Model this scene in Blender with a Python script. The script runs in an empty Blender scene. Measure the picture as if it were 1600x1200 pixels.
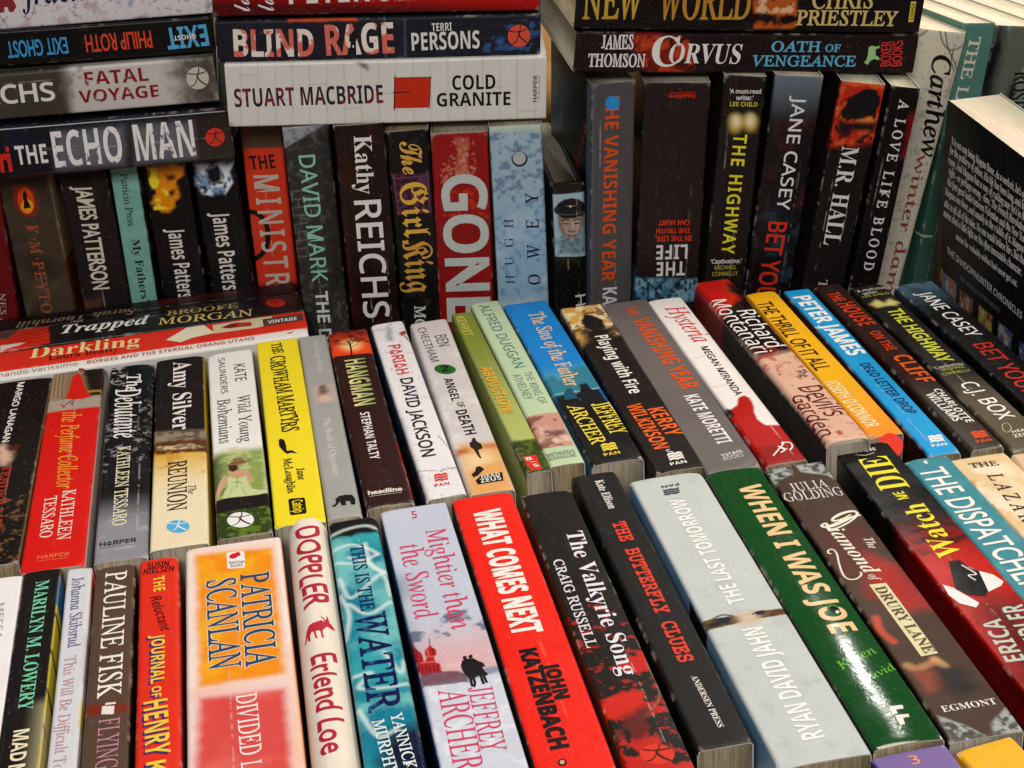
import bpy, math
import numpy as np
from mathutils import Matrix, Vector
from mathutils.geometry import tessellate_polygon

# ------------------------------------------------------------------ camera, world, lamps, exposure
SC = bpy.context.scene
COL = SC.collection
cam_d = bpy.data.cameras.new('camera')
cam_d.sensor_width = 36.0
cam_d.lens = 56.25
cam_d.clip_start = 0.02
cam_d.clip_end = 50
cam = bpy.data.objects.new('camera', cam_d)
COL.objects.link(cam)
cam.matrix_world = Matrix(((0.980393, 0.137200, -0.141438, 0.000000),
    (-0.187442, 0.427933, -0.884160, 0.000000),
    (-0.060781, 0.893336, 0.445260, 0.492000),
    (0, 0, 0, 1)))
SC.camera = cam
world = bpy.data.worlds.new('World')
SC.world = world
world.use_nodes = True
bgn = world.node_tree.nodes['Background']
bgn.inputs[0].default_value = (1.0, 0.93, 0.86, 1)
bgn.inputs[1].default_value = 0.11
def lamp(name, loc, target, sx, sy, power, col):
    l = bpy.data.lights.new(name, 'AREA')
    l.shape = 'RECTANGLE'; l.size = sx; l.size_y = sy; l.energy = power; l.color = col
    o = bpy.data.objects.new(name, l); COL.objects.link(o)
    o.location = loc
    o.rotation_euler = (Vector(target) - Vector(loc)).to_track_quat('-Z', 'Y').to_euler()
    return o
lamp('ceiling_or_fill_lamp', (0.55, 1.0, 1.85), (0.15, 0.75, 0), 0.8, 0.5, 22, (1.0, 0.90, 0.78))
lamp('ceiling_or_fill_lamp', (1.25, 1.12, 0.85), (0.45, 0.95, 0.25), 0.4, 0.3, 11, (1.0, 0.90, 0.76))  # added low fill light that brightens the page tops at right back
lamp('ceiling_or_fill_lamp', (-0.40, -0.95, 1.45), (0.08, 0.85, 0.2), 1.0, 0.6, 29, (1.0, 0.975, 0.95))  # added front fill light, unseen, lifts the upright spines
lamp('ceiling_or_fill_lamp', (0.771, 1.840, 1.275), (0.2, 0.42, 0.126), 0.09, 0.09, 1.8, (1.0, 0.96, 0.90))
SC.view_settings.view_transform = 'Standard'
SC.view_settings.look = 'None'
SC.view_settings.exposure = 0.0
SC.view_settings.gamma = 1.0
SC.view_settings.use_curve_mapping = False
SC.cycles.use_denoising = True
SC.cycles.max_bounces = 8

# ------------------------------------------------------------------ helpers
MM = 0.001
def lin(h):
    c = np.array([int(h[i:i + 2], 16) / 255 for i in (0, 2, 4)])
    c = np.where(c <= .04045, c / 12.92, ((c + .055) / 1.055) ** 2.4) * .92
    return np.maximum(c - .016, c * .42)
def sstep(a, b, x):
    t = np.clip((x - a) / (b - a), 0, 1)
    return t * t * (3 - 2 * t)
def _hash(ix, iy, seed):
    h = (ix.astype(np.int64) * 374761393 + iy.astype(np.int64) * 668265263 + seed * 974634241) & 0xffffffff
    h = ((h ^ (h >> 13)) * 1274126177) & 0xffffffff
    return ((h ^ (h >> 16)) & 0xffff) / 65535.0
def vnoise(x, y, seed):
    ix = np.floor(x); iy = np.floor(y)
    fx = x - ix; fy = y - iy
    fx = fx * fx * (3 - 2 * fx); fy = fy * fy * (3 - 2 * fy)
    a = _hash(ix, iy, seed); b = _hash(ix + 1, iy, seed); c = _hash(ix, iy + 1, seed); d = _hash(ix + 1, iy + 1, seed)
    return (a * (1 - fx) + b * fx) * (1 - fy) + (c * (1 - fx) + d * fx) * fy
def fbm(x, y, seed, octv=4):
    s = 0; a = .5; t = 0
    for k in range(octv):
        s = s + a * vnoise(x + 17.3 * k, y - 9.1 * k, seed + k); t += a
        x = x * 2.03; y = y * 2.03; a *= .55
    return s / t
def polydist(U, S, pts):
    """signed distance, positive inside"""
    P = np.array(pts, float); n = len(P)
    d = np.full(U.shape, 1e9); inside = np.zeros(U.shape, bool)
    for i in range(n):
        ax, ay = P[i]; bx, by = P[(i + 1) % n]
        ex, ey = bx - ax, by - ay
        L2 = ex * ex + ey * ey + 1e-9
        t = np.clip(((U - ax) * ex + (S - ay) * ey) / L2, 0, 1)
        d = np.minimum(d, np.hypot(U - ax - t * ex, S - ay - t * ey))
        cond = (ay > S) != (by > S)
        xi = ax + (S - ay) * ex / (ey if abs(ey) > 1e-9 else 1e-9)
        inside ^= cond & (U < xi)
    return np.where(inside, d, -d)
def smooth(pts, n=5):
    """a rounded curve through the given points"""
    P = np.array(pts, float)
    if len(P) < 3: return P
    Q = np.concatenate([[2 * P[0] - P[1]], P, [2 * P[-1] - P[-2]]])
    out = []
    for i in range(1, len(Q) - 2):
        for t in np.arange(n) / n:
            a, b, c, d = Q[i - 1:i + 3]
            out.append(.5 * (2 * b + (c - a) * t + (2 * a - 5 * b + 4 * c - d) * t * t + (3 * b - a - 3 * c + d) * t ** 3))
    out.append(P[-1])
    return np.array(out)
def linedist(U, S, pts):
    d = np.full(U.shape, 1e9)
    for (ax, ay), (bx, by) in zip(pts[:-1], pts[1:]):
        ex, ey = bx - ax, by - ay
        t = np.clip(((U - ax) * ex + (S - ay) * ey) / (ex * ex + ey * ey + 1e-9), 0, 1)
        d = np.minimum(d, np.hypot(U - ax - t * ex, S - ay - t * ey))
    return d
def paint(U, S, bk, seed):
    """printed artwork of one cover: base colours, printed shapes and some painted shade, then rubbed edges and dust"""
    st = bk['st']; L, T = bk['L'], bk['T']
    C = np.empty(U.shape + (3,)); C[:] = lin(st['c'])
    if 'lc' in st: C[S < .15] = lin(st['lc'])
    if 'rc' in st: C[S > T - .15] = lin(st['rc'])
    k = 0
    def mix(m, col):
        C[:] = C * (1 - m[..., None]) + np.asarray(col) * m[..., None]
    for a in bk['a']:
        k += 1; sd = seed * 31 + k * 7
        if a[0] == 'p':
            pts, h, f, wob, al = a[1:6]
            d = polydist(U, S, pts)
            if wob: d = d + wob * 2.2 * (fbm(U / 4.5, S / 4.5, sd, 3) - .5)
            mix(sstep(-f, f, d) * al, lin(h))
        elif a[0] == 'g':
            (p0, p1), h0, h1, pts, f = a[1:6]
            dx, dy = p1[0] - p0[0], p1[1] - p0[1]
            t = sstep(0, 1, ((U - p0[0]) * dx + (S - p0[1]) * dy) / (dx * dx + dy * dy))
            g = lin(h0) * (1 - t[..., None]) + lin(h1) * t[..., None]
            m = np.ones(U.shape) if pts is None else sstep(-f, f, polydist(U, S, pts))
            mix(m, g)
        elif a[0] == 'n':
            sc, lo, hi, h, al, pts, stx = a[1:8]
            m = sstep(lo, hi, fbm(U / sc * stx, S / sc, sd, 6)) * al
            if pts is not None: m = m * sstep(-.8, .8, polydist(U, S, pts))
            mix(m, lin(h))
        elif a[0] == 'l':
            pts, w, h, al, f = a[1:6]
            mix((1 - sstep(w / 2 - f * .4, w / 2 + f, linedist(U, S, smooth(pts)))) * al, lin(h))
    C *= (0.95 + .10 * fbm(U / 9, S / 9, seed + 5))[..., None]
    # rubbed paper showing along the folds and the head and tail
    w = st.get('wear', .45)
    e = np.minimum(np.minimum(np.abs(S), np.abs(S - T)), np.minimum(U, L - U) * 1.2)
    nz = fbm(U / 3.1, S / 3.1, seed + 11)
    patch = sstep(.48, .66, fbm(U / 17, S / 17, seed + 13, 3))
    m = (1 - sstep(.1, 1.0, e)) * sstep(.46, .70, nz) * patch * w
    corner = np.hypot(np.minimum(np.abs(S), np.abs(S - T)), np.minimum(U, L - U))
    m = np.maximum(m, (1 - sstep(.6, 3.2, corner)) * sstep(.46, .62, nz) * w * 1.1)
    mix(np.clip(m, 0, .85), lin('cfc6ba'))
    # reading creases running along some spines
    rg = np.random.default_rng(seed + 7)
    for _ in range(rg.integers(0, 3)):
        s0 = T * rg.uniform(.18, .82) + .5 * (fbm(U / 25, U * 0, seed + 51) - .5)
        a0 = rg.uniform(0, L * .6); a1 = a0 + rg.uniform(30, 110)
        m = (1 - sstep(.05, .45, np.abs(S - s0))) * sstep(a0, a0 + 12, U) * (1 - sstep(a1 - 12, a1, U)) * sstep(.42, .58, fbm(U / 3, S / 3, seed + 53))
        mix(m * .42 * min(w, .5) / .45, lin('d2cac0'))
    spk = sstep(.82, .88, fbm(U / .9, S / .9, seed + 23, 2)) * .13
    mix(spk, lin('b5aca0'))
    sc_ = sstep(.70, .78, fbm(U / 14, S / .8, seed + 29, 3)) * .02
    mix(sc_, lin('c8c0b8'))
    return np.clip(C, 0.004, .9)

# ------------------------------------------------------------------ materials
def new_mat(name):
    m = bpy.data.materials.new(name); m.use_nodes = True
    nt = m.node_tree; b = nt.nodes['Principled BSDF']
    return m, nt, b
_covers = {}
def cover_mat(gloss):
    g = round(gloss, 2)
    if g in _covers: return _covers[g]
    m, nt, b = new_mat('printed_cover')
    at = nt.nodes.new('ShaderNodeAttribute'); at.attribute_name = 'Col'
    tc = nt.nodes.new('ShaderNodeTexCoord')
    n1 = nt.nodes.new('ShaderNodeTexNoise'); n1.inputs['Scale'].default_value = 900; n1.inputs['Detail'].default_value = 3
    n2 = nt.nodes.new('ShaderNodeTexNoise'); n2.inputs['Scale'].default_value = 70; n2.inputs['Detail'].default_value = 4
    for n in (n1, n2): nt.links.new(tc.outputs['Object'], n.inputs['Vector'])
    mr = nt.nodes.new('ShaderNodeMapRange')
    mr.inputs['From Min'].default_value = .3; mr.inputs['From Max'].default_value = .7
    mr.inputs['To Min'].default_value = max(.05, g - .04); mr.inputs['To Max'].default_value = g + .07
    nt.links.new(n2.outputs['Fac'], mr.inputs['Value'])
    mx = nt.nodes.new('ShaderNodeMix'); mx.data_type = 'RGBA'; mx.blend_type = 'MULTIPLY'
    mx.inputs[0].default_value = .16
    nt.links.new(at.outputs['Color'], mx.inputs[6]); nt.links.new(n1.outputs['Fac'], mx.inputs[7])
    b1 = nt.nodes.new('ShaderNodeBump'); b1.inputs['Strength'].default_value = .05; b1.inputs['Distance'].default_value = .0004
    b2 = nt.nodes.new('ShaderNodeBump'); b2.inputs['Strength'].default_value = .20 if g > .2 else .17; b2.inputs['Distance'].default_value = .0012
    nt.links.new(n1.outputs['Fac'], b1.inputs['Height']); nt.links.new(n2.outputs['Fac'], b2.inputs['Height'])
    nt.links.new(b1.outputs['Normal'], b2.inputs['Normal'])
    nt.links.new(mx.outputs[2], b.inputs['Base Color']); nt.links.new(mr.outputs['Result'], b.inputs['Roughness'])
    nt.links.new(b2.outputs['Normal'], b.inputs['Normal'])
    b.inputs['IOR'].default_value = 1.45
    b.inputs['Specular IOR Level'].default_value = .22 if g > .2 else .5
    _covers[g] = m
    return m
def page_mat(name, c0, c1):
    m, nt, b = new_mat(name)
    tc = nt.nodes.new('ShaderNodeTexCoord')
    mp = nt.nodes.new('ShaderNodeMapping'); mp.inputs['Scale'].default_value = (60, 2600, 60)
    n1 = nt.nodes.new('ShaderNodeTexNoise'); n1.inputs['Scale'].default_value = 1; n1.inputs['Detail'].default_value = 6
    n2 = nt.nodes.new('ShaderNodeTexNoise'); n2.inputs['Scale'].default_value = 45; n2.inputs['Detail'].default_value = 3
    dn = nt.nodes.new('ShaderNodeTexNoise'); dn.inputs['Scale'].default_value = 28; dn.inputs['Detail'].default_value = 2
    ad = nt.nodes.new('ShaderNodeVectorMath'); ad.operation = 'MULTIPLY_ADD'; ad.inputs[1].default_value = (.004, .004, .004)
    nt.links.new(tc.outputs['Object'], dn.inputs['Vector']); nt.links.new(dn.outputs['Color'], ad.inputs[0]); nt.links.new(tc.outputs['Object'], ad.inputs[2])
    nt.links.new(ad.outputs['Vector'], mp.inputs['Vector']); nt.links.new(mp.outputs['Vector'], n1.inputs['Vector'])
    nt.links.new(tc.outputs['Object'], n2.inputs['Vector'])
    cr = nt.nodes.new('ShaderNodeValToRGB')
    cr.color_ramp.elements[0].position = .36; cr.color_ramp.elements[0].color = (*(lin(c1) * .95), 1)
    cr.color_ramp.elements[1].position = .60; cr.color_ramp.elements[1].color = (*lin(c0), 1)
    nt.links.new(n1.outputs['Fac'], cr.inputs['Fac'])
    mx = nt.nodes.new('ShaderNodeMix'); mx.data_type = 'RGBA'; mx.blend_type = 'MULTIPLY'; mx.inputs[0].default_value = .3
    nt.links.new(cr.outputs['Color'], mx.inputs[6]); nt.links.new(n2.outputs['Color'], mx.inputs[7])
    bp = nt.nodes.new('ShaderNodeBump'); bp.inputs['Strength'].default_value = .5; bp.inputs['Distance'].default_value = .0004
    nt.links.new(n1.outputs['Fac'], bp.inputs['Height']); nt.links.new(bp.outputs['Normal'], b.inputs['Normal'])
    nt.links.new(mx.outputs[2], b.inputs['Base Color'])
    b.inputs['Roughness'].default_value = .85
    return m
PAGES = {'w': page_mat('pale_shaded_page_edges', 'd2cab6', 'aca28c'), 'b': page_mat('cream_lit_page_edges', 'efe4cc', 'e0d2b6'), 't': page_mat('tan_page_edges', 'c2b494', '95876a')}  # pale set darkened for shade, cream set brightened for light on the tops
def plain_mat(name, h, rough, scale=40, amt=.35):
    m, nt, b = new_mat(name)
    tc = nt.nodes.new('ShaderNodeTexCoord'); n = nt.nodes.new('ShaderNodeTexNoise')
    n.inputs['Scale'].default_value = scale; n.inputs['Detail'].default_value = 6
    nt.links.new(tc.outputs['Object'], n.inputs['Vector'])
    cr = nt.nodes.new('ShaderNodeValToRGB')
    cr.color_ramp.elements[0].color = (*(lin(h) * (1 - amt)), 1); cr.color_ramp.elements[1].color = (*lin(h), 1)
    nt.links.new(n.outputs['Fac'], cr.inputs['Fac']); nt.links.new(cr.outputs['Color'], b.inputs['Base Color'])
    bp = nt.nodes.new('ShaderNodeBump'); bp.inputs['Strength'].default_value = .3; bp.inputs['Distance'].default_value = .001
    nt.links.new(n.outputs['Fac'], bp.inputs['Height']); nt.links.new(bp.outputs['Normal'], b.inputs['Normal'])
    b.inputs['Roughness'].default_value = rough
    return m

# ------------------------------------------------------------------ meshes
def fast_mesh(name, V, quads=None, tris=None, cols=None, smooth=False):
    me = bpy.data.meshes.new(name)
    V = np.ascontiguousarray(V, np.float32)
    faces = []
    nq = 0 if quads is None else len(quads); ntri = 0 if tris is None else len(tris)
    me.vertices.add(len(V)); me.vertices.foreach_set('co', V.ravel())
    idx = np.concatenate([a for a in ((np.asarray(quads, np.int32).ravel() if nq else None), (np.asarray(tris, np.int32).ravel() if ntri else None)) if a is not None])
    me.loops.add(len(idx)); me.loops.foreach_set('vertex_index', idx)
    tot = np.concatenate([np.full(nq, 4, np.int32), np.full(ntri, 3, np.int32)])
    start = np.concatenate([[0], np.cumsum(tot)[:-1]]).astype(np.int32)
    me.polygons.add(len(tot)); me.polygons.foreach_set('loop_start', start); me.polygons.foreach_set('loop_total', tot)
    if smooth: me.polygons.foreach_set('use_smooth', np.ones(len(tot), bool))
    me.update(calc_edges=True)
    if cols is not None:
        at = me.color_attributes.new('Col', 'FLOAT_COLOR', 'POINT')
        c4 = np.ones((len(V), 4), np.float32); c4[:, :3] = cols
        at.data.foreach_set('color', c4.ravel())
    me.validate()
    return me
def link(name, me, mat, parent):
    o = bpy.data.objects.new(name, me); COL.objects.link(o)
    if mat: me.materials.append(mat)
    o.parent = parent
    return o

GLY = {}
def load_glyphs():
    for f, chars in GLYPHS.items():
        for ch, (adv, cs) in chars.items():
            GLY[(f, ch)] = (adv / 200.0, [np.cumsum(np.array(c, float).reshape(-1, 2), 0) / 200.0 for c in cs])
def area(P):
    x, y = P[:, 0], P[:, 1]
    return .5 * np.sum(x * np.roll(y, -1) - np.roll(x, -1) * y)
def inside(pt, P):
    return polydist(np.array([pt[0]]), np.array([pt[1]]), P)[0] > 0
def grow(P, d, sign):
    """move a closed outline outward by d (sign = orientation of outer outlines)"""
    e = np.roll(P, -1, 0) - P
    l = np.hypot(e[:, 0], e[:, 1])[:, None] + 1e-9
    nrm = np.stack([e[:, 1], -e[:, 0]], 1) / l * sign
    m = nrm + np.roll(nrm, 1, 0)
    q = np.maximum((m * m).sum(1, keepdims=True), .7)
    return P + m * 2 / q * d
def tess(contours):
    """fill a set of outlines (outers with holes) -> verts, tris"""
    ar = [area(c) for c in contours]
    if not ar: return np.zeros((0, 2)), []
    sg = np.sign(ar[int(np.argmax(np.abs(ar)))])
    outs = [i for i, a in enumerate(ar) if np.sign(a) == sg]
    groups = {i: [] for i in outs}
    for i, a in enumerate(ar):
        if np.sign(a) != sg:
            for o in sorted(outs, key=lambda k: abs(ar[k])):
                if inside(contours[i][0], contours[o]): groups[o].append(i); break
    V = []; F = []
    for o, hs in groups.items():
        loops = [contours[o]] + [contours[h] for h in hs]
        t = tessellate_polygon([[Vector((x, y, 0)) for x, y in c] for c in loops])
        b = len(V)
        for c in loops: V.extend(map(tuple, c))
        F.extend((b + i, b + j, b + k) for i, j, k in t)
    V = np.array(V, float).reshape(-1, 2)
    if len(F):
        F = np.array(F)
        a, b, c = V[F[:, 0]], V[F[:, 1]], V[F[:, 2]]
        ar2 = (b[:, 0] - a[:, 0]) * (c[:, 1] - a[:, 1]) - (c[:, 0] - a[:, 0]) * (b[:, 1] - a[:, 1])
        F[ar2 < 0] = F[ar2 < 0][:, [0, 2, 1]]
    return V, F
def refine(V, F, cols, mx):
    for _ in range(6):
        F = np.asarray(F)
        e = np.concatenate([F[:, [0, 1]], F[:, [1, 2]], F[:, [2, 0]]])
        ln = np.hypot(*(V[e[:, 0]] - V[e[:, 1]]).T).reshape(3, -1).max(0)
        big = ln > mx
        if not big.any(): break
        B = F[big]; n = len(V); k = len(B)
        mids = [(V[B[:, i]] + V[B[:, j]]) / 2 for i, j in ((0, 1), (1, 2), (2, 0))]
        cm = [(cols[B[:, i]] + cols[B[:, j]]) / 2 for i, j in ((0, 1), (1, 2), (2, 0))]
        V = np.concatenate([V] + mids); cols = np.concatenate([cols] + cm)
        a = n + np.arange(k); b_ = a + k; c = b_ + k
        F = np.concatenate([F[~big], np.stack([B[:, 0], a, c], 1), np.stack([B[:, 1], b_, a], 1), np.stack([B[:, 2], c, b_], 1), np.stack([a, b_, c], 1)])
    return V, F, cols
def lay_text(t, rng):
    """one line of lettering -> list of (verts in (u, s) mm, tris, colours, height above the cover)"""
    part, txt, font, h, u0, s0, ang, Wd, Ht, o = t
    x = 0; gl = []
    for ch in txt:
        adv, cs = GLY.get((font, ch), (.3, []))
        if cs:
            j = o.get('jit', 0)
            cs2 = cs
            if j:
                r = rng.normal(0, j); sc = 1 + rng.normal(0, j); dy = rng.normal(0, j)
                cs2 = [np.stack([c[:, 0] * sc - c[:, 1] * r, c[:, 1] * sc + c[:, 0] * r + dy * .5], 1) for c in cs]
            gl.append([c + [x, 0] for c in cs2])
        x += adv + o.get('tr', 0)
    allp = np.concatenate([c for g in gl for c in g])
    x0, x1, y1 = allp[:, 0].min(), allp[:, 0].max(), allp[:, 1].max()
    sx, sy = Wd / (x1 - x0), Ht / y1
    sh = o.get('sh', 0); ol = o.get('ol', 0)
    ca, sa = math.cos(math.radians(ang)), math.sin(math.radians(ang))
    res = []
    def emit(colr, dx, dy, grow_mm, z, c2=None):
        for g in gl:
            P = [np.stack([(c[:, 0] - x0) * sx + sh * c[:, 1] * sy, c[:, 1] * sy], 1) for c in g]
            ar = [area(c) for c in P]
            sg = np.sign(ar[int(np.argmax(np.abs(ar)))])
            if grow_mm: P = [grow(c, grow_mm, sg) for c in P]
            V, F = tess(P)
            if not len(F): continue
            cols = np.empty((len(V), 3)); cols[:] = colr
            if c2 is not None:
                tt = np.clip(V[:, 1] / Ht, 0, 1)[:, None] ** 2
                cols = cols * (1 - tt) + c2 * tt
            if 'ds' in o and c2 is not False:
                V, F, cols = refine(V, np.asarray(F), cols, 1.0)
                hx, lo, sc = o['ds']
                m = sstep(lo, lo + .07, fbm((V[:, 0] + 40) / sc, V[:, 1] / sc, len(txt) * 7, 5))[:, None] * .85
                cols = cols * (1 - m) + lin(hx) * m
            X = V[:, 0] + dx; Y = V[:, 1] + dy
            res.append((np.stack([u0 + X * ca - Y * sa, s0 + X * sa + Y * ca], 1), F, cols, z))
    z = .15 + o.get('z', 0)
    if 'sd' in o:
        sd = o['sd']
        emit(lin(sd[0]), sd[1], sd[2], sd[3] if len(sd) > 3 else ol, z - .06)
    emit(lin(h), 0, 0, ol, z, lin(o['c2']) if 'c2' in o else None)
    return res
def lay_shape(m):
    part, h, pts, o = m
    P = np.array(pts, float)
    if 'w' in o:
        P = smooth(P)
        d = np.gradient(P, axis=0); d /= np.hypot(d[:, 0], d[:, 1])[:, None] + 1e-9
        n = np.stack([-d[:, 1], d[:, 0]], 1) * o['w'] / 2
        P = np.concatenate([P + n, (P - n)[::-1]])
    V, F = tess([P])
    cols = np.empty((len(V), 3)); cols[:] = lin(h)
    return (V, F, cols, .08 + o.get('z', 0))

PARTN = {'author': 'author_name', 'publisher': 'publisher_name', 'quote': 'quote_lettering', 'blurb': 'blurb_lettering'}
def book(bk, seed):
    st = bk['st']; L, T, D = bk['L'], bk['T'], bk['D']
    rng = np.random.default_rng(seed)
    r = st.get('r', rng.choice([.8, 1.1, 1.5])); bow = st.get('bow', rng.uniform(-.15, .5)); wav = st.get('wav', .10); hb = st.get('hb', 0)
    th = 2.4 if hb else .4; inset = 3.2 if hb else .6; re_ = st.get('rend', .5)
    base = {'row': (L / 2, T / 2, -D), 'stp': (L / 2, T / 2, -D), 'upr': (L, T / 2, -D / 2), 'side': (L, T / 2, -D / 2), 'stk': (L / 2, 0, -D / 2)}[bk['mode']]
    base = np.array(base)
    ex, ey, ez = (np.array(bk[k]) for k in ('ex', 'ey', 'ez'))
    O = np.array(bk['O']) + base[0] * ex + base[1] * ey + base[2] * ez
    root = bpy.data.objects.new('hardback_book' if hb else 'paperback_book', None); COL.objects.link(root)
    root.empty_display_size = .02
    root.matrix_world = Matrix(((ex[0], ey[0], ez[0], O[0] * MM), (ex[1], ey[1], ez[1], O[1] * MM), (ex[2], ey[2], ez[2], O[2] * MM), (0, 0, 0, 1)))
    root['label'] = bk['label']; root['category'] = 'book'
    if bk['group']: root['group'] = bk['group']
    dents = rng.uniform(0, 1, 4) ** 2 * 1.1; dsize = rng.uniform(2.0, 4.5, 4)
    def zs(u, y):
        """height of the spine face"""
        q = np.clip(y / T, 0, 1)
        z = bow * (1 - (2 * q - 1) ** 2) 
        z = z + wav * 2 * (fbm(u / 45 + seed, y / 30, seed + 3, 2) - .5)
        if re_ > .6: z = z - .55 * re_ * np.exp(-np.maximum(np.minimum(u, L - u), 0) / (re_ * .35))
        else: z = z - .35 * np.exp(-np.maximum(np.minimum(u, L - u), 0) / .8)
        for k, (cu, cy) in enumerate(((0, 0), (0, T), (L, 0), (L, T))):
            z = z - dents[k] * np.exp(-((u - cu) ** 2 + (y - cy) ** 2) / dsize[k] ** 2)
        c = np.clip(np.minimum(y, T - y), 0, r)
        return z - (r - np.sqrt(np.maximum(r * r - (r - c) ** 2, 0)))
    bend = rng.uniform(-.32, .32); skew = rng.uniform(-.9, .9)
    def surf(u, s, off):
        """(u, s) on the wrapped cover -> local xyz in mm; s<0 front or back board on the left, s>T on the right"""
        y = np.clip(s, 0, T)
        u0 = u
        lat = bend * 4 * (u / L) * (1 - u / L) + .22 * (fbm(u / 55, u * 0 + seed, seed + 61, 2) - .5)
        u = u + skew * (y / T - .5) * np.clip(np.abs(2 * u / L - 1) * 1.4 - .4, 0, 1)
        z = np.where(s < 0, s - r, np.where(s > T, T - s - r, zs(u0, y)))
        yy = np.where(s < 0, -off, np.where(s > T, T + off, y))
        return np.stack([u, yy + lat, np.where((s >= 0) & (s <= T), z + off, z)], -1)
    du, ds = (.36, .34) if st.get('fine') else (.7, .6)
    us = np.linspace(0, L, max(8, int(L / du)))
    sp = np.linspace(0, T, max(8, int(T / ds)))
    if st.get('fine_l'): left = -np.linspace(D - r, .8, 150)
    else: left = -np.array([v for v in (D - r, 80, 50, 34, 26, 20, 16, 13, 10, 8, 6, 4.5, 3, 2, 1, .4) if v <= D - r])
    right = T + np.array([v for v in (.4, 1, 2, 3, 4.5, 6, 8, 10, 13, 16, 20, 26, 34, 50, 80, D - r) if v <= D - r])
    ss = np.concatenate([left, sp, right])
    U, S = np.meshgrid(us, ss, indexing='ij')
    V = surf(U, S, 0.0)
    C = paint(U, S, bk, seed)
    nu, ns = U.shape
    ii = np.arange(nu * ns).reshape(nu, ns)
    Q = np.stack([ii[:-1, :-1], ii[1:, :-1], ii[1:, 1:], ii[:-1, 1:]], -1).reshape(-1, 4)
    # rim: the cut edge of the card at head and tail
    VV = [V.reshape(-1, 3)]; CC = [C.reshape(-1, 3)]; QQ = [Q]; n = nu * ns
    prof = V[nu // 2]
    tg = np.gradient(prof[:, 1:], axis=0); tg /= np.hypot(tg[:, 0], tg[:, 1])[:, None] + 1e-9
    inn = np.stack([tg[:, 1], -tg[:, 0]], 1)          # points into the book
    if inn[ns // 2, 1] > 0: inn = -inn
    rimc = lin(st['c']) if hb else lin('d9d2c6')
    for e in (0, nu - 1):
        o_ = V[e].copy(); i_ = o_.copy(); i_[:, 1:] += inn * th
        i2 = i_.copy(); i2[:, 0] += (inset + 1.5) * (1 if e == 0 else -1)
        VV += [o_, i_, i_, i2]; CC += [np.tile(rimc, (ns, 1)), np.tile(rimc, (ns, 1)), np.tile(rimc * .8, (ns, 1)), np.tile(rimc * .8, (ns, 1))]
        k = np.arange(ns - 1)
        for q in (0, 2):
            a = n + q * ns
            QQ.append(np.stack([a + k, a + k + 1, a + ns + k + 1, a + ns + k], 1))
        n += 4 * ns
    gl = st.get('gloss', .32 + .05 * (seed // 13 % 5))
    cm = cover_mat(gl)
    tomm = lambda P: (P - base) * MM
    cover = link('cover', fast_mesh('cover', tomm(np.concatenate(VV)), np.concatenate(QQ), None, np.concatenate(CC), True), cm, root)
    # page block
    g = th + .4; rr = max(r - g, .3)
    pf = [(g, -D + .6), (g, -g - rr)]
    pf += [(g + rr * (1 - math.cos(a)), -g - rr + rr * math.sin(a)) for a in np.linspace(.2, 1.37, 5)]
    pf += [(T - y, z) for y, z in pf[::-1]]
    if hb: pf = [(y, min(z, -4.0)) for y, z in pf]
    pf = np.array(pf); npf = len(pf)
    lo = np.column_stack([np.full(npf, inset), pf]); hi = np.column_stack([np.full(npf, L - inset), pf])
    PV = np.concatenate([lo, hi])
    k = np.arange(npf)
    side = np.stack([k, (k + 1) % npf, (k + 1) % npf + npf, k + npf], 1)
    tri = tessellate_polygon([[Vector((y, z, 0)) for y, z in pf]])
    tris = [t for t in tri] + [(a + npf, b + npf, c + npf) for a, b, c in tri]
    link('page_block', fast_mesh('page_block', tomm(PV), side, tris), PAGES[st.get('page', 'w')], root)
    # printing: lettering and crisp marks, one mesh per kind of part
    parts = {}
    for t in bk['t']:
        parts.setdefault(PARTN.get(t[0], t[0]), []).extend(lay_text(t, rng))
    for m in bk['m']:
        parts.setdefault(PARTN.get(m[0], m[0]), []).append(lay_shape(m))
    for name, pcs in parts.items():
        vs = []; fs = []; cs = []; n = 0
        for V2, F2, c2, off in pcs:
            if not len(F2): continue
            if bow > .6 or r > 1.6: V2, F2, c2 = refine(V2, F2, c2, 1.6)
            elif np.ptp(V2[:, 0]) > 14 or np.ptp(V2[:, 1]) > 14: V2, F2, c2 = refine(V2, F2, c2, 8)
            F2 = np.asarray(F2)
            d1 = V2[F2[:, 1]] - V2[F2[:, 0]]; d2 = V2[F2[:, 2]] - V2[F2[:, 0]]
            lmax = np.maximum((d1 * d1).sum(1), (d2 * d2).sum(1)) ** .5 + 1e-9
            F2 = F2[(np.abs(d1[:, 0] * d2[:, 1] - d1[:, 1] * d2[:, 0]) / lmax) > .004]   # drop slivers
            if not len(F2): continue
            vs.append(surf(V2[:, 0], V2[:, 1], off)); cs.append(c2)
            fs.append(np.asarray(F2) + n); n += len(V2)
        if not vs: continue
        Vp = np.concatenate(vs); Cp = np.concatenate(cs)
        Cp = Cp * (.9 + .14 * fbm(Vp[:, 0] / 3, Vp[:, 1] / 3 + Vp[:, 2] / 3, seed + 41))[:, None]
        link(name, fast_mesh(name, tomm(Vp), None, np.concatenate(fs), np.clip(Cp, .004, .9), True), cm, cover)
    return root

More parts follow.
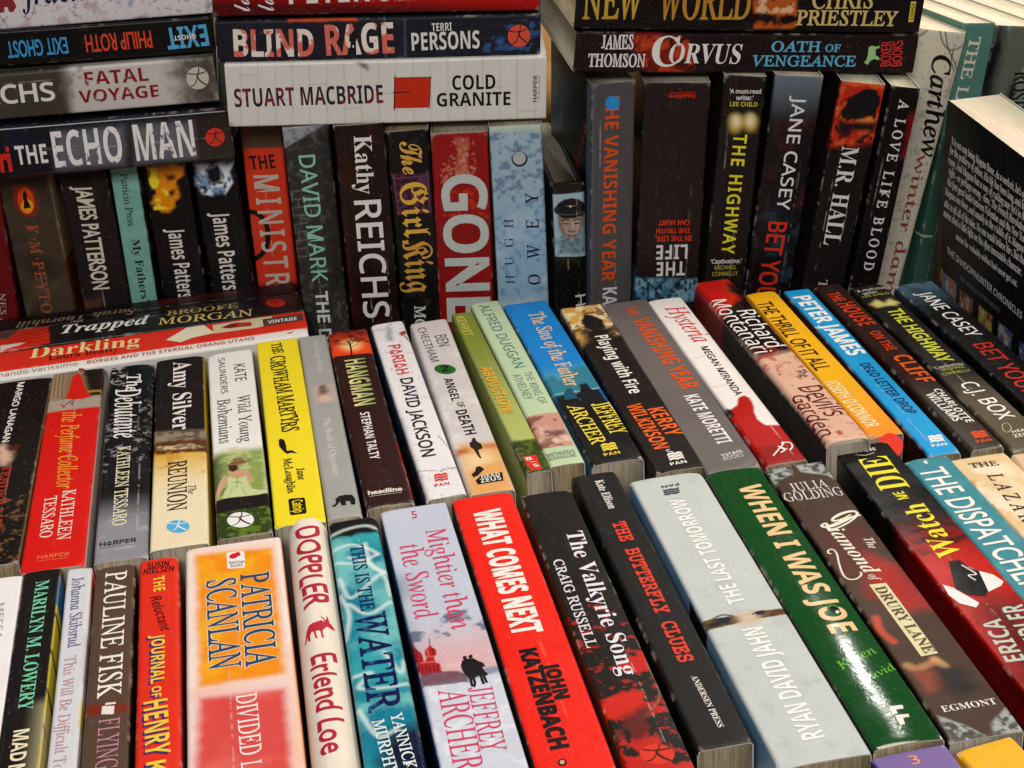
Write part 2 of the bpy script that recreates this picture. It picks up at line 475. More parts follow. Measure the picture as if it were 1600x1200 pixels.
# ------------------------------------------------------------------ setting
def prism(name, pts, z0, z1, mat, kind=None):
    n = len(pts)
    V = np.array([(x, y, z0) for x, y in pts] + [(x, y, z1) for x, y in pts], float) * MM
    k = np.arange(n)
    q = np.stack([k, (k + 1) % n, (k + 1) % n + n, k + n], 1)
    tri = tessellate_polygon([[Vector((x, y, 0)) for x, y in pts]])
    o = link(name, fast_mesh(name, V, q, [t for t in tri] + [(a + n, b + n, c + n) for a, b, c in tri]), mat, None)
    if kind: o['kind'] = kind
    return o
prism('table', [(-1200, -200), (1500, -200), (1500, 2900), (-1200, 2900)], -30, 0, plain_mat('table_cloth', '4a3f38', .9, 120), 'structure')
prism('display_step', [(-400, 916), (21, 916), (21, 872), (150, 852), (300, 826), (362, 812), (362, 838), (437, 838), (437, 862), (700, 862), (700, 1250), (-400, 1250)], 0, 24, plain_mat('display_board', '6a5844', .8), 'structure')
def cardboard_box():
    root = bpy.data.objects.new('cardboard_box', None); COL.objects.link(root)
    root.location = (.185, 1.06, .024)
    root['label'] = 'plain tan cardboard box just visible through the gap between the middle and right stacks'
    root['category'] = 'box'
    m = plain_mat('cardboard', 'b08a58', .8, 90, .2)
    x0, x1, y0, y1, h = -60, 60, -55, 55, 190
    w = 4
    P = [(x0, y0), (x1, y0), (x1, y1), (x0, y1)]
    n = 4
    In = [(x0 + w, y0 + w), (x1 - w, y0 + w), (x1 - w, y1 - w), (x0 + w, y1 - w)]
    V = [(x, y, 0) for x, y in P] + [(x, y, h) for x, y in P] + [(x, y, h) for x, y in In] + [(x, y, w) for x, y in In]
    q = []
    for i in range(4):
        j = (i + 1) % 4
        q += [(i, j, j + 4, i + 4), (i + 4, j + 4, j + 8, i + 8), (i + 8, j + 8, j + 12, i + 12)]
    q += [(3, 2, 1, 0), (12, 13, 14, 15)]
    link('box_body', fast_mesh('box_body', np.array(V, float) * MM, q), m, root)
    fl = np.array([(x0, y0, h + .5), (x1, y0, h + .5), (x1, y0 - 20, h - 48), (x0, y0 - 20, h - 48), (x0, y0 - 3, h + .5), (x1, y0 - 3, h + .5), (x1, y0 - 23, h - 48), (x0, y0 - 23, h - 48)], float) * MM
    link('box_flap', fast_mesh('box_flap', fl, [(0, 1, 2, 3), (4, 5, 6, 7), (0, 1, 5, 4), (1, 2, 6, 5), (2, 3, 7, 6), (3, 0, 4, 7)]), m, root)
cardboard_box()

# ------------------------------------------------------------------ data: lettering outlines and one entry per book (millimetres)
# outlines per face and character: advance, then each outline as dx, dy steps in 1/200 em
GLYPHS = {
 'SA': {
  "'":(38,[[15,92,8,0,5,28,0,23,-18,0,0,-23]]),
  ',':(44,[[12,-24,10,5,7,7,5,9,1,8,-1,8,-3,6,-4,4,-6,2,-8,-4,-4,-8,3,-8,7,-3,0,-12,-7,-10]]),
  '-':(65,[[57,53,-49,0,0,-18,49,0]]),
  '.':(44,[[22,22,-9,-3,-3,-9,3,-8,9,-4,8,4,4,8,-4,9]]),
  '5':(114,[[50,-2,-21,2,-9,2,-7,4,0,16,8,-4,9,-2,20,-3,14,2,11,6,8,9,2,14,-2,12,-7,9,-11,6,-16,2,-13,-1,-11,-2,-9,5,5,68,72,0,0,-16,-57,0,-3,-42,9,2,13,1,20,-3,15,-8,10,-14,3,-17,-4,-20,-10,-15,-17,-10]]),
  'A':(128,[[0,0,56,143,16,0,56,-143,-19,0,-17,44,-57,0,-17,-44],[41,60,45,0,-16,43,-2,6,-2,9,-2,7,-4,-12,-3,-10]]),
  'B':(130,[[19,0,0,143,41,0,24,-2,17,-6,10,-11,3,-17,-1,-11,-6,-9,-8,-7,-12,-4,0,-1,9,-2,8,-3,6,-5,5,-6,3,-8,1,-10,-3,-18,-10,-12,-16,-8,-20,-3],[37,82,27,0,15,1,10,5,5,7,2,10,-2,11,-6,6,-11,4,-16,1,-24,0],[37,15,29,0,16,2,11,6,5,8,2,11,-2,10,-6,8,-10,5,-17,2,-28,0]]),
  'C':(126,[[78,-2,-20,2,-17,7,-12,11,-9,15,-6,18,-2,21,2,20,6,18,10,14,13,12,17,6,21,3,21,-2,18,-7,-7,-15,-15,6,-8,1,-9,1,-11,-1,-10,-3,-8,-5,-8,-6,-9,-19,-4,-24,3,-23,10,-19,6,-6,9,-5,10,-3,11,-1,18,1,17,4,0,-15,-17,-5]]),
  'D':(146,[[19,0,0,143,44,0,21,-2,17,-6,14,-10,10,-14,7,-17,2,-21,-1,-17,-4,-15,-6,-12,-9,-11,-11,-8,-12,-5,-15,-4,-17,-1],[37,15,20,0,21,3,16,6,12,12,6,16,3,20,-1,14,-3,11,-4,9,-6,8,-17,10,-23,3,-24,0]]),
  'E':(111,[[19,0,0,143,80,0,0,-16,-62,0,0,-45,59,0,0,-15,-59,0,0,-51,62,0,0,-16]]),
  'F':(104,[[19,0,0,143,80,0,0,-16,-62,0,0,-51,58,0,0,-15,-58,0,0,-61]]),
  'G':(146,[[81,-2,-21,2,-17,7,-13,11,-10,14,-6,18,-2,21,2,21,7,18,11,15,14,11,19,7,21,2,23,-2,20,-7,-7,-15,-17,6,-10,1,-10,1,-12,-1,-11,-3,-9,-5,-8,-6,-10,-19,-4,-24,1,-16,5,-14,7,-11,10,-9,13,-6,18,-1,16,1,12,2,0,42,-32,0,0,16,50,0,0,-70,-24,-5]]),
  'H':(148,[[19,0,0,143,18,0,0,-61,74,0,0,61,18,0,0,-143,-18,0,0,67,-74,0,0,-67]]),
  'I':(68,[[8,0,0,10,17,4,0,114,-17,4,0,11,52,0,0,-11,-17,-4,0,-114,17,-4,0,-10]]),
  'J':(55,[[-1,-38,-8,1,-7,2,0,15,7,-2,8,0,9,2,4,3,4,4,2,6,0,8,0,142,18,0,0,-141,-2,-18,-8,-12,-12,-8]]),
  'K':(124,[[19,0,0,143,18,0,0,-71,13,14,12,14,39,43,21,0,-57,-62,59,-81,-21,0,-51,68,-15,-13,0,-55]]),
  'L':(105,[[19,0,0,143,18,0,0,-127,63,0,0,-16]]),
  'M':(181,[[19,0,0,143,27,0,44,-117,1,0,45,117,26,0,0,-143,-18,0,0,88,1,20,1,17,-1,0,-48,-125,-15,0,-47,125,1,-16,0,-22,0,-87]]),
  'N':(152,[[19,0,0,143,21,0,76,-118,1,0,0,9,-1,14,0,14,0,81,17,0,0,-143,-21,0,-77,119,-1,0,1,-18,1,-21,0,-80]]),
  'O':(156,[[78,-2,-20,2,-17,7,-13,11,-9,15,-5,18,-2,21,2,20,5,18,9,15,13,11,17,7,20,2,20,-2,16,-7,13,-11,10,-15,5,-18,2,-20,-2,-21,-5,-18,-10,-15,-13,-11,-16,-7],[78,14,12,1,9,2,8,5,7,7,8,18,3,25,-3,24,-8,18,-7,7,-8,4,-9,3,-12,1,-11,-1,-10,-3,-8,-4,-6,-7,-9,-18,-3,-24,3,-25,9,-18,6,-7,8,-5,10,-2]]),
  'P':(121,[[19,0,0,143,38,0,24,-3,17,-8,10,-13,3,-18,-2,-12,-3,-10,-8,-10,-10,-7,-15,-5,-19,-1,-17,0,0,-56],[37,71,15,0,18,2,12,5,8,9,2,13,-2,12,-7,9,-11,5,-16,1,-19,0]]),
  'R':(124,[[19,0,0,143,40,0,23,-3,16,-7,10,-13,3,-18,-1,-10,-3,-9,-5,-7,-6,-5,-14,-7,39,-64,-21,0,-34,59,-29,0,0,-59],[37,74,22,0,15,2,10,5,6,9,2,11,-2,12,-6,8,-11,5,-15,1,-21,0]]),
  'S':(110,[[49,-2,-22,2,-17,5,0,17,18,-6,11,-2,11,0,14,1,10,5,6,7,2,10,0,6,-3,5,-4,5,-6,4,-20,9,-16,7,-12,9,-7,12,-2,14,1,11,5,9,7,7,9,5,11,4,13,1,21,-2,18,-6,-6,-16,-16,6,-18,2,-12,-1,-8,-5,-5,-6,-2,-9,1,-6,2,-6,4,-4,6,-4,18,-9,22,-9,7,-6,6,-7,3,-9,1,-10,-3,-17,-10,-12,-17,-8]]),
  'T':(111,[[47,0,0,127,-45,0,0,16,107,0,0,-16,-44,0,0,-127]]),
  'U':(146,[[72,-2,-23,4,-17,10,-11,17,-3,22,0,92,18,0,0,-93,2,-15,7,-12,12,-7,16,-2,17,2,12,8,6,12,2,14,0,93,18,0,0,-93,-1,-14,-5,-12,-8,-11,-10,-8,-14,-5]]),
  'V':(120,[[51,0,-51,143,19,0,32,-92,5,-16,4,-15,4,15,5,17,32,91,19,0,-51,-143]]),
  'W':(186,[[40,0,-38,143,19,0,22,-87,5,-18,2,-16,3,17,5,18,25,86,19,0,26,-87,5,-18,3,-16,2,16,5,18,22,87,18,0,-38,-143,-18,0,-28,94,-3,11,-2,11,-2,6,-2,-11,-5,-18,-27,-93]]),
  'X':(117,[[1,0,47,74,-44,69,20,0,35,-56,35,56,19,0,-44,-68,47,-75,-20,0,-38,62,-38,-62]]),
  'Y':(113,[[48,0,0,55,-48,88,20,0,37,-70,37,70,19,0,-47,-88,0,-55]]),
  'a':(112,[[43,-2,-13,2,-11,6,-7,10,-3,14,3,14,10,11,16,6,23,3,18,1,0,6,-2,11,-4,8,-7,4,-9,1,-9,-1,-7,-2,-15,-5,-5,13,17,6,9,2,11,1,17,-2,12,-7,7,-11,2,-16,0,-73,-13,0,-3,15,-1,0,-7,-7,-8,-6,-9,-3],[47,12,12,2,11,6,6,9,3,14,0,9,-16,0,-17,-2,-11,-5,-6,-6,-2,-9,2,-8,4,-6,6,-3]]),
  'c':(96,[[60,-2,-13,1,-12,5,-10,7,-8,11,-4,14,-2,17,2,18,5,14,7,11,11,7,12,5,13,1,16,-1,12,-5,-5,-14,-11,3,-12,2,-14,-3,-10,-7,-6,-13,-2,-18,2,-17,6,-12,9,-8,14,-3,15,2,13,4,0,-15,-12,-5]]),
  'd':(123,[[55,-2,-18,3,-14,11,-9,17,-3,24,3,25,9,17,14,11,18,3,11,-1,10,-3,7,-5,5,-7,2,0,-1,8,-1,8,0,43,18,0,0,-152,-14,0,-3,14,-1,0,-5,-6,-7,-5,-10,-4],[58,13,14,2,10,7,5,12,2,16,0,3,-2,18,-5,13,-9,8,-15,3,-13,-3,-9,-9,-5,-13,-2,-17,2,-17,5,-13,9,-8]]),
  'e':(113,[[63,-2,-15,2,-12,4,-11,8,-7,11,-5,13,-2,17,1,16,5,14,7,11,10,8,11,6,13,1,13,-1,11,-5,9,-7,6,-10,4,-12,2,-13,0,-11,-74,0,3,-16,7,-11,10,-8,14,-2,19,2,16,5,0,-15,-16,-5],[30,64,54,0,-1,13,-5,9,-8,7,-12,2,-11,-2,-9,-6,-6,-10]]),
  'g':(123,[[58,-48,-21,2,-18,5,0,16,18,-6,22,-2,12,2,10,6,6,9,2,13,0,4,0,7,0,6,-1,0,-6,-7,-7,-5,-9,-3,-11,-1,-18,4,-14,11,-9,17,-3,23,3,23,9,18,14,11,18,4,10,-1,9,-3,8,-5,7,-7,1,0,2,14,14,0,0,-109,-3,-20,-9,-14,-15,-9],[58,12,14,3,9,6,6,11,2,17,0,4,-2,19,-6,13,-10,7,-14,2,-11,-2,-9,-8,-6,-13,-2,-18,2,-17,6,-13,8,-8]]),
  'h':(124,[[17,0,0,152,18,0,0,-45,-1,-15,1,0,6,8,8,5,9,3,10,1,17,-2,13,-7,7,-12,2,-18,0,-70,-17,0,0,69,-1,11,-5,8,-8,5,-10,1,-15,-2,-10,-8,-5,-12,-1,-17,0,-55]]),
  'i':(52,[[26,125,-4,1,-3,2,-3,3,0,5,0,5,3,4,3,2,4,0,4,0,3,-2,2,-4,1,-5,-1,-5,-2,-3,-3,-2],[17,0,0,107,18,0,0,-107]]),
  'l':(52,[[17,0,0,152,18,0,0,-152]]),
  'm':(187,[[17,0,0,107,14,0,3,-14,1,0,6,7,7,5,9,3,9,1,12,-1,9,-3,7,-6,5,-8,1,0,7,8,8,6,9,3,11,1,16,-2,11,-7,7,-12,2,-18,0,-70,-18,0,0,69,-1,11,-4,8,-7,5,-9,1,-14,-2,-9,-7,-5,-11,-1,-15,0,-59,-18,0,0,69,-1,11,-4,8,-7,5,-10,1,-13,-2,-9,-8,-5,-12,-1,-16,0,-56]]),
  'n':(124,[[17,0,0,107,14,0,3,-14,1,0,6,7,8,5,10,3,10,1,16,-2,13,-7,7,-12,2,-18,0,-70,-17,0,0,69,-1,11,-5,8,-8,5,-10,1,-15,-2,-10,-8,-5,-12,-1,-16,0,-56]]),
  'o':(121,[[60,-2,-13,2,-12,5,-10,7,-8,12,-4,13,-2,17,3,23,10,18,16,11,21,3,14,-1,12,-5,9,-8,8,-11,5,-14,1,-16,-3,-24,-10,-17,-16,-11],[61,13,14,2,9,9,6,13,2,17,-2,17,-6,13,-9,8,-15,2,-14,-2,-9,-8,-6,-13,-2,-17,2,-17,6,-13,9,-9]]),
  'p':(123,[[17,-48,0,155,14,0,3,-14,1,0,5,6,7,5,9,4,12,1,18,-3,14,-11,9,-17,3,-24,-3,-24,-9,-18,-14,-10,-18,-4,-12,1,-9,4,-7,5,-5,6,-2,0,1,-9,1,-9,0,-44],[65,13,9,1,7,4,6,6,4,9,2,10,1,11,-2,17,-5,12,-9,9,-13,2,-14,-2,-9,-7,-5,-11,-2,-17,0,-3,1,-18,5,-13,9,-8]]),
  'r':(83,[[17,0,0,107,14,0,2,-19,1,0,6,8,8,7,9,5,10,1,7,0,6,-1,-3,-16,-5,1,-6,0,-8,-1,-8,-3,-6,-6,-5,-7,-3,-9,-1,-10,0,-57]]),
  's':(96,[[44,-2,-19,2,-15,5,0,16,16,-6,9,-2,9,-1,12,1,8,4,4,5,2,6,-2,7,-8,7,-17,7,-17,8,-7,4,-5,5,-3,7,-1,8,3,12,8,9,13,5,16,2,19,-2,16,-5,-6,-14,-15,5,-15,2,-9,-1,-7,-3,-5,-4,-1,-5,1,-4,2,-4,8,-6,17,-7,17,-7,6,-5,5,-5,3,-7,1,-7,-3,-14,-9,-10,-13,-6]]),
  't':(72,[[50,-2,-8,1,-8,2,-6,4,-5,6,-3,9,-2,11,0,63,-15,0,0,8,16,7,7,23,10,0,0,-25,31,0,0,-13,-31,0,0,-62,1,-9,4,-6,5,-3,7,-2,8,1,7,2,0,-14,-8,-2]]),
  'u':(124,[[55,-2,-17,2,-12,7,-8,12,-2,18,0,70,18,0,0,-69,1,-11,5,-8,7,-5,10,-1,15,2,10,8,5,12,2,16,0,56,18,0,0,-107,-15,0,-2,14,-1,0,-6,-7,-9,-5,-9,-3]]),
  'v':(102,[[41,0,-41,107,19,0,23,-63,3,-10,3,-10,2,-8,1,0,2,8,4,10,3,10,23,63,19,0,-41,-107]]),
  'w':(157,[[32,0,-30,107,18,0,15,-57,4,-17,3,-15,1,0,2,9,2,10,3,10,19,60,19,0,19,-60,4,-15,3,-14,1,0,3,14,4,18,15,57,18,0,-30,-107,-20,0,-19,61,-4,16,-3,12,-1,0,-3,-12,-4,-17,-19,-60]]),
  ' ':(56,[])},
 'B': {
  "'":(38,[[15,92,8,0,5,28,0,23,-18,0,0,-23]]),
  '.':(44,[[22,22,-9,-3,-3,-9,3,-8,9,-4,8,4,4,8,-4,9]]),
  'A':(130,[[-3,0,0,5,6,1,4,3,4,5,4,8,46,117,6,0,47,-113,8,-16,4,-3,6,-2,0,-5,-64,0,0,5,12,2,4,7,-3,10,-6,15,-44,0,-8,-18,0,-3,-1,-4,4,-6,11,-3,1,0,0,-5],[34,48,38,0,-19,47]]),
  'B':(132,[[5,0,0,5,8,2,6,3,2,5,1,9,0,86,-1,13,-3,4,-3,2,-10,2,0,5,61,0,23,-2,16,-6,10,-10,3,-14,-2,-11,-6,-9,-10,-6,-15,-4,18,-5,12,-8,7,-10,3,-12,-4,-16,-10,-13,-17,-7,-23,-3],[54,75,2,0,14,2,8,4,5,9,2,13,-1,12,-4,8,-6,5,-10,1,-5,0,-3,-2,-1,-4,-1,-7],[66,7,11,2,7,6,4,9,2,14,-2,14,-5,10,-10,5,-14,2,-5,0,0,-50,1,-5,2,-4,3,-2]]),
  'C':(139,[[76,-3,-18,2,-17,7,-14,11,-10,14,-7,17,-2,20,2,19,7,18,10,14,14,11,17,6,19,3,15,-2,17,-6,6,-1,6,2,4,7,5,0,0,-47,-5,0,-8,16,-11,13,-13,8,-14,3,-16,-4,-11,-12,-7,-20,-2,-29,2,-26,8,-19,12,-11,18,-4,12,2,12,4,11,8,10,11,5,-6,-11,-13,-13,-9,-15,-5]]),
  'D':(148,[[6,0,0,5,8,1,5,3,2,5,1,8,0,89,-1,10,-3,6,-5,3,-9,1,0,5,62,0,17,-2,15,-3,12,-5,11,-8,8,-10,6,-11,3,-14,1,-15,-2,-25,-9,-19,-14,-13,-20,-8,-26,-3],[66,7,9,1,8,3,7,5,5,6,7,19,2,27,-2,27,-7,19,-12,11,-17,4,-6,-1,-4,-2,-1,-4,-1,-7,0,-94,1,-7,1,-4,4,-2]]),
  'E':(132,[[4,0,0,5,9,1,6,3,2,5,1,9,0,87,-1,11,-2,6,-6,3,-8,1,0,5,114,0,0,-41,-5,0,-4,16,-9,10,-13,5,-19,2,-9,0,-3,-2,-2,-2,-1,-8,0,-43,4,0,11,2,8,5,5,9,4,14,5,0,0,-68,-5,0,-2,11,-3,8,-4,6,-5,4,-8,2,-9,0,-1,0,0,-46,1,-6,2,-4,4,-1,8,-1,13,1,11,3,10,4,7,6,7,9,5,12,6,0,-8,-43]]),
  'F':(120,[[5,0,0,5,8,2,6,3,2,6,1,9,0,87,-1,9,-3,5,-5,3,-9,2,0,5,113,0,0,-41,-5,0,-2,11,-4,9,-6,6,-8,4,-10,3,-14,0,-8,0,-5,-3,-1,-6,0,-45,3,0,11,1,8,6,6,9,3,13,5,0,0,-68,-5,0,-3,15,-6,10,-8,5,-12,2,-2,0,0,-43,2,-11,2,-4,4,-2,14,-2,0,-5]]),
  'G':(151,[[80,-3,-20,2,-18,7,-14,10,-11,15,-7,17,-2,20,2,20,7,17,11,14,14,11,16,6,19,3,16,-2,17,-6,5,-1,3,0,3,2,4,7,5,0,0,-47,-5,0,-5,11,-6,10,-8,8,-8,6,-9,4,-9,1,-16,-4,-12,-12,-6,-20,-3,-28,3,-28,8,-20,5,-7,7,-5,7,-3,9,-1,10,1,6,3,3,6,1,7,0,17,-1,8,-3,5,-6,2,-10,1,0,5,67,0,0,-5,-8,-1,-5,-2,-2,-5,-1,-8,0,-29,-27,-9]]),
  'H':(156,[[5,0,0,5,8,1,6,3,2,6,1,9,0,89,-1,8,-2,5,-6,3,-8,2,0,5,67,0,0,-5,-11,-2,-3,-2,-2,-3,-2,-11,0,-38,48,0,0,38,-2,11,-1,3,-4,2,-11,2,0,5,67,0,0,-5,-9,-2,-5,-3,-2,-5,-1,-8,0,-89,1,-9,2,-5,5,-3,9,-2,0,-5,-67,0,0,5,9,1,5,3,3,6,1,9,0,42,-48,0,0,-42,1,-9,3,-6,5,-3,9,-1,0,-5]]),
  'I':(78,[[4,0,0,5,9,2,5,3,3,5,1,7,0,93,-1,8,-2,4,-6,3,-9,1,0,5,69,0,0,-5,-9,-1,-6,-3,-3,-4,-1,-8,0,-92,2,-10,2,-3,3,-2,12,-3,0,-5]]),
  'K':(152,[[5,0,0,5,9,1,5,3,3,6,0,9,0,89,-1,8,-2,5,-6,3,-8,2,0,5,67,0,0,-5,-11,-2,-3,-2,-2,-3,-2,-11,0,-43,42,41,6,8,2,6,-4,4,-13,2,0,5,58,0,0,-5,-3,0,-18,-6,-21,-18,-22,-22,57,-71,7,-7,10,-2,0,-5,-71,0,0,5,7,0,5,1,3,2,0,2,-1,4,-4,6,-35,44,-5,-5,0,-35,1,-9,3,-6,5,-3,9,-1,0,-5]]),
  'L':(127,[[5,0,0,5,8,1,6,3,2,6,1,9,0,89,-1,8,-2,6,-6,2,-8,2,0,5,69,0,0,-5,-12,-2,-4,-2,-2,-3,-2,-11,0,-88,1,-11,2,-3,3,-2,10,-1,13,1,11,3,9,5,7,7,6,9,6,13,5,0,-7,-46]]),
  'M':(189,[[4,0,0,5,9,1,5,3,3,6,1,9,0,90,-1,10,-2,3,-3,2,-12,2,0,5,51,0,39,-94,40,94,50,0,0,-5,-8,-2,-5,-3,-3,-5,-1,-8,0,-88,1,-12,2,-4,3,-2,11,-2,0,-5,-66,0,0,5,11,2,3,3,2,3,1,12,0,94,-49,-119,-6,0,-49,116,0,-92,1,-10,4,-5,5,-3,9,-1,0,-5]]),
  'N':(147,[[120,-3,-88,107,0,-81,1,-8,2,-6,6,-3,9,-1,0,-5,-45,0,0,5,11,2,3,2,2,3,2,11,0,93,-12,13,-6,2,0,5,42,0,69,-86,0,62,-1,11,-2,3,-3,3,-11,2,0,5,44,0,0,-5,-9,-2,-5,-2,-3,-6,0,-9,0,-115]]),
  'O':(156,[[78,-3,-15,1,-13,4,-12,7,-10,8,-8,11,-7,12,-3,13,-2,15,2,14,3,14,7,12,8,10,11,9,12,6,13,4,15,2,14,-2,13,-3,12,-7,10,-8,9,-11,6,-12,4,-13,1,-15,-1,-15,-4,-13,-6,-12,-9,-11,-10,-8,-12,-7,-14,-4],[79,4,15,4,10,12,7,20,2,28,-2,28,-7,20,-12,12,-15,4,-15,-4,-10,-12,-7,-20,-2,-28,3,-28,7,-20,11,-12]]),
  'P':(124,[[5,0,0,5,8,1,6,3,2,6,1,9,0,89,-1,8,-2,5,-6,3,-8,2,0,5,59,0,22,-2,14,-3,9,-5,7,-8,4,-9,2,-10,-3,-16,-10,-11,-15,-8,-22,-3,-18,0,0,-37,1,-9,3,-6,5,-3,9,-1,0,-5],[54,68,6,0,13,2,8,5,4,9,2,14,-1,14,-4,9,-7,6,-11,1,-5,0,-3,-2,-1,-3,-1,-4]]),
  'R':(141,[[5,0,0,5,8,1,6,3,2,6,1,9,0,89,-1,8,-2,5,-6,3,-8,2,0,5,60,0,26,-3,18,-6,12,-11,3,-16,-2,-12,-5,-9,-10,-7,-13,-5,35,-52,6,-7,3,-2,4,-1,1,0,0,-5,-42,0,-41,63,-6,0,0,-39,1,-9,3,-6,5,-3,9,-1,0,-5],[54,70,7,0,13,1,9,6,6,9,1,14,-1,12,-4,9,-8,6,-10,1,-7,0,-4,-2,-1,-4,-1,-7]]),
  'S':(116,[[13,-3,0,50,6,0,6,-19,8,-13,11,-8,15,-3,10,2,8,5,4,7,2,9,-4,11,-12,10,-19,9,-15,9,-10,9,-6,11,-2,13,1,11,4,10,6,8,8,6,10,4,11,1,13,-2,16,-4,3,0,2,-1,4,2,2,5,6,0,0,-44,-5,0,-4,11,-5,9,-6,7,-7,6,-8,3,-8,1,-9,-1,-7,-4,-5,-6,-1,-8,1,-7,4,-6,6,-5,9,-5,19,-9,11,-6,9,-6,5,-6,4,-7,2,-8,1,-8,-2,-12,-4,-11,-7,-8,-10,-7,-13,-4,-14,-1,-10,1,-10,2,-8,3,-4,1,-4,-2,-3,-5]]),
  'T':(126,[[27,0,0,5,10,1,5,3,3,6,1,9,0,105,-2,0,-14,-2,-11,-7,-7,-11,-3,-14,-6,0,0,41,119,0,0,-42,-5,0,-3,16,-8,10,-11,7,-15,2,-2,0,0,-105,1,-9,3,-6,6,-3,10,-1,0,-5]]),
  'U':(147,[[74,-4,-24,3,-16,10,-9,15,-3,22,0,67,-1,8,-3,5,-5,3,-9,2,0,5,68,0,0,-5,-12,-2,-3,-2,-2,-3,-1,-11,0,-71,1,-16,6,-11,8,-6,13,-2,15,2,11,8,7,13,2,17,0,66,-1,8,-3,5,-6,3,-9,2,0,5,43,0,0,-5,-7,-2,-5,-3,-2,-6,-1,-7,0,-59,-3,-27,-10,-17,-16,-10]]),
  'V':(127,[[63,-4,-50,117,-6,12,-5,4,-6,2,0,5,67,0,0,-5,-8,-1,-5,-1,-4,-3,-1,-4,3,-9,29,-70,27,69,2,10,-1,4,-3,3,-13,2,0,5,43,0,0,-5,-6,-1,-4,-3,-4,-5,-4,-8,-46,-118]]),
  'W':(182,[[51,-3,-41,120,-5,10,-4,3,-6,1,0,5,59,0,0,-5,-9,-2,-2,-3,-1,-4,2,-11,22,-65,24,59,-5,14,-2,6,-3,3,-5,2,-7,1,0,5,63,0,0,-5,-11,-2,-3,-6,2,-8,22,-66,20,61,2,11,0,4,-3,3,-4,2,-6,1,0,5,36,0,0,-5,-5,-2,-4,-4,-6,-12,-38,-116,-6,0,-33,95,-37,-95]]),
  'Y':(127,[[30,0,0,5,9,1,5,3,3,6,1,9,0,29,-34,62,-5,8,-5,5,-4,2,-4,0,0,6,66,0,0,-6,-4,0,-8,-1,-3,-2,-1,-3,3,-7,25,-50,25,42,4,7,1,5,-4,7,-11,2,-1,0,0,6,43,0,0,-6,-5,-1,-4,-3,-8,-9,-34,-56,0,-37,1,-9,2,-6,6,-3,9,-1,0,-5]]),
  'a':(102,[[76,-3,-7,1,-5,2,-3,5,-1,5,-15,-9,-17,-4,-9,2,-7,4,-4,7,-2,9,3,12,10,10,16,8,24,8,0,15,-1,7,-2,5,-5,3,-7,1,-10,-2,-3,-4,3,-6,2,-3,1,-4,-1,-5,-3,-4,-5,-2,-5,-1,-6,1,-4,3,-2,4,-1,5,1,7,4,6,6,5,7,4,10,2,10,1,18,-2,12,-6,7,-10,2,-14,0,-44,1,-7,3,-2,4,2,3,-4,-10,-8],[45,10,7,2,7,7,0,31,-10,-3,-8,-6,-4,-7,-2,-9,3,-11]]),
  'c':(87,[[46,-3,-10,2,-10,4,-8,8,-7,9,-4,12,-1,13,1,13,5,13,7,10,10,7,11,5,12,2,13,-2,10,-4,6,-7,2,-9,-1,-5,-3,-4,-4,-2,-5,-1,-5,1,-4,2,-2,5,-1,6,1,3,0,3,-2,6,-7,1,-7,-2,-5,-6,-4,-10,-1,-14,2,-19,6,-14,9,-9,11,-3,10,3,10,7,4,-3,-8,-9,-9,-7,-10,-4]]),
  'e':(90,[[46,-3,-11,2,-10,4,-8,7,-6,10,-4,13,-1,14,1,13,4,12,7,9,8,8,10,4,11,2,15,-3,12,-9,8,-13,2,-18,0,-3,-49,0,1,-16,5,-11,8,-7,10,-2,12,3,9,10,5,-4,-8,-11,-9,-8,-11,-4],[35,57,25,0,0,7,-1,11,-1,8,-4,4,-6,1,-6,-1,-4,-6,-3,-8,0,-12]]),
  'g':(97,[[43,-42,-17,2,-12,4,-7,6,-3,8,4,8,12,6,-10,8,-3,9,1,7,5,6,7,6,10,5,-10,5,-7,7,-5,8,-1,10,1,9,4,8,6,6,8,5,10,3,11,1,11,-1,11,-3,25,0,0,-11,-14,0,5,-9,2,-10,-1,-9,-4,-7,-5,-6,-7,-5,-9,-2,-10,-1,-4,0,-5,0,-5,-1,-3,-2,-3,-3,-1,-4,3,-5,9,-1,10,0,14,-1,11,-2,8,-3,5,-5,3,-7,1,-8,-3,-13,-10,-10,-16,-6],[47,37,6,2,4,4,2,8,0,12,0,11,-2,8,-4,5,-6,1,-6,-1,-4,-5,-2,-8,-1,-11,1,-12,2,-8,4,-4],[48,-35,13,1,10,3,5,5,2,6,-1,5,-3,3,-5,1,-8,1,-32,0,-5,-5,-2,-7,1,-5,5,-4,8,-3]]),
  'h':(113,[[5,0,0,5,5,1,3,2,2,3,1,6,0,102,-1,5,-1,4,-3,2,-5,1,0,5,38,0,0,-57,13,12,15,4,12,-2,8,-6,5,-10,1,-14,0,-46,1,-6,1,-3,3,-2,5,-1,0,-5,-48,0,0,5,2,0,6,3,2,9,0,48,-2,12,-3,3,-5,1,-8,-3,-8,-8,0,-53,0,-6,2,-3,3,-2,5,-1,0,-5]]),
  'i':(59,[[30,108,-6,1,-5,3,-3,5,-1,6,1,6,3,5,5,3,6,1,6,-1,5,-3,3,-5,1,-6,-1,-6,-3,-5,-5,-3],[5,0,0,5,5,1,4,2,1,3,1,6,0,58,-1,6,-1,4,-3,2,-5,0,0,5,38,0,0,-75,1,-6,1,-3,3,-2,5,-1,0,-5]]),
  'k':(107,[[5,0,0,5,5,1,4,2,1,3,1,6,0,101,-2,10,-3,2,-5,1,0,5,38,0,0,-86,24,24,3,5,2,4,-3,3,-8,1,-1,0,0,5,42,0,0,-5,-11,-2,-10,-8,-16,-15,37,-52,4,-4,5,-1,0,-5,-49,0,0,5,2,0,5,1,1,3,-2,6,-21,29,-4,-4,0,-23,0,-6,2,-3,3,-2,5,-1,0,-5]]),
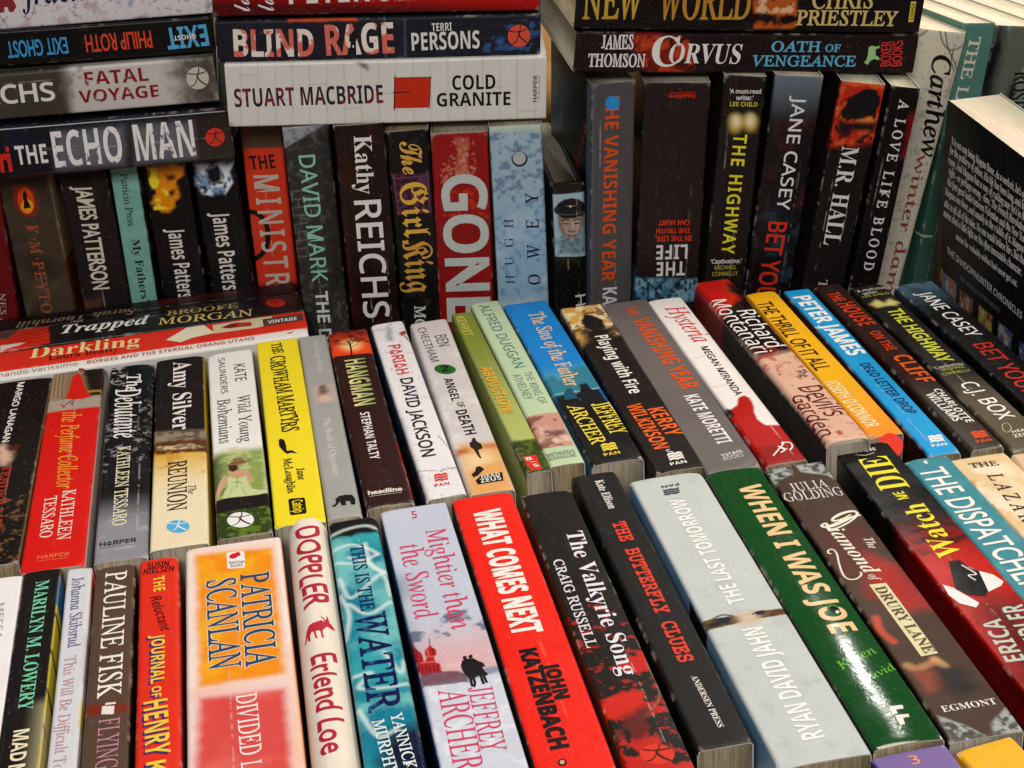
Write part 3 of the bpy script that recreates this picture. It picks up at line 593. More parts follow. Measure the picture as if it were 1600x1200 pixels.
  'l':(59,[[5,0,0,5,5,1,4,2,1,3,1,6,0,101,-2,10,-3,2,-5,1,0,5,38,0,0,-119,1,-6,1,-3,3,-2,5,-1,0,-5]]),
  'm':(165,[[5,0,0,5,5,1,3,2,2,3,1,6,0,58,-1,6,-1,4,-3,2,-5,1,0,4,38,0,0,-13,12,12,15,4,9,-1,7,-3,5,-6,3,-7,13,13,16,4,12,-2,8,-6,4,-10,2,-14,0,-46,0,-6,2,-3,3,-2,5,-1,0,-5,-48,0,0,5,5,1,3,2,2,3,0,6,0,48,-2,12,-3,3,-5,1,-8,-3,-7,-7,0,-54,0,-6,2,-3,2,-2,5,-1,0,-5,-47,0,0,5,5,1,3,2,2,3,0,6,0,48,-2,12,-3,3,-5,1,-8,-3,-7,-8,0,-53,0,-6,1,-3,3,-2,5,-1,0,-5]]),
  'n':(113,[[5,0,0,5,5,1,3,2,2,3,1,6,0,58,-1,6,-1,4,-3,2,-5,1,0,4,38,0,0,-12,13,11,15,4,12,-2,8,-6,5,-10,1,-14,0,-46,1,-6,1,-3,3,-2,5,-1,0,-5,-48,0,0,5,2,0,6,3,2,9,0,48,-2,12,-3,3,-5,1,-8,-3,-8,-8,0,-53,0,-6,2,-3,3,-2,5,-1,0,-5]]),
  'o':(100,[[50,-3,-12,2,-11,4,-9,8,-7,10,-4,12,-1,13,1,13,4,12,7,10,9,8,11,4,12,2,12,-2,11,-4,9,-8,7,-10,4,-11,1,-14,-1,-14,-4,-12,-7,-9,-9,-8,-11,-4],[50,3,7,2,5,7,3,12,0,22,0,22,-3,13,-5,6,-7,2,-7,-2,-5,-6,-2,-13,-1,-22,1,-22,2,-12,5,-7]]),
  'r':(86,[[5,0,0,5,5,1,4,2,1,3,1,6,0,58,-1,6,-1,4,-3,2,-5,0,0,5,37,0,0,-17,6,8,7,7,7,4,6,1,8,-1,5,-3,3,-5,1,-7,-1,-5,-2,-4,-4,-3,-5,-1,-5,1,-3,2,-4,5,-3,3,-3,0,-4,-1,-4,-4,-3,-7,-1,-8,0,-40,1,-6,2,-3,5,-2,7,-1,0,-5]]),
  's':(86,[[45,-3,-9,1,-10,4,-4,1,-4,-2,-3,-4,-4,0,0,34,5,0,4,-11,6,-8,7,-6,9,-2,6,1,5,3,3,4,1,5,-2,8,-9,6,-14,8,-9,5,-7,6,-4,8,-1,8,2,11,6,10,10,6,13,2,7,-1,10,-2,2,-1,2,0,3,1,3,3,4,0,0,-29,-5,0,-4,10,-5,7,-7,4,-8,1,-5,-1,-4,-2,-3,-3,-1,-5,1,-4,2,-4,10,-6,13,-7,9,-5,6,-6,3,-7,2,-10,-3,-13,-6,-10,-10,-6]]),
  't':(68,[[37,-3,-10,2,-7,4,-4,8,-2,10,0,62,-8,0,0,6,20,21,12,16,5,0,0,-34,19,0,0,-9,-19,0,0,-59,2,-9,2,-2,3,-1,6,3,5,7,5,-2,-5,-10,-7,-7,-8,-4]]),
  'u':(112,[[39,-3,-12,2,-8,6,-4,10,-1,14,0,45,-1,6,-1,4,-3,3,-6,1,0,4,39,0,0,-70,1,-5,2,-3,3,-3,5,0,8,2,7,7,0,54,-1,6,-1,4,-4,3,-6,1,0,4,40,0,0,-71,1,-6,2,-3,3,-2,5,-1,0,-5,-18,-2,-21,-5,0,15,-6,-6,-7,-5,-7,-3]]),
  'v':(91,[[42,-3,-31,77,-4,10,-3,2,-5,1,0,5,50,0,0,-4,-3,0,-6,-2,-2,-4,1,-2,16,-44,15,39,2,6,-3,5,-8,2,0,4,30,0,0,-4,-5,-2,-3,-3,-6,-11,-29,-75]]),
  'y':(89,[[16,-42,-7,1,-6,4,-4,5,-1,7,1,5,2,4,4,3,6,1,4,-1,4,-2,2,-3,1,-5,0,-1,0,-2,1,-3,3,0,3,1,5,6,5,9,3,12,-31,76,-4,7,-2,4,-6,1,0,5,49,0,0,-5,-8,-1,-1,-1,-1,-3,1,-3,1,-3,15,-41,14,37,1,5,1,5,-1,2,-2,2,-8,1,0,5,29,0,0,-5,-4,-1,-2,-2,-6,-12,-29,-79,-9,-22,-5,-6,-6,-4,-5,-2]]),
  ' ':(56,[])},
 'SB': {
  '!':(54,[[16,109,1,-22,5,-34,2,-10,3,-3,3,3,2,10,5,34,1,22,0,13,-3,9,-3,5,-5,2,-5,-2,-3,-5,-3,-9],[27,22,-8,-3,-4,-9,4,-8,8,-4,9,4,3,8,-3,9]]),
  "'":(38,[[15,92,8,0,5,28,0,23,-18,0,0,-23]]),
  '-':(65,[[57,53,-49,0,0,-18,49,0]]),
  '2':(114,[[8,0,0,21,36,36,17,19,10,13,2,7,1,7,-1,7,-4,5,-5,4,-8,1,-8,-1,-8,-3,-16,-11,-16,19,13,10,7,5,9,3,10,2,12,1,13,-1,11,-4,9,-6,6,-8,4,-9,2,-11,-1,-11,-4,-10,-6,-10,-7,-10,-22,-21,-18,-17,0,-2,62,0,0,-25]]),
  'A':(138,[[0,0,50,143,37,0,51,-143,-33,0,-10,34,-52,0,-10,-34],[51,59,37,0,-11,34,-2,8,-3,11,-3,9,-3,-10,-3,-11,-2,-7]]),
  'B':(134,[[18,0,0,143,44,0,26,-2,18,-6,6,-5,5,-6,2,-8,1,-9,-1,-12,-4,-9,-7,-7,-10,-3,0,-1,7,-2,6,-3,5,-5,4,-6,3,-7,1,-11,-4,-17,-10,-13,-17,-8,-22,-3],[48,86,18,0,11,1,7,3,4,6,1,7,-1,7,-5,4,-8,3,-11,1,-16,0],[48,25,20,0,12,1,7,4,4,6,1,8,-1,8,-4,5,-8,4,-12,1,-19,0]]),
  'C':(127,[[76,-2,-20,2,-16,7,-13,11,-9,15,-5,18,-1,20,2,21,5,17,10,15,13,11,17,7,20,3,10,-1,11,-2,20,-7,-9,-25,-16,7,-9,2,-7,1,-16,-4,-11,-9,-7,-16,-2,-20,2,-20,6,-15,11,-10,17,-3,17,2,19,6,0,-26,-19,-5]]),
  'D':(148,[[18,0,0,143,45,0,21,-2,18,-6,14,-10,11,-14,7,-17,2,-21,-1,-17,-4,-15,-6,-12,-9,-11,-11,-8,-14,-5,-15,-4,-18,-1],[48,25,13,0,19,3,14,9,8,14,3,21,-3,21,-7,14,-13,8,-18,3,-16,0]]),
  'E':(112,[[18,0,0,143,82,0,0,-25,-52,0,0,-31,49,0,0,-25,-49,0,0,-37,52,0,0,-25]]),
  'F':(110,[[18,0,0,143,82,0,0,-25,-52,0,0,-37,48,0,0,-25,-48,0,0,-56]]),
  'G':(145,[[78,-2,-15,1,-13,4,-12,6,-9,8,-8,10,-5,13,-3,15,-1,17,2,21,6,17,11,15,15,11,18,7,22,2,12,-1,11,-2,20,-6,-10,-24,-15,5,-18,3,-12,-2,-11,-4,-8,-8,-7,-9,-4,-12,-1,-14,1,-13,3,-12,5,-9,7,-8,9,-4,12,-2,11,1,8,1,0,30,-27,0,0,25,57,0,0,-74,-23,-6,-13,-1]]),
  'H':(153,[[18,0,0,143,30,0,0,-56,57,0,0,56,30,0,0,-143,-30,0,0,62,-57,0,0,-62]]),
  'I':(78,[[6,0,0,17,18,8,0,93,-18,8,0,17,65,0,0,-17,-17,-8,0,-93,17,-8,0,-17]]),
  'J':(66,[[3,-42,-10,1,-8,1,0,25,7,-1,7,-1,10,2,4,3,3,5,1,7,1,9,0,134,30,0,0,-134,-1,-16,-4,-14,-7,-9,-9,-7,-11,-4]]),
  'K':(133,[[18,0,0,143,30,0,0,-66,6,9,6,8,39,49,33,0,-49,-63,50,-80,-35,0,-37,60,-13,-9,0,-51]]),
  'L':(113,[[18,0,0,143,30,0,0,-118,58,0,0,-25]]),
  'M':(189,[[18,0,0,143,41,0,34,-109,1,0,35,109,42,0,0,-143,-29,0,0,68,1,15,0,17,1,12,-1,0,-37,-112,-28,0,-34,112,-1,0,1,-12,1,-17,0,-17,0,-66]]),
  'N':(163,[[18,0,0,143,38,0,62,-107,1,0,-1,20,-1,19,0,68,28,0,0,-143,-39,0,-62,108,-1,0,2,-20,0,-21,0,-67]]),
  'O':(159,[[80,-2,-22,2,-17,7,-13,11,-9,15,-6,18,-1,21,1,21,6,17,9,15,13,11,17,7,22,2,21,-2,17,-7,13,-11,9,-15,6,-18,2,-20,-2,-21,-6,-18,-9,-15,-13,-11,-17,-7],[80,23,16,4,11,9,7,16,2,20,-2,20,-7,15,-11,10,-16,3,-17,-3,-11,-10,-6,-15,-3,-20,3,-20,6,-16,11,-9]]),
  'P':(126,[[18,0,0,143,46,0,23,-3,17,-9,9,-14,4,-19,-2,-12,-4,-11,-7,-10,-10,-8,-14,-5,-19,-1,-13,0,0,-51],[48,76,10,0,12,1,9,4,5,6,2,10,-1,9,-5,7,-7,4,-11,1,-14,0]]),
  'R':(132,[[18,0,0,143,42,0,25,-3,18,-8,10,-13,4,-19,-1,-9,-3,-8,-4,-7,-6,-5,-13,-9,42,-62,-34,0,-34,55,-16,0,0,-55],[48,79,10,0,13,2,9,3,4,7,2,8,-2,9,-5,6,-9,3,-13,1,-9,0]]),
  'S':(110,[[50,-2,-22,2,-19,7,0,28,21,-8,11,-3,11,-1,10,1,6,3,3,5,2,6,-2,7,-6,6,-20,11,-11,5,-11,8,-5,6,-4,6,-2,8,-1,9,3,17,10,13,15,8,20,3,11,-1,11,-2,21,-7,-10,-24,-18,6,-16,3,-7,-1,-6,-3,-3,-5,-2,-6,2,-7,5,-5,20,-11,19,-10,7,-6,5,-8,3,-8,1,-10,-3,-17,-10,-14,-17,-8]]),
  'T':(116,[[43,0,0,118,-39,0,0,25,108,0,0,-25,-39,0,0,-118]]),
  'U':(151,[[75,-2,-13,1,-12,3,-10,4,-8,6,-11,17,-4,22,0,92,30,0,0,-88,2,-15,5,-9,9,-6,13,-2,13,2,8,6,5,10,2,15,0,87,30,0,0,-93,-1,-14,-5,-12,-8,-11,-12,-8,-15,-5]]),
  'V':(130,[[48,0,-48,143,31,0,26,-85,3,-8,3,-13,2,-11,2,11,3,13,2,8,27,85,31,0,-49,-143]]),
  'W':(193,[[36,0,-36,143,30,0,18,-78,3,-12,2,-14,2,-12,2,12,2,14,3,10,20,80,29,0,21,-80,2,-10,3,-14,1,-12,2,12,3,14,2,12,19,78,29,0,-36,-143,-34,0,-20,75,-1,7,-2,9,-2,10,-1,7,-1,-7,-2,-10,-2,-9,-2,-7,-19,-75]]),
  'X':(133,[[0,0,47,74,-44,69,33,0,31,-52,30,52,33,0,-45,-71,48,-72,-34,0,-33,54,-34,-54]]),
  'Y':(125,[[47,0,0,55,-47,88,33,0,29,-59,30,59,33,0,-48,-87,0,-56]]),
  'Z':(116,[[5,0,0,20,68,98,-66,0,0,25,102,0,0,-20,-68,-98,70,0,0,-25]]),
  'a':(121,[[42,-2,-13,2,-11,7,-7,10,-3,16,3,15,10,10,15,7,21,2,19,1,0,5,-1,7,-3,5,-6,3,-7,1,-15,-2,-16,-6,-9,21,9,4,10,3,11,2,11,0,20,-2,14,-7,9,-12,3,-17,0,-73,-21,0,-6,15,-1,0,-7,-8,-7,-5,-10,-3],[53,20,9,1,8,5,5,6,1,10,0,9,-11,-1,-13,-1,-7,-4,-5,-6,-1,-7,1,-5,3,-4,5,-2]]),
  'd':(127,[[50,-2,-16,4,-13,10,-9,18,-3,24,3,25,9,18,13,11,17,3,11,-1,8,-3,7,-6,5,-6,1,0,-1,10,-1,12,0,35,30,0,0,-152,-23,0,-6,14,-1,0,-5,-6,-7,-5,-8,-4],[61,22,10,2,7,5,4,9,1,13,0,3,-1,14,-4,11,-7,6,-11,2,-9,-2,-6,-6,-4,-11,-2,-14,2,-14,4,-10,7,-6]]),
  'e':(118,[[65,-2,-15,2,-14,4,-11,8,-9,11,-5,14,-2,17,2,17,5,15,7,11,11,8,12,5,15,1,20,-3,15,-10,10,-15,4,-21,0,-15,-71,0,2,-11,6,-9,8,-5,11,-2,20,2,17,7,0,-23,-16,-6],[40,67,42,0,-2,9,-4,8,-6,4,-9,2,-8,-1,-6,-5,-5,-7]]),
  'g':(127,[[56,-48,-21,1,-19,5,0,24,20,-6,22,-2,10,1,7,5,5,8,1,11,0,2,1,7,0,6,-1,0,-6,-7,-7,-5,-9,-3,-9,-1,-17,4,-13,11,-8,18,-3,23,3,24,8,18,14,11,17,4,10,-1,8,-3,7,-5,7,-7,3,14,25,0,0,-109,-3,-21,-11,-15,-17,-9],[61,21,10,2,7,5,4,9,1,14,0,3,-1,15,-4,10,-7,6,-11,2,-9,-2,-6,-6,-4,-11,-2,-14,2,-14,4,-10,6,-7]]),
  'h':(131,[[16,0,0,152,29,0,0,-31,0,-15,-1,-11,2,0,6,7,7,5,9,3,9,1,16,-2,13,-7,8,-13,2,-18,0,-71,-29,0,0,64,-2,10,-3,7,-5,5,-8,1,-11,-2,-8,-7,-3,-11,-2,-16,0,-51]]),
  'i':(61,[[31,123,-7,1,-5,2,-3,4,-2,7,2,7,3,5,5,2,7,1,6,-1,5,-2,4,-5,1,-7,-1,-7,-4,-4,-5,-2],[16,0,0,109,29,0,0,-109]]),
  'l':(61,[[16,0,0,152,29,0,0,-152]]),
  'm':(196,[[16,0,0,109,22,0,4,-14,2,0,6,7,8,5,9,3,9,1,11,-1,9,-3,8,-5,5,-7,3,0,6,7,8,5,9,3,9,1,16,-2,12,-7,7,-13,2,-18,0,-71,-29,0,0,64,-1,10,-3,7,-6,5,-7,1,-10,-2,-7,-6,-3,-10,-2,-14,0,-55,-29,0,0,64,-1,10,-3,7,-6,5,-7,1,-10,-2,-7,-7,-3,-11,-2,-16,0,-51]]),
  'n':(131,[[16,0,0,109,22,0,4,-14,2,0,6,7,8,5,10,3,10,1,15,-2,13,-7,8,-13,2,-18,0,-71,-29,0,0,64,-1,10,-4,8,-5,4,-8,1,-11,-2,-8,-7,-3,-11,-2,-16,0,-51]]),
  'o':(124,[[62,-2,-15,2,-12,5,-11,8,-8,11,-5,14,-2,17,4,24,10,18,17,11,22,3,15,-1,12,-5,11,-8,8,-11,5,-14,2,-17,-4,-24,-11,-18,-16,-11],[62,22,10,2,7,6,4,11,1,14,-1,14,-4,10,-7,6,-10,2,-10,-2,-7,-6,-4,-10,-2,-14,2,-14,4,-11,7,-6]]),
  'p':(127,[[16,-48,0,157,24,0,4,-14,1,0,6,6,6,5,9,4,10,1,17,-3,13,-11,9,-18,3,-24,-3,-25,-9,-18,-14,-10,-16,-4,-11,1,-8,3,-7,5,-5,5,-1,0,1,-16,0,-44],[67,22,9,2,6,7,4,10,1,14,-1,14,-4,10,-6,6,-9,2,-10,-1,-7,-6,-3,-9,-2,-13,0,-3,2,-14,3,-10,7,-7]]),
  'r':(91,[[16,0,0,109,22,0,5,-18,1,0,6,8,7,6,9,5,11,1,5,0,5,-1,-3,-28,-4,1,-4,0,-8,0,-7,-2,-6,-4,-5,-5,-4,-7,-1,-9,0,-56]]),
  's':(99,[[45,-2,-19,1,-17,5,0,25,19,-7,18,-2,8,0,5,2,2,3,1,4,-1,5,-7,5,-15,7,-17,9,-6,5,-4,6,-2,6,-1,9,3,13,9,10,14,5,17,2,20,-2,19,-6,-9,-22,-16,6,-14,2,-10,-2,-3,-5,1,-5,7,-4,14,-7,17,-7,6,-5,4,-6,3,-7,1,-9,-3,-14,-9,-11,-14,-7]]),
  't':(87,[[53,-2,-9,1,-8,2,-7,5,-6,6,-3,10,-1,12,0,53,-14,0,0,12,16,10,9,23,19,0,0,-23,30,0,0,-22,-30,0,0,-53,1,-5,2,-4,4,-2,6,-1,9,1,9,2,0,-22,-11,-4]]),
  'w':(171,[[33,0,-31,109,30,0,12,-48,3,-12,2,-14,1,-10,1,0,1,8,1,9,2,9,1,6,13,52,33,0,13,-52,2,-9,2,-13,1,-10,1,0,1,10,2,14,3,12,13,48,29,0,-31,-109,-33,0,-8,38,-2,10,-4,15,-3,14,-2,9,-1,0,-2,-9,-3,-14,-4,-15,-2,-10,-9,-38]]),
  'y':(114,[[22,-48,-9,0,-6,2,0,23,5,-1,7,0,8,1,7,5,4,6,4,7,1,6,-43,108,33,0,20,-61,3,-9,1,-10,2,10,3,9,20,61,32,0,-46,-123,-8,-15,-10,-11,-13,-6]]),
  ' ':(56,[])},
 'I': {
  "'":(38,[[15,92,8,0,5,28,0,23,-18,0,0,-23]]),
  ',':(44,[[12,-24,10,5,7,7,5,9,1,8,-1,8,-3,6,-4,4,-6,2,-8,-4,-4,-8,3,-8,7,-3,0,-12,-7,-10]]),
  '-':(65,[[57,53,-49,0,0,-18,49,0]]),
  '.':(44,[[22,22,-9,-3,-3,-9,3,-8,9,-4,8,4,4,8,-4,9]]),
  '3':(100,[[16,114,13,4,10,2,10,-2,8,-4,4,-6,2,-9,-2,-8,-5,-6,-8,-4,-12,-2,0,-18,13,-1,9,-5,5,-7,2,-9,-1,-9,-5,-7,-7,-5,-9,-1,-15,2,-15,8,0,-21,14,-6,15,-2,17,3,14,9,9,13,3,17,-1,10,-4,9,-6,8,-9,5,8,6,6,6,3,8,1,11,-3,14,-8,12,-13,7,-17,2,-13,-1,-13,-5]]),
  '5':(100,[[81,136,-61,0,0,-71,20,2,15,-4,10,-9,3,-13,-2,-9,-6,-8,-9,-5,-11,-2,-15,2,-15,8,0,-20,17,-7,16,-2,18,3,14,10,9,13,4,18,-4,17,-10,14,-15,9,-21,3,0,34,43,0]]),
  'A':(138,[[-25,0,0,4,12,3,9,10,22,37,53,87,4,0,26,-124,2,-6,4,-4,6,-2,8,-1,1,-4,-56,0,0,4,1,0,8,1,4,3,1,6,-1,9,-5,24,-46,0,-3,-1,-2,-1,-10,-18,-5,-10,-1,-6,1,-4,3,-2,11,-1,0,-4],[29,54,44,0,-12,55]]),
  'B':(131,[[-10,0,0,4,1,0,8,1,5,3,2,5,1,9,2,93,-1,10,-2,4,-3,3,-5,2,-7,0,0,4,51,0,20,-1,16,-6,11,-9,6,-13,1,-12,-4,-9,-9,-7,-13,-6,11,-5,9,-7,7,-9,4,-11,1,-12,-3,-11,-7,-8,-10,-7,-14,-4,-17,-1],[38,77,19,2,12,7,5,10,0,14,-4,9,-7,7,-9,4,-11,2,-9,-1,-4,-3,-1,-6,0,-13,0,-29,0,-1,2,-1],[44,6,18,3,12,8,6,12,-2,16,-5,12,-7,8,-11,4,-15,2,-9,-1,-2,-1,-1,-3,-1,-44,0,-5,1,-4,2,-3,3,-2]]),
  'C':(140,[[66,-3,-17,2,-15,5,-14,8,-11,11,-9,14,-6,16,-2,15,1,14,4,14,6,13,9,11,10,9,18,9,20,3,13,-1,16,-4,5,-1,4,1,2,4,4,0,2,-41,-4,0,-1,3,-1,3,-5,13,-8,9,-10,6,-13,2,-12,-2,-11,-5,-9,-8,-8,-10,-5,-12,-3,-14,0,-16,2,-16,8,-19,11,-15,15,-9,17,-3,13,1,11,5,10,8,8,11,5,-4,-10,-13,-11,-10,-13,-5]]),
  'D':(151,[[-11,0,1,4,1,0,7,1,5,3,3,5,1,9,2,93,-1,10,-2,4,-3,3,-5,2,-8,0,1,4,53,0,19,-1,17,-5,15,-9,12,-11,9,-14,6,-17,3,-16,-2,-15,-4,-14,-8,-12,-11,-10,-14,-7,-17,-5,-19,-2],[49,7,15,1,13,5,10,8,7,10,5,12,2,13,0,15,-3,15,-8,20,-12,14,-16,9,-19,3,-10,-1,-2,-2,-1,-3,-1,-11,-2,-88,1,-12,2,-4,4,-3,6,-1]]),
  'E':(135,[[-10,0,0,4,1,0,8,1,5,3,2,5,1,9,2,93,-1,10,-2,4,-3,3,-5,2,-7,0,0,4,105,0,2,-30,-3,0,0,1,-3,8,-3,6,-4,4,-6,3,-20,2,-17,0,-9,-1,-2,-2,-1,-2,-1,-9,-1,-41,17,0,13,2,8,3,4,6,1,9,4,0,-2,-49,-3,0,-2,8,-3,9,-3,3,-4,2,-12,1,-18,0,-1,-46,0,-6,1,-5,1,-3,4,-3,11,-1,14,0,13,1,10,2,9,4,6,6,6,8,4,10,4,0,-5,-38]]),
  'F':(121,[[-9,0,0,4,1,0,10,1,2,2,2,4,2,11,2,93,-1,10,-2,4,-3,3,-5,2,-8,0,1,4,99,0,2,-32,-4,0,0,2,-1,1,-4,11,-6,7,-8,3,-11,1,-16,0,-7,0,-3,-1,-3,-5,0,-14,0,-34,11,0,16,2,5,2,4,4,2,5,2,7,4,0,-1,-50,-4,0,0,5,-2,5,-2,6,-4,4,-6,2,-9,1,-16,0,-1,-49,1,-4,0,-4,2,-4,4,-3,14,-2,0,-4]]),
  'G':(161,[[74,-3,-19,2,-17,5,-15,8,-13,12,-9,14,-6,16,-3,14,1,15,4,14,6,12,8,11,11,9,18,9,22,3,14,-1,13,-3,11,-4,6,-1,6,2,3,6,3,0,2,-43,-4,0,-8,16,-12,12,-14,7,-17,3,-17,-3,-14,-9,-10,-14,-6,-18,-2,-20,3,-19,8,-21,12,-15,17,-10,19,-3,10,1,8,4,6,5,2,6,0,28,0,4,-1,4,-2,4,-3,3,-15,2,0,4,57,0,0,-4,-6,-1,-5,-1,-2,-3,-2,-3,-1,-5,0,-8,0,-33,-22,-10]]),
  'H':(155,[[-10,0,0,4,1,0,9,1,3,2,2,4,2,11,2,93,-1,10,-2,4,-3,3,-5,2,-7,0,0,4,55,0,0,-4,-1,0,-8,0,-5,-3,-2,-6,-1,-9,-1,-31,0,-4,3,-3,5,-1,51,0,5,1,1,4,1,33,-1,10,-2,4,-4,3,-5,2,-7,0,0,4,56,0,-1,-4,-1,0,-7,-1,-5,-2,-3,-6,-1,-8,-1,-93,0,-6,0,-5,2,-4,4,-3,5,-1,7,-1,0,-4,-55,0,0,4,1,0,9,1,3,2,2,4,2,11,1,41,0,2,-1,1,-2,3,-5,1,-51,0,-5,-1,-1,-4,-1,-41,0,-6,1,-5,2,-4,3,-3,5,-1,7,-1,0,-4]]),
  'I':(73,[[-9,0,0,4,1,0,10,1,2,2,2,4,2,11,2,93,-1,10,-2,4,-3,3,-5,2,-8,0,1,4,55,0,0,-4,-1,0,-7,-1,-5,-2,-3,-6,-1,-8,-1,-93,0,-11,2,-4,4,-3,5,-1,7,-1,0,-4]]),
  'J':(76,[[7,-3,-9,1,-8,4,-6,6,-3,7,0,4,1,4,3,2,4,1,4,-1,4,-2,2,-3,2,-4,0,-2,0,-2,0,-4,3,-4,4,-1,3,1,2,4,1,6,1,9,1,90,-1,12,-2,5,-4,2,-14,2,0,4,58,0,-1,-4,-7,0,-5,-3,-3,-4,-1,-9,-1,-78,-1,-19,-6,-13,-8,-8]]),
  'K':(135,[[-10,0,0,4,1,0,9,1,3,2,2,4,2,11,2,93,-1,10,-2,4,-3,3,-5,2,-7,0,0,4,54,0,0,-4,-1,0,-7,0,-5,-3,-2,-4,-1,-9,-1,-39,0,-1,0,-2,2,-2,2,1,40,40,6,8,1,6,-3,4,-9,1,-1,0,0,4,49,0,-1,-3,-1,0,-8,-2,-8,-6,-23,-22,-27,-26,54,-58,7,-8,7,-5,7,-3,7,-1,0,-4,-59,0,0,4,2,0,9,1,2,3,0,3,-3,5,-6,8,-41,44,-3,1,-2,0,0,-2,-1,-45,1,-8,2,-5,4,-3,5,-1,8,-1,0,-4]]),
  'L':(134,[[-7,0,0,4,1,0,8,1,4,3,3,5,1,9,2,93,0,6,-1,4,-2,4,-3,3,-5,2,-8,0,0,4,55,0,0,-3,-8,-1,-4,-3,-3,-5,-1,-9,-2,-90,0,-8,1,-4,1,-4,3,-2,12,-2,14,0,14,1,11,2,8,3,6,6,5,9,4,11,4,0,-3,-39]]),
  'M':(176,[[-11,0,0,4,11,1,3,2,2,4,1,11,3,93,0,10,-2,4,-4,3,-5,2,-7,0,0,4,38,0,41,-106,43,106,38,0,0,-4,-2,0,-7,-1,-4,-2,-3,-6,-1,-8,-2,-93,1,-6,0,-5,2,-4,3,-3,6,-1,7,-1,0,-4,-55,0,0,3,10,2,3,3,2,4,1,13,2,92,-49,-117,-3,0,-44,117,-3,-86,1,-17,2,-5,4,-3,5,-1,7,-1,0,-4]]),
  'N':(149,[[101,-3,-83,114,-2,-86,0,-7,1,-5,2,-4,3,-3,13,-2,0,-4,-45,0,0,4,8,1,5,3,3,5,1,9,2,95,0,2,0,3,-2,4,-4,4,-5,3,-6,1,-1,0,0,4,29,0,77,-106,2,81,0,8,-1,5,-2,4,-3,2,-13,2,0,4,45,0,0,-4,-10,-1,-3,-2,-2,-3,-2,-11,-3,-120]]),
  'O':(154,[[60,-3,-15,2,-14,4,-13,8,-10,10,-8,12,-6,15,-2,14,1,13,2,13,5,13,6,11,9,10,9,8,11,6,12,4,13,1,15,-1,14,-5,12,-8,11,-10,8,-13,5,-14,2,-11,0,-11,-2,-12,-3,-11,-4,-10,-5,-10,-7,-8,-7,-7,-18,-10],[59,3,10,1,9,5,7,6,6,9,6,10,3,12,3,12,0,14,-1,13,-2,14,-6,15,-8,12,-11,7,-13,2,-11,-1,-9,-5,-9,-7,-7,-10,-5,-13,-4,-14,-1,-22,1,-11,2,-11,6,-16,9,-12,11,-8]]),
  'P':(120,[[-10,0,0,4,1,0,8,1,5,2,2,6,1,9,2,93,-1,10,-2,4,-3,3,-5,2,-7,0,0,4,54,0,19,-2,14,-5,11,-10,6,-14,1,-11,-3,-10,-6,-8,-10,-6,-12,-4,-16,-2,-18,0,-2,0,-1,-2,-1,-45,0,-3,1,-2,2,-5,4,-3,14,-2,0,-4],[39,72,18,3,11,7,5,11,-1,15,-4,11,-7,8,-9,4,-13,1,-4,0,-3,-2,-2,-3,-1,-6,-1,-43,1,-3,2,-2]]),
  'R':(134,[[-10,0,0,4,1,0,8,1,5,3,2,5,1,9,2,93,-1,10,-2,4,-3,3,-5,2,-7,0,0,4,58,0,19,-2,15,-5,10,-10,6,-13,1,-13,-5,-10,-10,-9,-16,-6,29,-45,7,-9,6,-7,6,-4,7,-1,1,0,-1,-4,-31,0,-44,68,-5,0,-9,0,-7,1,-1,-43,1,-12,2,-5,4,-3,4,-2,7,0,2,0,0,-4],[42,74,17,3,12,7,6,10,-1,14,-4,11,-7,7,-10,4,-13,2,-8,-1,-4,-4,-1,-8,-1,-44,7,0]]),
  'S':(110,[[46,-3,-13,2,-17,4,-2,1,-3,0,-4,-2,-2,-4,-4,0,-4,45,4,1,6,-18,10,-12,12,-8,14,-3,7,1,5,3,5,4,2,6,1,7,-1,7,-4,11,-9,10,-9,8,-11,9,-12,10,-9,9,-5,9,-3,8,-1,10,1,9,4,7,7,6,9,3,11,1,9,0,9,-2,7,-2,3,-1,4,1,3,4,3,0,4,-41,-3,0,-6,15,-8,11,-9,7,-12,2,-9,-2,-6,-4,-3,-7,1,-10,3,-6,4,-6,13,-13,12,-10,12,-10,11,-14,7,-15,2,-11,-2,-10,-5,-8,-7,-6,-10,-4]]),
  'T':(125,[[15,0,0,4,1,0,11,2,4,2,2,4,2,15,2,97,0,4,-2,2,-5,1,-5,0,-11,0,-9,-2,-6,-4,-4,-5,-2,-7,-2,-8,-4,0,0,33,116,0,2,-34,-4,0,-1,3,0,4,-4,9,-5,7,-9,3,-12,1,-8,0,-4,-1,-1,-4,-2,-98,1,-15,2,-5,4,-2,5,-2,9,0,2,0,0,-4]]),
  'U':(146,[[60,-3,-19,2,-15,8,-12,12,-7,15,-1,8,0,12,1,61,-1,10,-2,5,-4,2,-5,2,-8,1,0,3,58,0,0,-3,-2,0,-8,-2,-5,-3,-2,-7,-1,-9,-1,-57,0,-15,1,-9,5,-11,8,-8,10,-5,13,-2,10,1,9,3,6,6,5,7,3,11,1,19,1,52,-2,17,-2,5,-3,4,-6,2,-8,1,0,3,47,0,0,-3,-3,0,-9,-3,-4,-7,-1,-7,-1,-12,0,-57,-2,-17,-3,-14,-6,-9,-9,-7,-11,-4]]),
  'V':(130,[[25,-3,-26,121,-2,8,-4,5,-6,2,-7,1,-2,0,-1,4,56,0,0,-3,-2,0,-8,-1,-4,-3,-1,-6,1,-10,18,-87,50,84,4,10,1,6,-1,3,-3,2,-11,1,0,4,42,0,0,-4,-1,0,-5,-1,-5,-4,-10,-15,-69,-117]]),
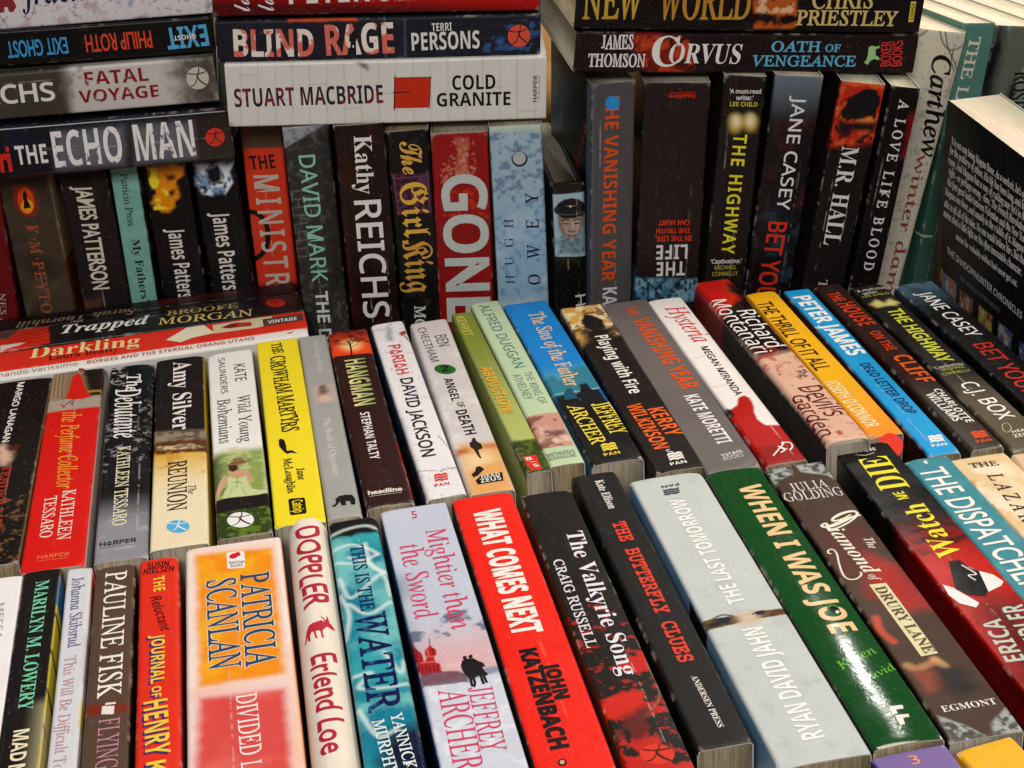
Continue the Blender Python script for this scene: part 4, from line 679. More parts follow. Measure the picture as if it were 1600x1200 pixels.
  'W':(176,[[25,-3,-25,120,-3,9,-4,5,-6,3,-9,1,0,3,56,0,0,-3,-2,0,-8,-1,-4,-3,-1,-6,1,-10,17,-81,32,72,-2,12,-3,8,-4,5,-5,3,-8,1,-1,0,0,3,53,0,0,-3,-10,-2,-3,-2,0,-4,1,-14,16,-77,32,75,3,10,0,7,-5,5,-11,2,0,3,42,0,0,-3,-6,-2,-4,-4,-9,-15,-49,-117,-4,0,-20,95,-43,-95]]),
  'Y':(123,[[14,0,1,4,12,1,3,2,2,3,2,10,1,40,-31,49,-11,16,-5,4,-5,3,-6,2,-7,0,0,4,60,0,0,-4,-12,-2,-2,-2,0,-4,2,-4,2,-5,29,-47,23,37,7,12,2,5,0,3,-2,3,-4,3,-5,1,-8,0,0,4,48,0,0,-4,-5,-1,-5,-4,-12,-15,-33,-53,-1,-41,0,-4,0,-4,3,-4,4,-3,15,-1,0,-4]]),
  'Z':(137,[[-3,0,-1,3,77,128,-38,0,-11,-1,-9,-2,-7,-3,-5,-5,-3,-7,-2,-8,-4,0,2,33,105,0,0,-2,-77,-128,35,0,22,1,12,3,8,7,5,8,3,11,4,0,-3,-38]]),
  'a':(102,[[15,-2,-7,1,-6,4,-5,7,-4,9,-2,17,1,16,6,16,8,14,12,9,13,3,11,-2,6,-9,1,9,15,0,-2,-65,1,-14,1,-2,3,-1,5,4,6,10,3,-3,-10,-17,-12,-6,-7,2,-4,7,-1,10,1,18,-7,-16,-7,-12,-9,-7],[22,10,4,1,5,3,8,12,6,16,3,18,-1,9,-1,8,-5,9,-8,3,-9,-2,-7,-8,-5,-12,-3,-15,-1,-16,2,-14,5,-9]]),
  'b':(101,[[25,-2,-11,1,-9,3,-6,4,-3,5,0,4,0,105,0,6,-1,4,-1,3,-2,2,-8,1,-3,0,0,3,12,2,8,2,9,2,2,0,1,-2,-1,-68,5,8,7,6,7,4,9,1,12,-2,10,-6,8,-9,5,-12,1,-12,-1,-12,-3,-11,-6,-11,-8,-9,-9,-6,-12,-5],[28,3,10,2,9,7,7,10,4,13,1,15,-1,13,-4,9,-5,7,-7,4,-8,1,-8,-2,-7,-6,-5,-11,-2,-15,-1,-30,1,-9,5,-6]]),
  'c':(89,[[30,-2,-13,2,-11,7,-9,11,-5,14,-2,10,1,10,2,10,4,9,5,8,7,6,13,7,14,2,8,-1,8,-3,5,-5,3,-6,0,-4,-1,-4,-3,-2,-4,-1,-7,2,-3,6,0,4,1,3,1,2,0,1,-2,2,-5,1,-10,-2,-9,-6,-6,-10,-3,-13,-1,-13,2,-13,3,-10,6,-8,8,-5,8,-2,14,4,13,13,4,-3,-8,-10,-8,-8,-10,-4]]),
  'd':(106,[[19,-2,-9,1,-8,5,-6,8,-4,10,-2,10,1,11,2,11,4,11,5,10,7,8,5,5,7,4,6,2,7,0,10,-1,6,-6,0,37,0,3,0,3,-2,3,-2,1,-7,1,-3,0,0,4,11,1,8,3,10,2,1,0,1,-2,0,-2,0,-2,-1,-115,0,-6,0,-5,2,-3,4,-1,6,4,7,11,4,-3,-6,-10,-6,-8,-5,-4,-7,-1,-8,2,-5,8,-1,10,1,15,-7,-15,-7,-12,-9,-6],[25,8,5,1,5,4,8,12,6,17,2,19,-1,16,-2,5,-3,4,-4,3,-4,0,-10,-2,-8,-7,-6,-12,-4,-15,-1,-16,1,-14,3,-6,3,-5,5,-3]]),
  'e':(86,[[27,-2,-12,2,-10,6,-8,10,-6,13,-1,10,0,10,3,10,4,10,5,8,7,7,12,8,14,2,8,-1,6,-3,5,-4,3,-7,-1,-12,-8,-11,-16,-8,-24,-6,0,-7,2,-6,3,-9,5,-7,7,-4,9,-1,13,4,13,12,4,-3,-8,-10,-8,-7,-10,-5],[7,47,17,4,11,8,6,10,0,12,-4,6,-6,2,-6,-2,-5,-4,-5,-6,-4,-8,-2,-11]]),
  'f':(59,[[-3,-46,-5,1,-5,3,-4,3,-2,4,1,7,5,2,5,-1,3,-5,0,-3,0,-3,1,-1,2,-1,4,2,3,6,1,10,0,15,-6,91,-19,0,0,7,19,0,-1,10,2,19,6,14,9,8,12,3,7,-1,7,-3,5,-5,2,-5,0,-7,-7,-2,-6,2,-3,5,-1,2,1,2,0,3,-2,2,-5,2,-5,-2,-3,-5,-2,-8,0,-11,1,-23,23,0,1,-7,-24,0,2,-39,0,-43,-1,-15,-2,-12,-7,-16]]),
  'g':(85,[[30,-46,-14,2,-12,5,-9,7,-5,10,0,8,3,8,6,7,10,6,-8,5,-3,5,0,4,2,4,8,11,-13,9,-7,13,0,9,2,9,4,8,7,6,10,4,11,1,7,-1,10,-3,12,-3,13,0,2,-9,-13,0,3,-9,1,-9,-2,-9,-4,-8,-7,-5,-9,-4,-11,-1,-8,0,-4,-4,0,-4,5,-5,12,-5,15,-5,12,-5,9,-8,4,-10,1,-9,-2,-9,-6,-6,-8,-5,-11,-4],[24,38,5,2,5,3,3,6,2,8,1,8,-2,9,-2,7,-4,5,-5,3,-6,1,-5,-1,-5,-4,-3,-6,-3,-7,0,-9,1,-9,3,-7,4,-5,4,-3],[32,-39,13,1,8,4,4,7,0,9,-2,5,-4,4,-11,6,-12,5,-14,3,-11,-11,-1,-13,4,-9,6,-6,9,-4]]),
  'h':(120,[[91,-2,-8,1,-7,4,-5,7,-3,8,-2,11,-1,16,-1,21,0,11,-1,7,-5,9,-7,3,-11,-4,-9,-11,-5,-15,-2,-15,2,-51,-19,0,-4,124,-1,10,-6,7,-11,3,-1,0,-1,8,37,0,2,-37,0,-16,0,-17,2,0,6,12,7,8,8,5,9,2,10,-1,8,-5,6,-6,3,-10,1,-9,1,-13,1,-24,1,-11,2,-10,3,-7,6,-2,6,1,6,3,5,-6,-11,-8]]),
  'i':(53,[[7,117,-4,1,-4,2,-3,4,-2,3,0,4,2,4,2,2,4,1,4,-1,4,-2,3,-4,2,-4,0,-4,-1,-3,-3,-2],[10,-2,-8,2,-4,9,-1,7,0,10,1,46,0,4,0,3,-1,3,-3,2,-10,2,0,3,13,2,9,1,7,2,2,0,1,-2,0,-2,0,-2,-3,-65,0,-8,2,-4,4,-1,6,3,7,12,4,-3,-6,-11,-6,-7,-6,-5]]),
  'k':(101,[[65,-2,-5,1,-5,4,-12,16,-19,29,-10,-10,-2,-38,-16,0,4,123,-1,6,-1,4,-2,2,-9,1,-3,0,1,3,12,2,9,2,5,2,3,0,2,-1,0,-1,1,-4,-4,-92,27,24,6,7,2,5,-4,3,-7,2,1,3,40,0,0,-4,-1,0,-11,-2,-12,-9,-20,-19,24,-35,7,-8,3,-3,3,0,6,3,7,10,4,-4,-5,-10,-6,-7,-6,-4]]),
  'l':(51,[[10,-2,-4,0,-4,3,-3,3,-2,4,0,8,0,14,2,93,-1,6,-2,4,-2,2,-11,2,0,3,12,2,9,1,8,2,2,0,1,-2,0,-4,-3,-114,1,-10,2,-4,3,-1,6,4,6,10,4,-3,-6,-10,-6,-7,-6,-5]]),
  'm':(164,[[123,-2,-9,3,-4,8,-1,14,1,42,-1,11,-2,4,-5,2,-5,-1,-6,-4,-5,-6,-5,-9,-8,-21,-4,-20,-1,-21,-16,0,3,60,-1,17,-2,3,-5,2,-4,-1,-4,-3,-10,-10,-4,-7,-4,-8,-5,-15,-2,-17,-2,-21,-16,0,3,63,0,9,0,6,-2,4,-3,2,-10,2,-1,3,22,3,5,2,3,0,2,0,1,-2,0,-2,0,-2,-2,-35,10,18,10,13,10,7,11,3,10,-3,5,-9,1,-10,0,-17,9,17,9,12,10,8,11,2,10,-3,5,-9,1,-7,0,-9,-1,-47,0,-2,0,-2,2,-4,3,-1,3,1,3,3,3,5,3,7,4,-3,-5,-11,-5,-8,-6,-5]]),
  'n':(108,[[67,-3,-4,1,-4,2,-3,4,-2,4,-1,11,1,23,0,22,-1,12,-2,4,-4,2,-4,-1,-4,-3,-9,-9,-7,-13,-6,-14,-3,-17,-1,-25,-17,0,3,66,0,12,-2,3,-2,2,-9,2,-2,0,0,3,13,2,10,2,8,2,1,0,1,-2,-3,-39,11,18,10,13,10,7,10,3,9,-3,5,-8,2,-8,0,-9,-2,-40,0,-7,0,-4,2,-4,4,-1,5,4,6,13,4,-2,-4,-12,-6,-9,-6,-5]]),
  'o':(104,[[32,-2,-14,2,-12,7,-9,10,-6,13,-1,12,1,11,3,11,6,10,7,8,9,7,10,4,10,1,15,-2,12,-7,9,-10,6,-14,1,-10,0,-10,-3,-10,-4,-9,-6,-8,-7,-7,-13,-7],[33,3,7,2,7,5,5,7,5,8,2,11,2,10,0,11,-2,10,-3,10,-5,7,-7,4,-7,1,-10,-2,-8,-7,-6,-11,-3,-14,-2,-16,2,-14,4,-9,5,-7,6,-4]]),
  'p':(101,[[-18,-44,1,3,7,1,5,3,2,4,1,7,1,96,0,4,-1,4,-1,4,-2,2,-11,1,0,4,12,1,9,2,8,2,2,0,1,-2,0,-3,-1,-15,6,9,7,6,7,4,9,1,10,-2,9,-5,7,-9,5,-11,2,-12,-1,-12,-3,-12,-6,-10,-7,-10,-8,-7,-10,-5,-11,-1,-9,1,-8,3,1,-26,0,-10,2,-3,3,-2,13,-2,0,-3],[29,3,8,1,7,5,6,7,4,9,3,10,2,11,0,11,-2,11,-3,7,-4,6,-6,3,-6,1,-9,-2,-7,-8,-5,-12,-2,-15,0,-29,0,-4,1,-3,4,-7]]),
  'r':(67,[[-4,0,2,62,-1,15,-1,4,-3,2,-10,2,-1,3,13,3,9,1,8,2,2,0,0,-2,-1,-39,13,31,12,10,4,0,3,-2,3,-4,2,-4,0,-5,-1,-4,-3,-2,-4,-1,-7,2,-3,2,-1,4,-9,-15,-5,-18,-4,-22,-1,-25]]),
  's':(74,[[24,-2,-8,0,-6,2,-9,2,-2,-1,-1,-2,-4,0,-4,33,3,-1,5,-12,7,-9,7,-5,8,-2,7,1,4,4,2,5,-1,7,-3,8,-7,8,-8,8,-8,8,-8,9,-4,10,0,9,3,8,7,5,9,1,7,0,6,-2,9,-2,3,1,1,3,3,0,4,-30,-4,0,-5,11,-6,8,-7,4,-7,2,-5,-1,-3,-2,-2,-4,1,-4,3,-7,8,-9,8,-8,8,-8,7,-10,5,-10,1,-7,-1,-7,-4,-6,-5,-4,-6,-3]]),
  't':(56,[[10,-2,-7,2,-5,8,-1,5,0,5,2,66,-14,0,-1,4,9,3,7,6,6,9,5,11,5,0,-1,-26,17,0,0,-7,-17,0,-1,-61,0,-10,2,-3,3,-1,6,4,6,11,4,-4,-11,-17]]),
  'u':(108,[[14,-2,-5,1,-5,2,-3,4,-3,6,-1,9,0,14,1,34,0,6,-1,5,-2,3,-2,2,-10,2,-1,3,13,2,9,2,8,1,2,0,1,-1,0,-2,0,-3,-2,-56,0,-10,1,-6,2,-5,5,-1,6,1,6,5,6,8,5,10,5,12,3,15,2,15,1,16,15,0,-1,-65,1,-13,2,-3,3,-1,6,3,7,12,3,-3,-5,-11,-5,-7,-7,-5,-7,-1,-8,2,-5,8,-1,16,1,22,-9,-22,-10,-14,-10,-9]]),
  'v':(88,[[19,-2,-17,53,-6,18,-5,10,-6,5,-7,1,-1,0,0,4,9,2,6,1,5,2,3,0,7,-9,9,-29,12,-39,12,18,8,16,5,12,1,8,-4,5,-6,5,-3,5,0,3,1,3,2,2,4,0,4,0,4,-3,3,-4,2,-5,0,-11,-3,-13,-7,-15,-10,-18,-18,-27]]),
  'w':(133,[[15,-2,-15,54,-5,18,-5,10,-5,4,-7,2,-1,0,0,3,9,2,7,2,4,1,3,0,6,-10,10,-33,6,-24,25,67,4,0,26,-73,10,17,9,20,2,8,0,6,-5,5,-4,4,-2,4,-1,4,1,3,3,2,3,0,4,-1,4,-2,2,-4,2,-6,-1,-19,-11,-27,-21,-37,-3,0,-24,68,-26,-68]]),
  'x':(83,[[47,-2,-6,0,-4,3,-4,6,-5,10,-9,19,-9,-20,-8,-13,-5,-4,-6,-1,-4,1,-3,2,-3,2,-1,4,0,3,1,3,2,2,3,0,5,-1,6,-2,3,2,4,5,12,25,-14,29,-3,6,-3,3,-4,2,-5,1,-5,0,-4,-1,0,4,18,4,5,2,4,0,3,-1,3,-5,13,-27,9,20,5,9,4,3,6,1,7,-2,4,-6,0,-3,-1,-3,-2,-2,-3,0,-6,1,-2,1,-2,0,-4,-2,-12,-24,13,-28,3,-7,3,-5,3,-3,3,-1,6,4,7,12,3,-4,-10,-18]]),
  'y':(80,[[-2,-46,-4,1,-3,2,-3,2,-2,4,0,3,1,2,3,2,3,1,6,-2,6,-1,5,3,5,8,9,19,-24,54,-5,12,-5,9,-3,5,-4,4,-5,3,-7,1,0,3,9,1,7,2,8,2,4,-4,7,-13,11,-24,15,-36,9,24,5,14,1,9,0,5,-2,5,-5,3,-3,3,-2,2,-2,4,0,3,1,3,3,1,3,1,5,-1,4,-2,3,-4,2,-6,0,-15,-4,-19,-5,-17,-8,-20,-9,-20,-9,-18,-11,-13,-5,-3]]),
  '·':(52,[[26,81,-8,-4,-4,-8,4,-8,8,-4,8,4,4,8,-4,8]]),
  ' ':(56,[])},
 'P': {
  'A':(133,[[72,137,-13,0,-59,-137,20,0,17,40,58,0,18,-40,20,0],[65,107,22,-49,-42,0]]),
  'C':(142,[[131,127,-25,9,-22,2,-24,-3,-21,-10,-16,-15,-10,-20,-3,-24,2,-18,9,-18,14,-16,21,-11,27,-5,28,4,22,8,0,22,-24,-12,-24,-4,-22,4,-18,11,-11,16,-4,21,4,21,11,16,18,11,21,4,23,-3,24,-11]]),
  'D':(150,[[15,0,53,0,25,4,20,10,15,15,10,19,3,20,-3,20,-8,18,-14,16,-21,10,-27,4,-53,0],[35,119,30,0,20,-3,16,-7,11,-11,6,-14,3,-16,-2,-12,-5,-13,-10,-12,-15,-10,-23,-3,-31,0]]),
  'E':(100,[[92,136,-77,0,0,-136,79,0,0,18,-59,0,0,42,55,0,0,18,-55,0,0,41,57,0]]),
  'F':(94,[[88,136,-73,0,0,-136,20,0,0,63,53,0,0,18,-53,0,0,38,53,0]]),
  'G':(148,[[135,67,-46,0,0,-17,26,0,0,-28,-14,-4,-16,-2,-22,4,-17,11,-12,16,-4,21,4,21,11,16,17,11,21,4,24,-3,25,-10,0,20,-27,9,-22,2,-23,-3,-21,-10,-15,-15,-10,-20,-4,-23,4,-22,10,-19,15,-15,20,-9,24,-4,26,3,26,8]]),
  'H':(146,[[131,136,-20,0,0,-59,-76,0,0,59,-20,0,0,-136,20,0,0,59,76,0,0,-59,20,0]]),
  'I':(50,[[35,136,-20,0,0,-136,20,0]]),
  'J':(50,[[35,136,-20,0,0,-132,0,-14,-3,-10,-7,-5,-12,-2,-5,0,3,-19,6,0,18,3,11,10,7,14,2,17]]),
  'L':(98,[[34,136,-19,0,0,-136,81,0,0,18,-62,0]]),
  'M':(156,[[142,136,-18,0,-46,-56,-45,56,-18,0,0,-136,19,0,0,106,1,0,42,-53,3,0,42,53,0,-106,20,0]]),
  'N':(156,[[141,136,-18,0,0,-105,-93,105,-15,0,0,-136,18,0,0,105,91,-105,17,0]]),
  'O':(165,[[9,68,3,-21,10,-19,15,-16,20,-10,25,-4,25,4,21,10,15,16,9,19,4,21,-4,22,-9,19,-16,16,-20,10,-25,3,-24,-3,-21,-11,-15,-15,-10,-19],[29,68,4,21,11,16,17,11,21,4,21,-4,17,-11,11,-16,4,-21,-4,-20,-11,-17,-17,-11,-21,-4,-21,4,-17,11,-11,17]]),
  'P':(102,[[14,136,0,-136,20,0,0,59,20,0,21,3,14,8,8,12,3,15,-3,15,-8,13,-13,8,-19,3],[34,119,23,0,11,-2,7,-5,4,-7,1,-7,-2,-9,-5,-7,-7,-4,-10,-1,-22,0]]),
  'R':(121,[[15,136,0,-136,20,0,0,59,8,0,8,-1,7,-4,10,-9,11,-17,18,-28,24,0,-19,27,-14,22,-16,16,10,5,7,8,4,9,2,11,-4,16,-8,12,-15,8,-18,2],[35,120,13,0,12,-2,8,-4,5,-6,1,-9,-1,-8,-4,-7,-8,-5,-13,-2,-13,0]]),
  'S':(92,[[80,129,-15,7,-16,2,-17,-2,-13,-8,-8,-11,-3,-15,6,-19,15,-13,17,-11,15,-12,6,-14,-1,-6,-4,-5,-7,-5,-10,-1,-10,1,-9,4,-9,6,-8,9,0,-25,18,-10,20,-3,15,3,12,8,8,11,3,15,-6,22,-15,14,-17,10,-15,10,-6,13,2,7,4,5,7,3,9,2,15,-3,17,-12]]),
  'T':(121,[[117,136,-114,0,0,-17,48,0,0,-119,19,0,0,119,47,0]]),
  'X':(142,[[137,136,-23,0,-43,-52,-43,52,-23,0,54,-65,-59,-71,24,0,47,56,47,-56,23,0,-58,71]]),
  'a':(85,[[82,16,-5,-4,-4,-1,-3,1,-1,4,0,46,-2,13,-7,9,-10,6,-13,2,-17,-3,-13,-10,0,-19,14,11,14,4,7,-1,6,-3,3,-5,1,-7,0,-5,-16,-5,-11,-5,-10,-5,-7,-8,-3,-11,2,-8,4,-7,7,-5,9,-2,12,2,12,7,5,-7,9,-2,8,2,9,5],[52,18,-8,-5,-8,-2,-9,3,-4,9,2,7,7,6,9,4,11,4]]),
  'c':(88,[[79,85,-13,5,-13,2,-19,-4,-14,-9,-9,-16,-3,-20,4,-18,9,-14,14,-9,19,-4,14,2,13,3,0,18,-13,-4,-11,-2,-13,2,-9,6,-6,9,-3,13,2,12,6,10,9,6,11,2,11,-2,14,-7]]),
  'd':(102,[[90,136,-18,0,0,-48,-9,3,-9,1,-18,-4,-15,-9,-9,-14,-3,-18,3,-19,9,-15,13,-10,18,-3,38,0],[72,15,-18,0,-13,2,-8,6,-5,10,-1,11,2,13,6,10,9,6,12,3,8,-1,8,-3]]),
  'e':(96,[[88,26,-16,-8,-16,-3,-11,2,-9,5,-7,8,-3,12,63,0,-3,22,-7,15,-13,10,-16,3,-17,-4,-13,-9,-9,-14,-3,-19,3,-18,9,-15,13,-11,19,-4,19,3,17,8],[26,54,3,9,5,7,7,5,10,1,8,-1,7,-5,4,-7,2,-9]]),
  'i':(44,[[31,90,-18,0,0,-90,18,0],[33,117,-4,7,-7,4,-7,-4,-4,-7,4,-7,7,-4,7,4]]),
  'l':(44,[[31,136,-18,0,0,-136,18,0]]),
  'n':(100,[[30,90,-18,0,0,-90,18,0,0,64,11,10,11,3,8,-1,5,-5,4,-6,1,-9,0,-56,18,0,0,55,-3,16,-6,12,-10,6,-12,3,-14,-4,-13,-10]]),
  'o':(110,[[55,92,-19,-4,-15,-10,-10,-14,-4,-18,4,-19,10,-15,15,-10,19,-4,19,4,16,9,10,15,3,20,-3,18,-11,15,-15,9],[54,76,13,-3,9,-6,7,-9,2,-12,-2,-13,-6,-10,-10,-7,-13,-2,-11,2,-10,7,-5,10,-3,13,3,12,6,9,9,6]]),
  'r':(79,[[14,90,0,-90,18,0,0,47,1,11,5,9,7,5,8,3,8,-3,9,-6,9,15,-10,8,-11,3,-6,-2,-7,-4,-6,-7,-7,-10,0,21]]),
  't':(67,[[33,108,-33,-32,0,-2,16,0,0,-48,1,-11,6,-9,9,-6,13,-2,10,2,11,4,0,17,-10,-5,-10,-2,-4,1,-4,2,-3,4,-2,7,0,46,29,0,0,16,-29,0]]),
  'u':(100,[[87,0,0,90,-17,0,0,-64,-10,-10,-12,-3,-8,1,-6,4,-3,6,-1,9,0,57,-18,0,0,-56,2,-15,7,-11,9,-7,13,-3,14,4,13,9,0,-11]]),
  ' ':(56,[])},
 'M': {
  'B':(120,[[15,0,-5,2,-2,5,1,4,2,2,10,1,3,0,0,88,-3,0,-9,1,-2,2,-1,4,2,5,5,2,45,0,19,-2,13,-6,8,-10,3,-14,-4,-13,-9,-10,9,-4,6,-6,4,-8,1,-10,-1,-8,-3,-8,-6,-7,-8,-6,-11,-3,-16,-1],[39,66,21,0,12,1,8,3,5,6,2,8,-1,8,-5,5,-7,4,-10,1,-25,0],[39,14,22,0,16,1,10,4,6,6,1,9,-2,10,-6,6,-10,3,-14,1,-23,0]]),
  'C':(120,[[63,-3,-14,2,-14,6,-11,9,-9,12,-5,15,-2,17,2,16,5,15,9,13,11,9,14,6,15,2,13,-2,14,-4,3,3,4,1,5,-1,2,-3,1,-9,0,-21,-1,-5,-3,-2,-3,0,-6,1,-2,3,-1,7,-3,7,-6,6,-7,4,-10,2,-16,-3,-12,-10,-8,-15,-2,-20,1,-13,4,-11,5,-9,8,-7,9,-4,11,-2,16,3,15,9,6,3,5,-2,2,-5,-1,-4,-3,-3,-10,-8,-15,-6]]),
  'E':(120,[[14,0,-6,2,-1,5,0,4,2,2,9,1,7,0,0,88,-7,0,-9,1,-2,2,0,4,0,4,3,2,8,1,81,0,5,-2,2,-6,0,-23,-2,-7,-2,-1,-3,-1,-3,1,-2,1,-2,7,0,17,-52,0,0,-33,26,0,0,5,1,7,2,2,3,0,3,0,2,-2,1,-9,0,-18,-1,-9,-2,-2,-3,-1,-3,1,-2,2,-1,9,0,3,-26,0,0,-43,52,0,0,16,1,9,2,2,4,0,3,0,3,-2,1,-7,0,-25,-2,-5,-5,-2]]),
  'F':(120,[[16,0,-5,2,-2,5,1,3,1,2,7,2,9,0,0,88,-10,0,-6,2,-2,5,2,5,5,2,86,0,6,-2,1,-6,0,-25,-1,-5,-6,-2,-3,1,-2,1,-2,7,0,17,-53,0,0,-33,26,0,0,2,1,10,2,2,3,0,5,-2,1,-5,0,-25,-1,-7,-2,-1,-3,-1,-3,1,-2,2,-1,9,0,3,-26,0,0,-43,21,0,6,-2,2,-5,-2,-5,-5,-2]]),
  'H':(120,[[17,0,-5,2,-2,5,0,3,2,2,7,2,3,0,0,88,-3,0,-7,1,-2,2,0,4,1,4,2,2,8,1,21,0,9,-1,2,-2,1,-4,-1,-4,-2,-2,-10,-1,-4,0,0,-34,47,0,0,34,-7,0,-8,1,-2,3,0,3,0,4,2,2,11,1,23,0,6,-2,2,-5,-1,-4,-2,-2,-7,-1,-2,0,0,-88,2,0,8,-2,1,-2,1,-3,-1,-4,-2,-2,-10,-1,-19,0,-9,1,-3,2,0,4,0,3,3,2,9,2,5,0,0,40,-47,0,0,-40,6,0,8,-2,2,-2,1,-3,-1,-4,-2,-2,-8,-1]]),
  'L':(120,[[13,0,-5,2,-2,5,0,4,2,2,9,1,13,0,0,88,-13,0,-9,1,-2,2,0,4,1,4,2,2,8,1,49,0,5,-2,2,-5,0,-4,-2,-2,-10,-1,-16,0,0,-88,52,0,0,25,1,10,2,1,4,1,4,-1,2,-1,1,-10,0,-32,-2,-5,-5,-2]]),
  'R':(120,[[13,0,-5,2,-2,5,0,3,2,2,6,2,9,0,0,89,-9,0,-6,1,-2,5,2,5,5,2,41,0,23,-2,8,-2,5,-3,4,-4,4,-5,4,-8,1,-10,-2,-10,-5,-9,-8,-7,-11,-4,5,-4,3,-4,20,-30,3,0,7,-2,2,-2,0,-3,-1,-5,-5,-2,-11,0,-3,1,-3,1,-3,5,-7,9,-7,11,-7,10,-4,7,-5,4,-4,2,-6,0,-13,0,0,-36,7,0,8,-2,2,-2,0,-3,0,-4,-2,-2,-7,-1],[38,63,21,0,12,1,8,4,5,6,2,9,-2,8,-5,7,-8,3,-12,2,-21,0]]),
  'S':(120,[[24,-4,-6,3,-3,7,0,9,-1,9,0,5,0,2,2,6,2,2,4,0,5,-2,3,-7,4,-8,6,-6,10,-4,11,-2,12,2,9,4,6,7,1,8,-1,7,-3,6,-6,4,-9,2,-14,2,-17,4,-12,6,-7,9,-3,13,2,9,4,9,6,7,9,5,11,4,11,1,12,-1,13,-5,2,4,4,1,6,-1,2,-2,2,-24,0,-1,-2,-6,-6,-2,-4,2,-3,6,-4,6,-5,6,-8,3,-9,1,-11,-2,-9,-4,-5,-7,-2,-8,1,-7,5,-5,7,-4,9,-2,16,-2,15,-3,11,-7,6,-9,2,-13,-3,-14,-9,-12,-14,-7,-19,-3,-14,2,-14,5,-2,-6]]),
  'T':(120,[[33,0,-5,2,-2,5,0,3,2,2,6,2,18,0,0,88,-28,0,0,-26,-2,-9,-2,-1,-4,-1,-5,2,-2,6,1,36,2,5,6,2,85,0,5,-2,2,-5,1,-37,-1,-5,-6,-2,-4,1,-2,1,-1,9,-1,26,-28,0,0,-88,19,0,5,-2,2,-5,-1,-5,-5,-2]]),
  'U':(120,[[60,-3,-17,3,-13,9,-9,15,-3,20,0,58,-2,0,-8,1,-1,2,-1,4,1,4,2,2,9,1,20,0,10,-1,2,-2,0,-4,0,-4,-2,-2,-10,-1,-4,0,0,-55,1,-16,5,-11,8,-7,13,-2,13,2,8,7,4,11,2,16,0,55,-5,0,-10,1,-2,2,-1,4,1,4,2,2,8,1,26,0,5,-2,2,-5,-1,-4,-1,-2,-8,-1,-1,0,0,-58,-3,-20,-8,-15,-13,-9]]),
  'Y':(120,[[36,0,-8,1,-1,2,-1,4,1,4,2,2,9,1,14,0,0,32,-33,56,-1,0,-8,1,-2,2,0,4,0,4,3,2,8,1,23,0,7,-1,2,-2,1,-4,-1,-4,-2,-2,-9,-1,-3,0,24,-43,24,43,-4,0,-7,1,-2,2,0,4,0,4,2,2,9,1,18,0,9,-1,2,-2,0,-4,0,-4,-2,-2,-8,-1,-1,0,-34,-57,0,-31,15,0,9,-1,2,-2,0,-4,0,-4,-2,-2,-8,-1]]),
  ' ':(120,[])},
 'S': {
  'D':(150,[[46,-1,-12,1,-8,2,-4,4,-2,5,1,4,3,4,5,2,8,1,14,-2,17,-5,9,12,11,20,9,17,7,13,9,12,9,10,10,9,-15,9,-20,3,-14,-2,-14,-6,-13,-10,-10,-13,-7,-15,-3,-13,1,-6,3,-4,5,-4,5,-1,7,1,6,3,12,9,10,13,4,11,2,11,0,1,0,2,0,3,3,1,2,-1,1,-3,-1,-14,-5,-13,-8,-12,-10,-9,-11,-6,-12,-2,-8,1,-8,3,-6,4,-5,6,-3,7,-1,7,2,10,4,9,6,9,9,8,9,7,11,6,18,5,18,2,23,-3,19,-10,6,3,6,1,2,0,2,-1,-6,-4,-6,-4,10,-16,3,-21,-1,-11,-3,-12,-4,-12,-6,-10,-7,-9,-8,-7,-14,-7,-14,-3,-13,2,-12,4,-13,-5],[100,6,12,2,12,6,10,11,7,14,5,16,2,15,-3,19,-7,13,-7,-13,-6,-21,-5,-15,-5,-12,-6,-10,-6,-8,-8,-7,-10,-6,8,-3],[44,4,10,1,9,5,-13,5,-11,2,-9,-2,-3,-4,0,-2,2,-2,7,-2]]),
  'T':(123,[[63,52,-9,1,-6,4,-5,6,-1,8,2,11,7,12,11,11,15,11,19,7,20,2,22,-3,12,-3,8,0,8,0,5,2,1,1,2,-2,-3,-6,-8,-7,-5,-3,-6,0,-11,1,-14,5,-14,4,-12,2,-9,-1,-10,-3,-9,-5,-8,-6,-7,-7,-6,-8,-3,-8,-1,-7,0,-5,3,-3,4,-3,4,-1,5,1,5,3,10,10,7,13,2,7,1,7,0,3,0,3,0,2,2,1,3,-3,3,-8,2,-9,-2,-10,-3,-9,-6,-7,-7,-6,-9,-4],[49,-1,-16,1,-12,5,-7,7,-2,10,1,7,5,6,6,4,8,1,5,0,5,-3,3,-3,1,-4,-1,-5,-2,-3,-4,-2,-3,-1,-3,0,-4,-1,-2,-1,-1,-3,2,-4,4,-3,5,-2,8,-1,10,1,10,4,8,5,8,9,7,12,6,16,11,23,13,16,11,10,7,3,1,0,1,-2,-2,-4,-4,-8,-4,-13,-2,-15,-5,-16,-8,-15,-11,-13,-14,-10,-18,-6]]),
  'b':(96,[[89,24,-11,-8,-11,-2,-2,0,-2,0,-18,-11,-18,-4,-7,1,-5,3,-3,4,-1,7,3,11,10,18,-5,-5,-6,-4,-3,4,13,11,7,10,36,56,25,2,-43,-72,-5,-9,-6,-10,-5,-9,-2,-6,1,-4,4,-2,9,3,14,9,-3,7,-1,9,1,7,2,6,4,7,4,5,5,3,4,1,8,-3,2,-9,-1,-8,-3,-8,-5,-8,-7,-7,9,2,9,7],[63,21,10,12,2,9,-1,5,-4,1,-4,-2,-4,-7,-2,-8,1,-6]]),
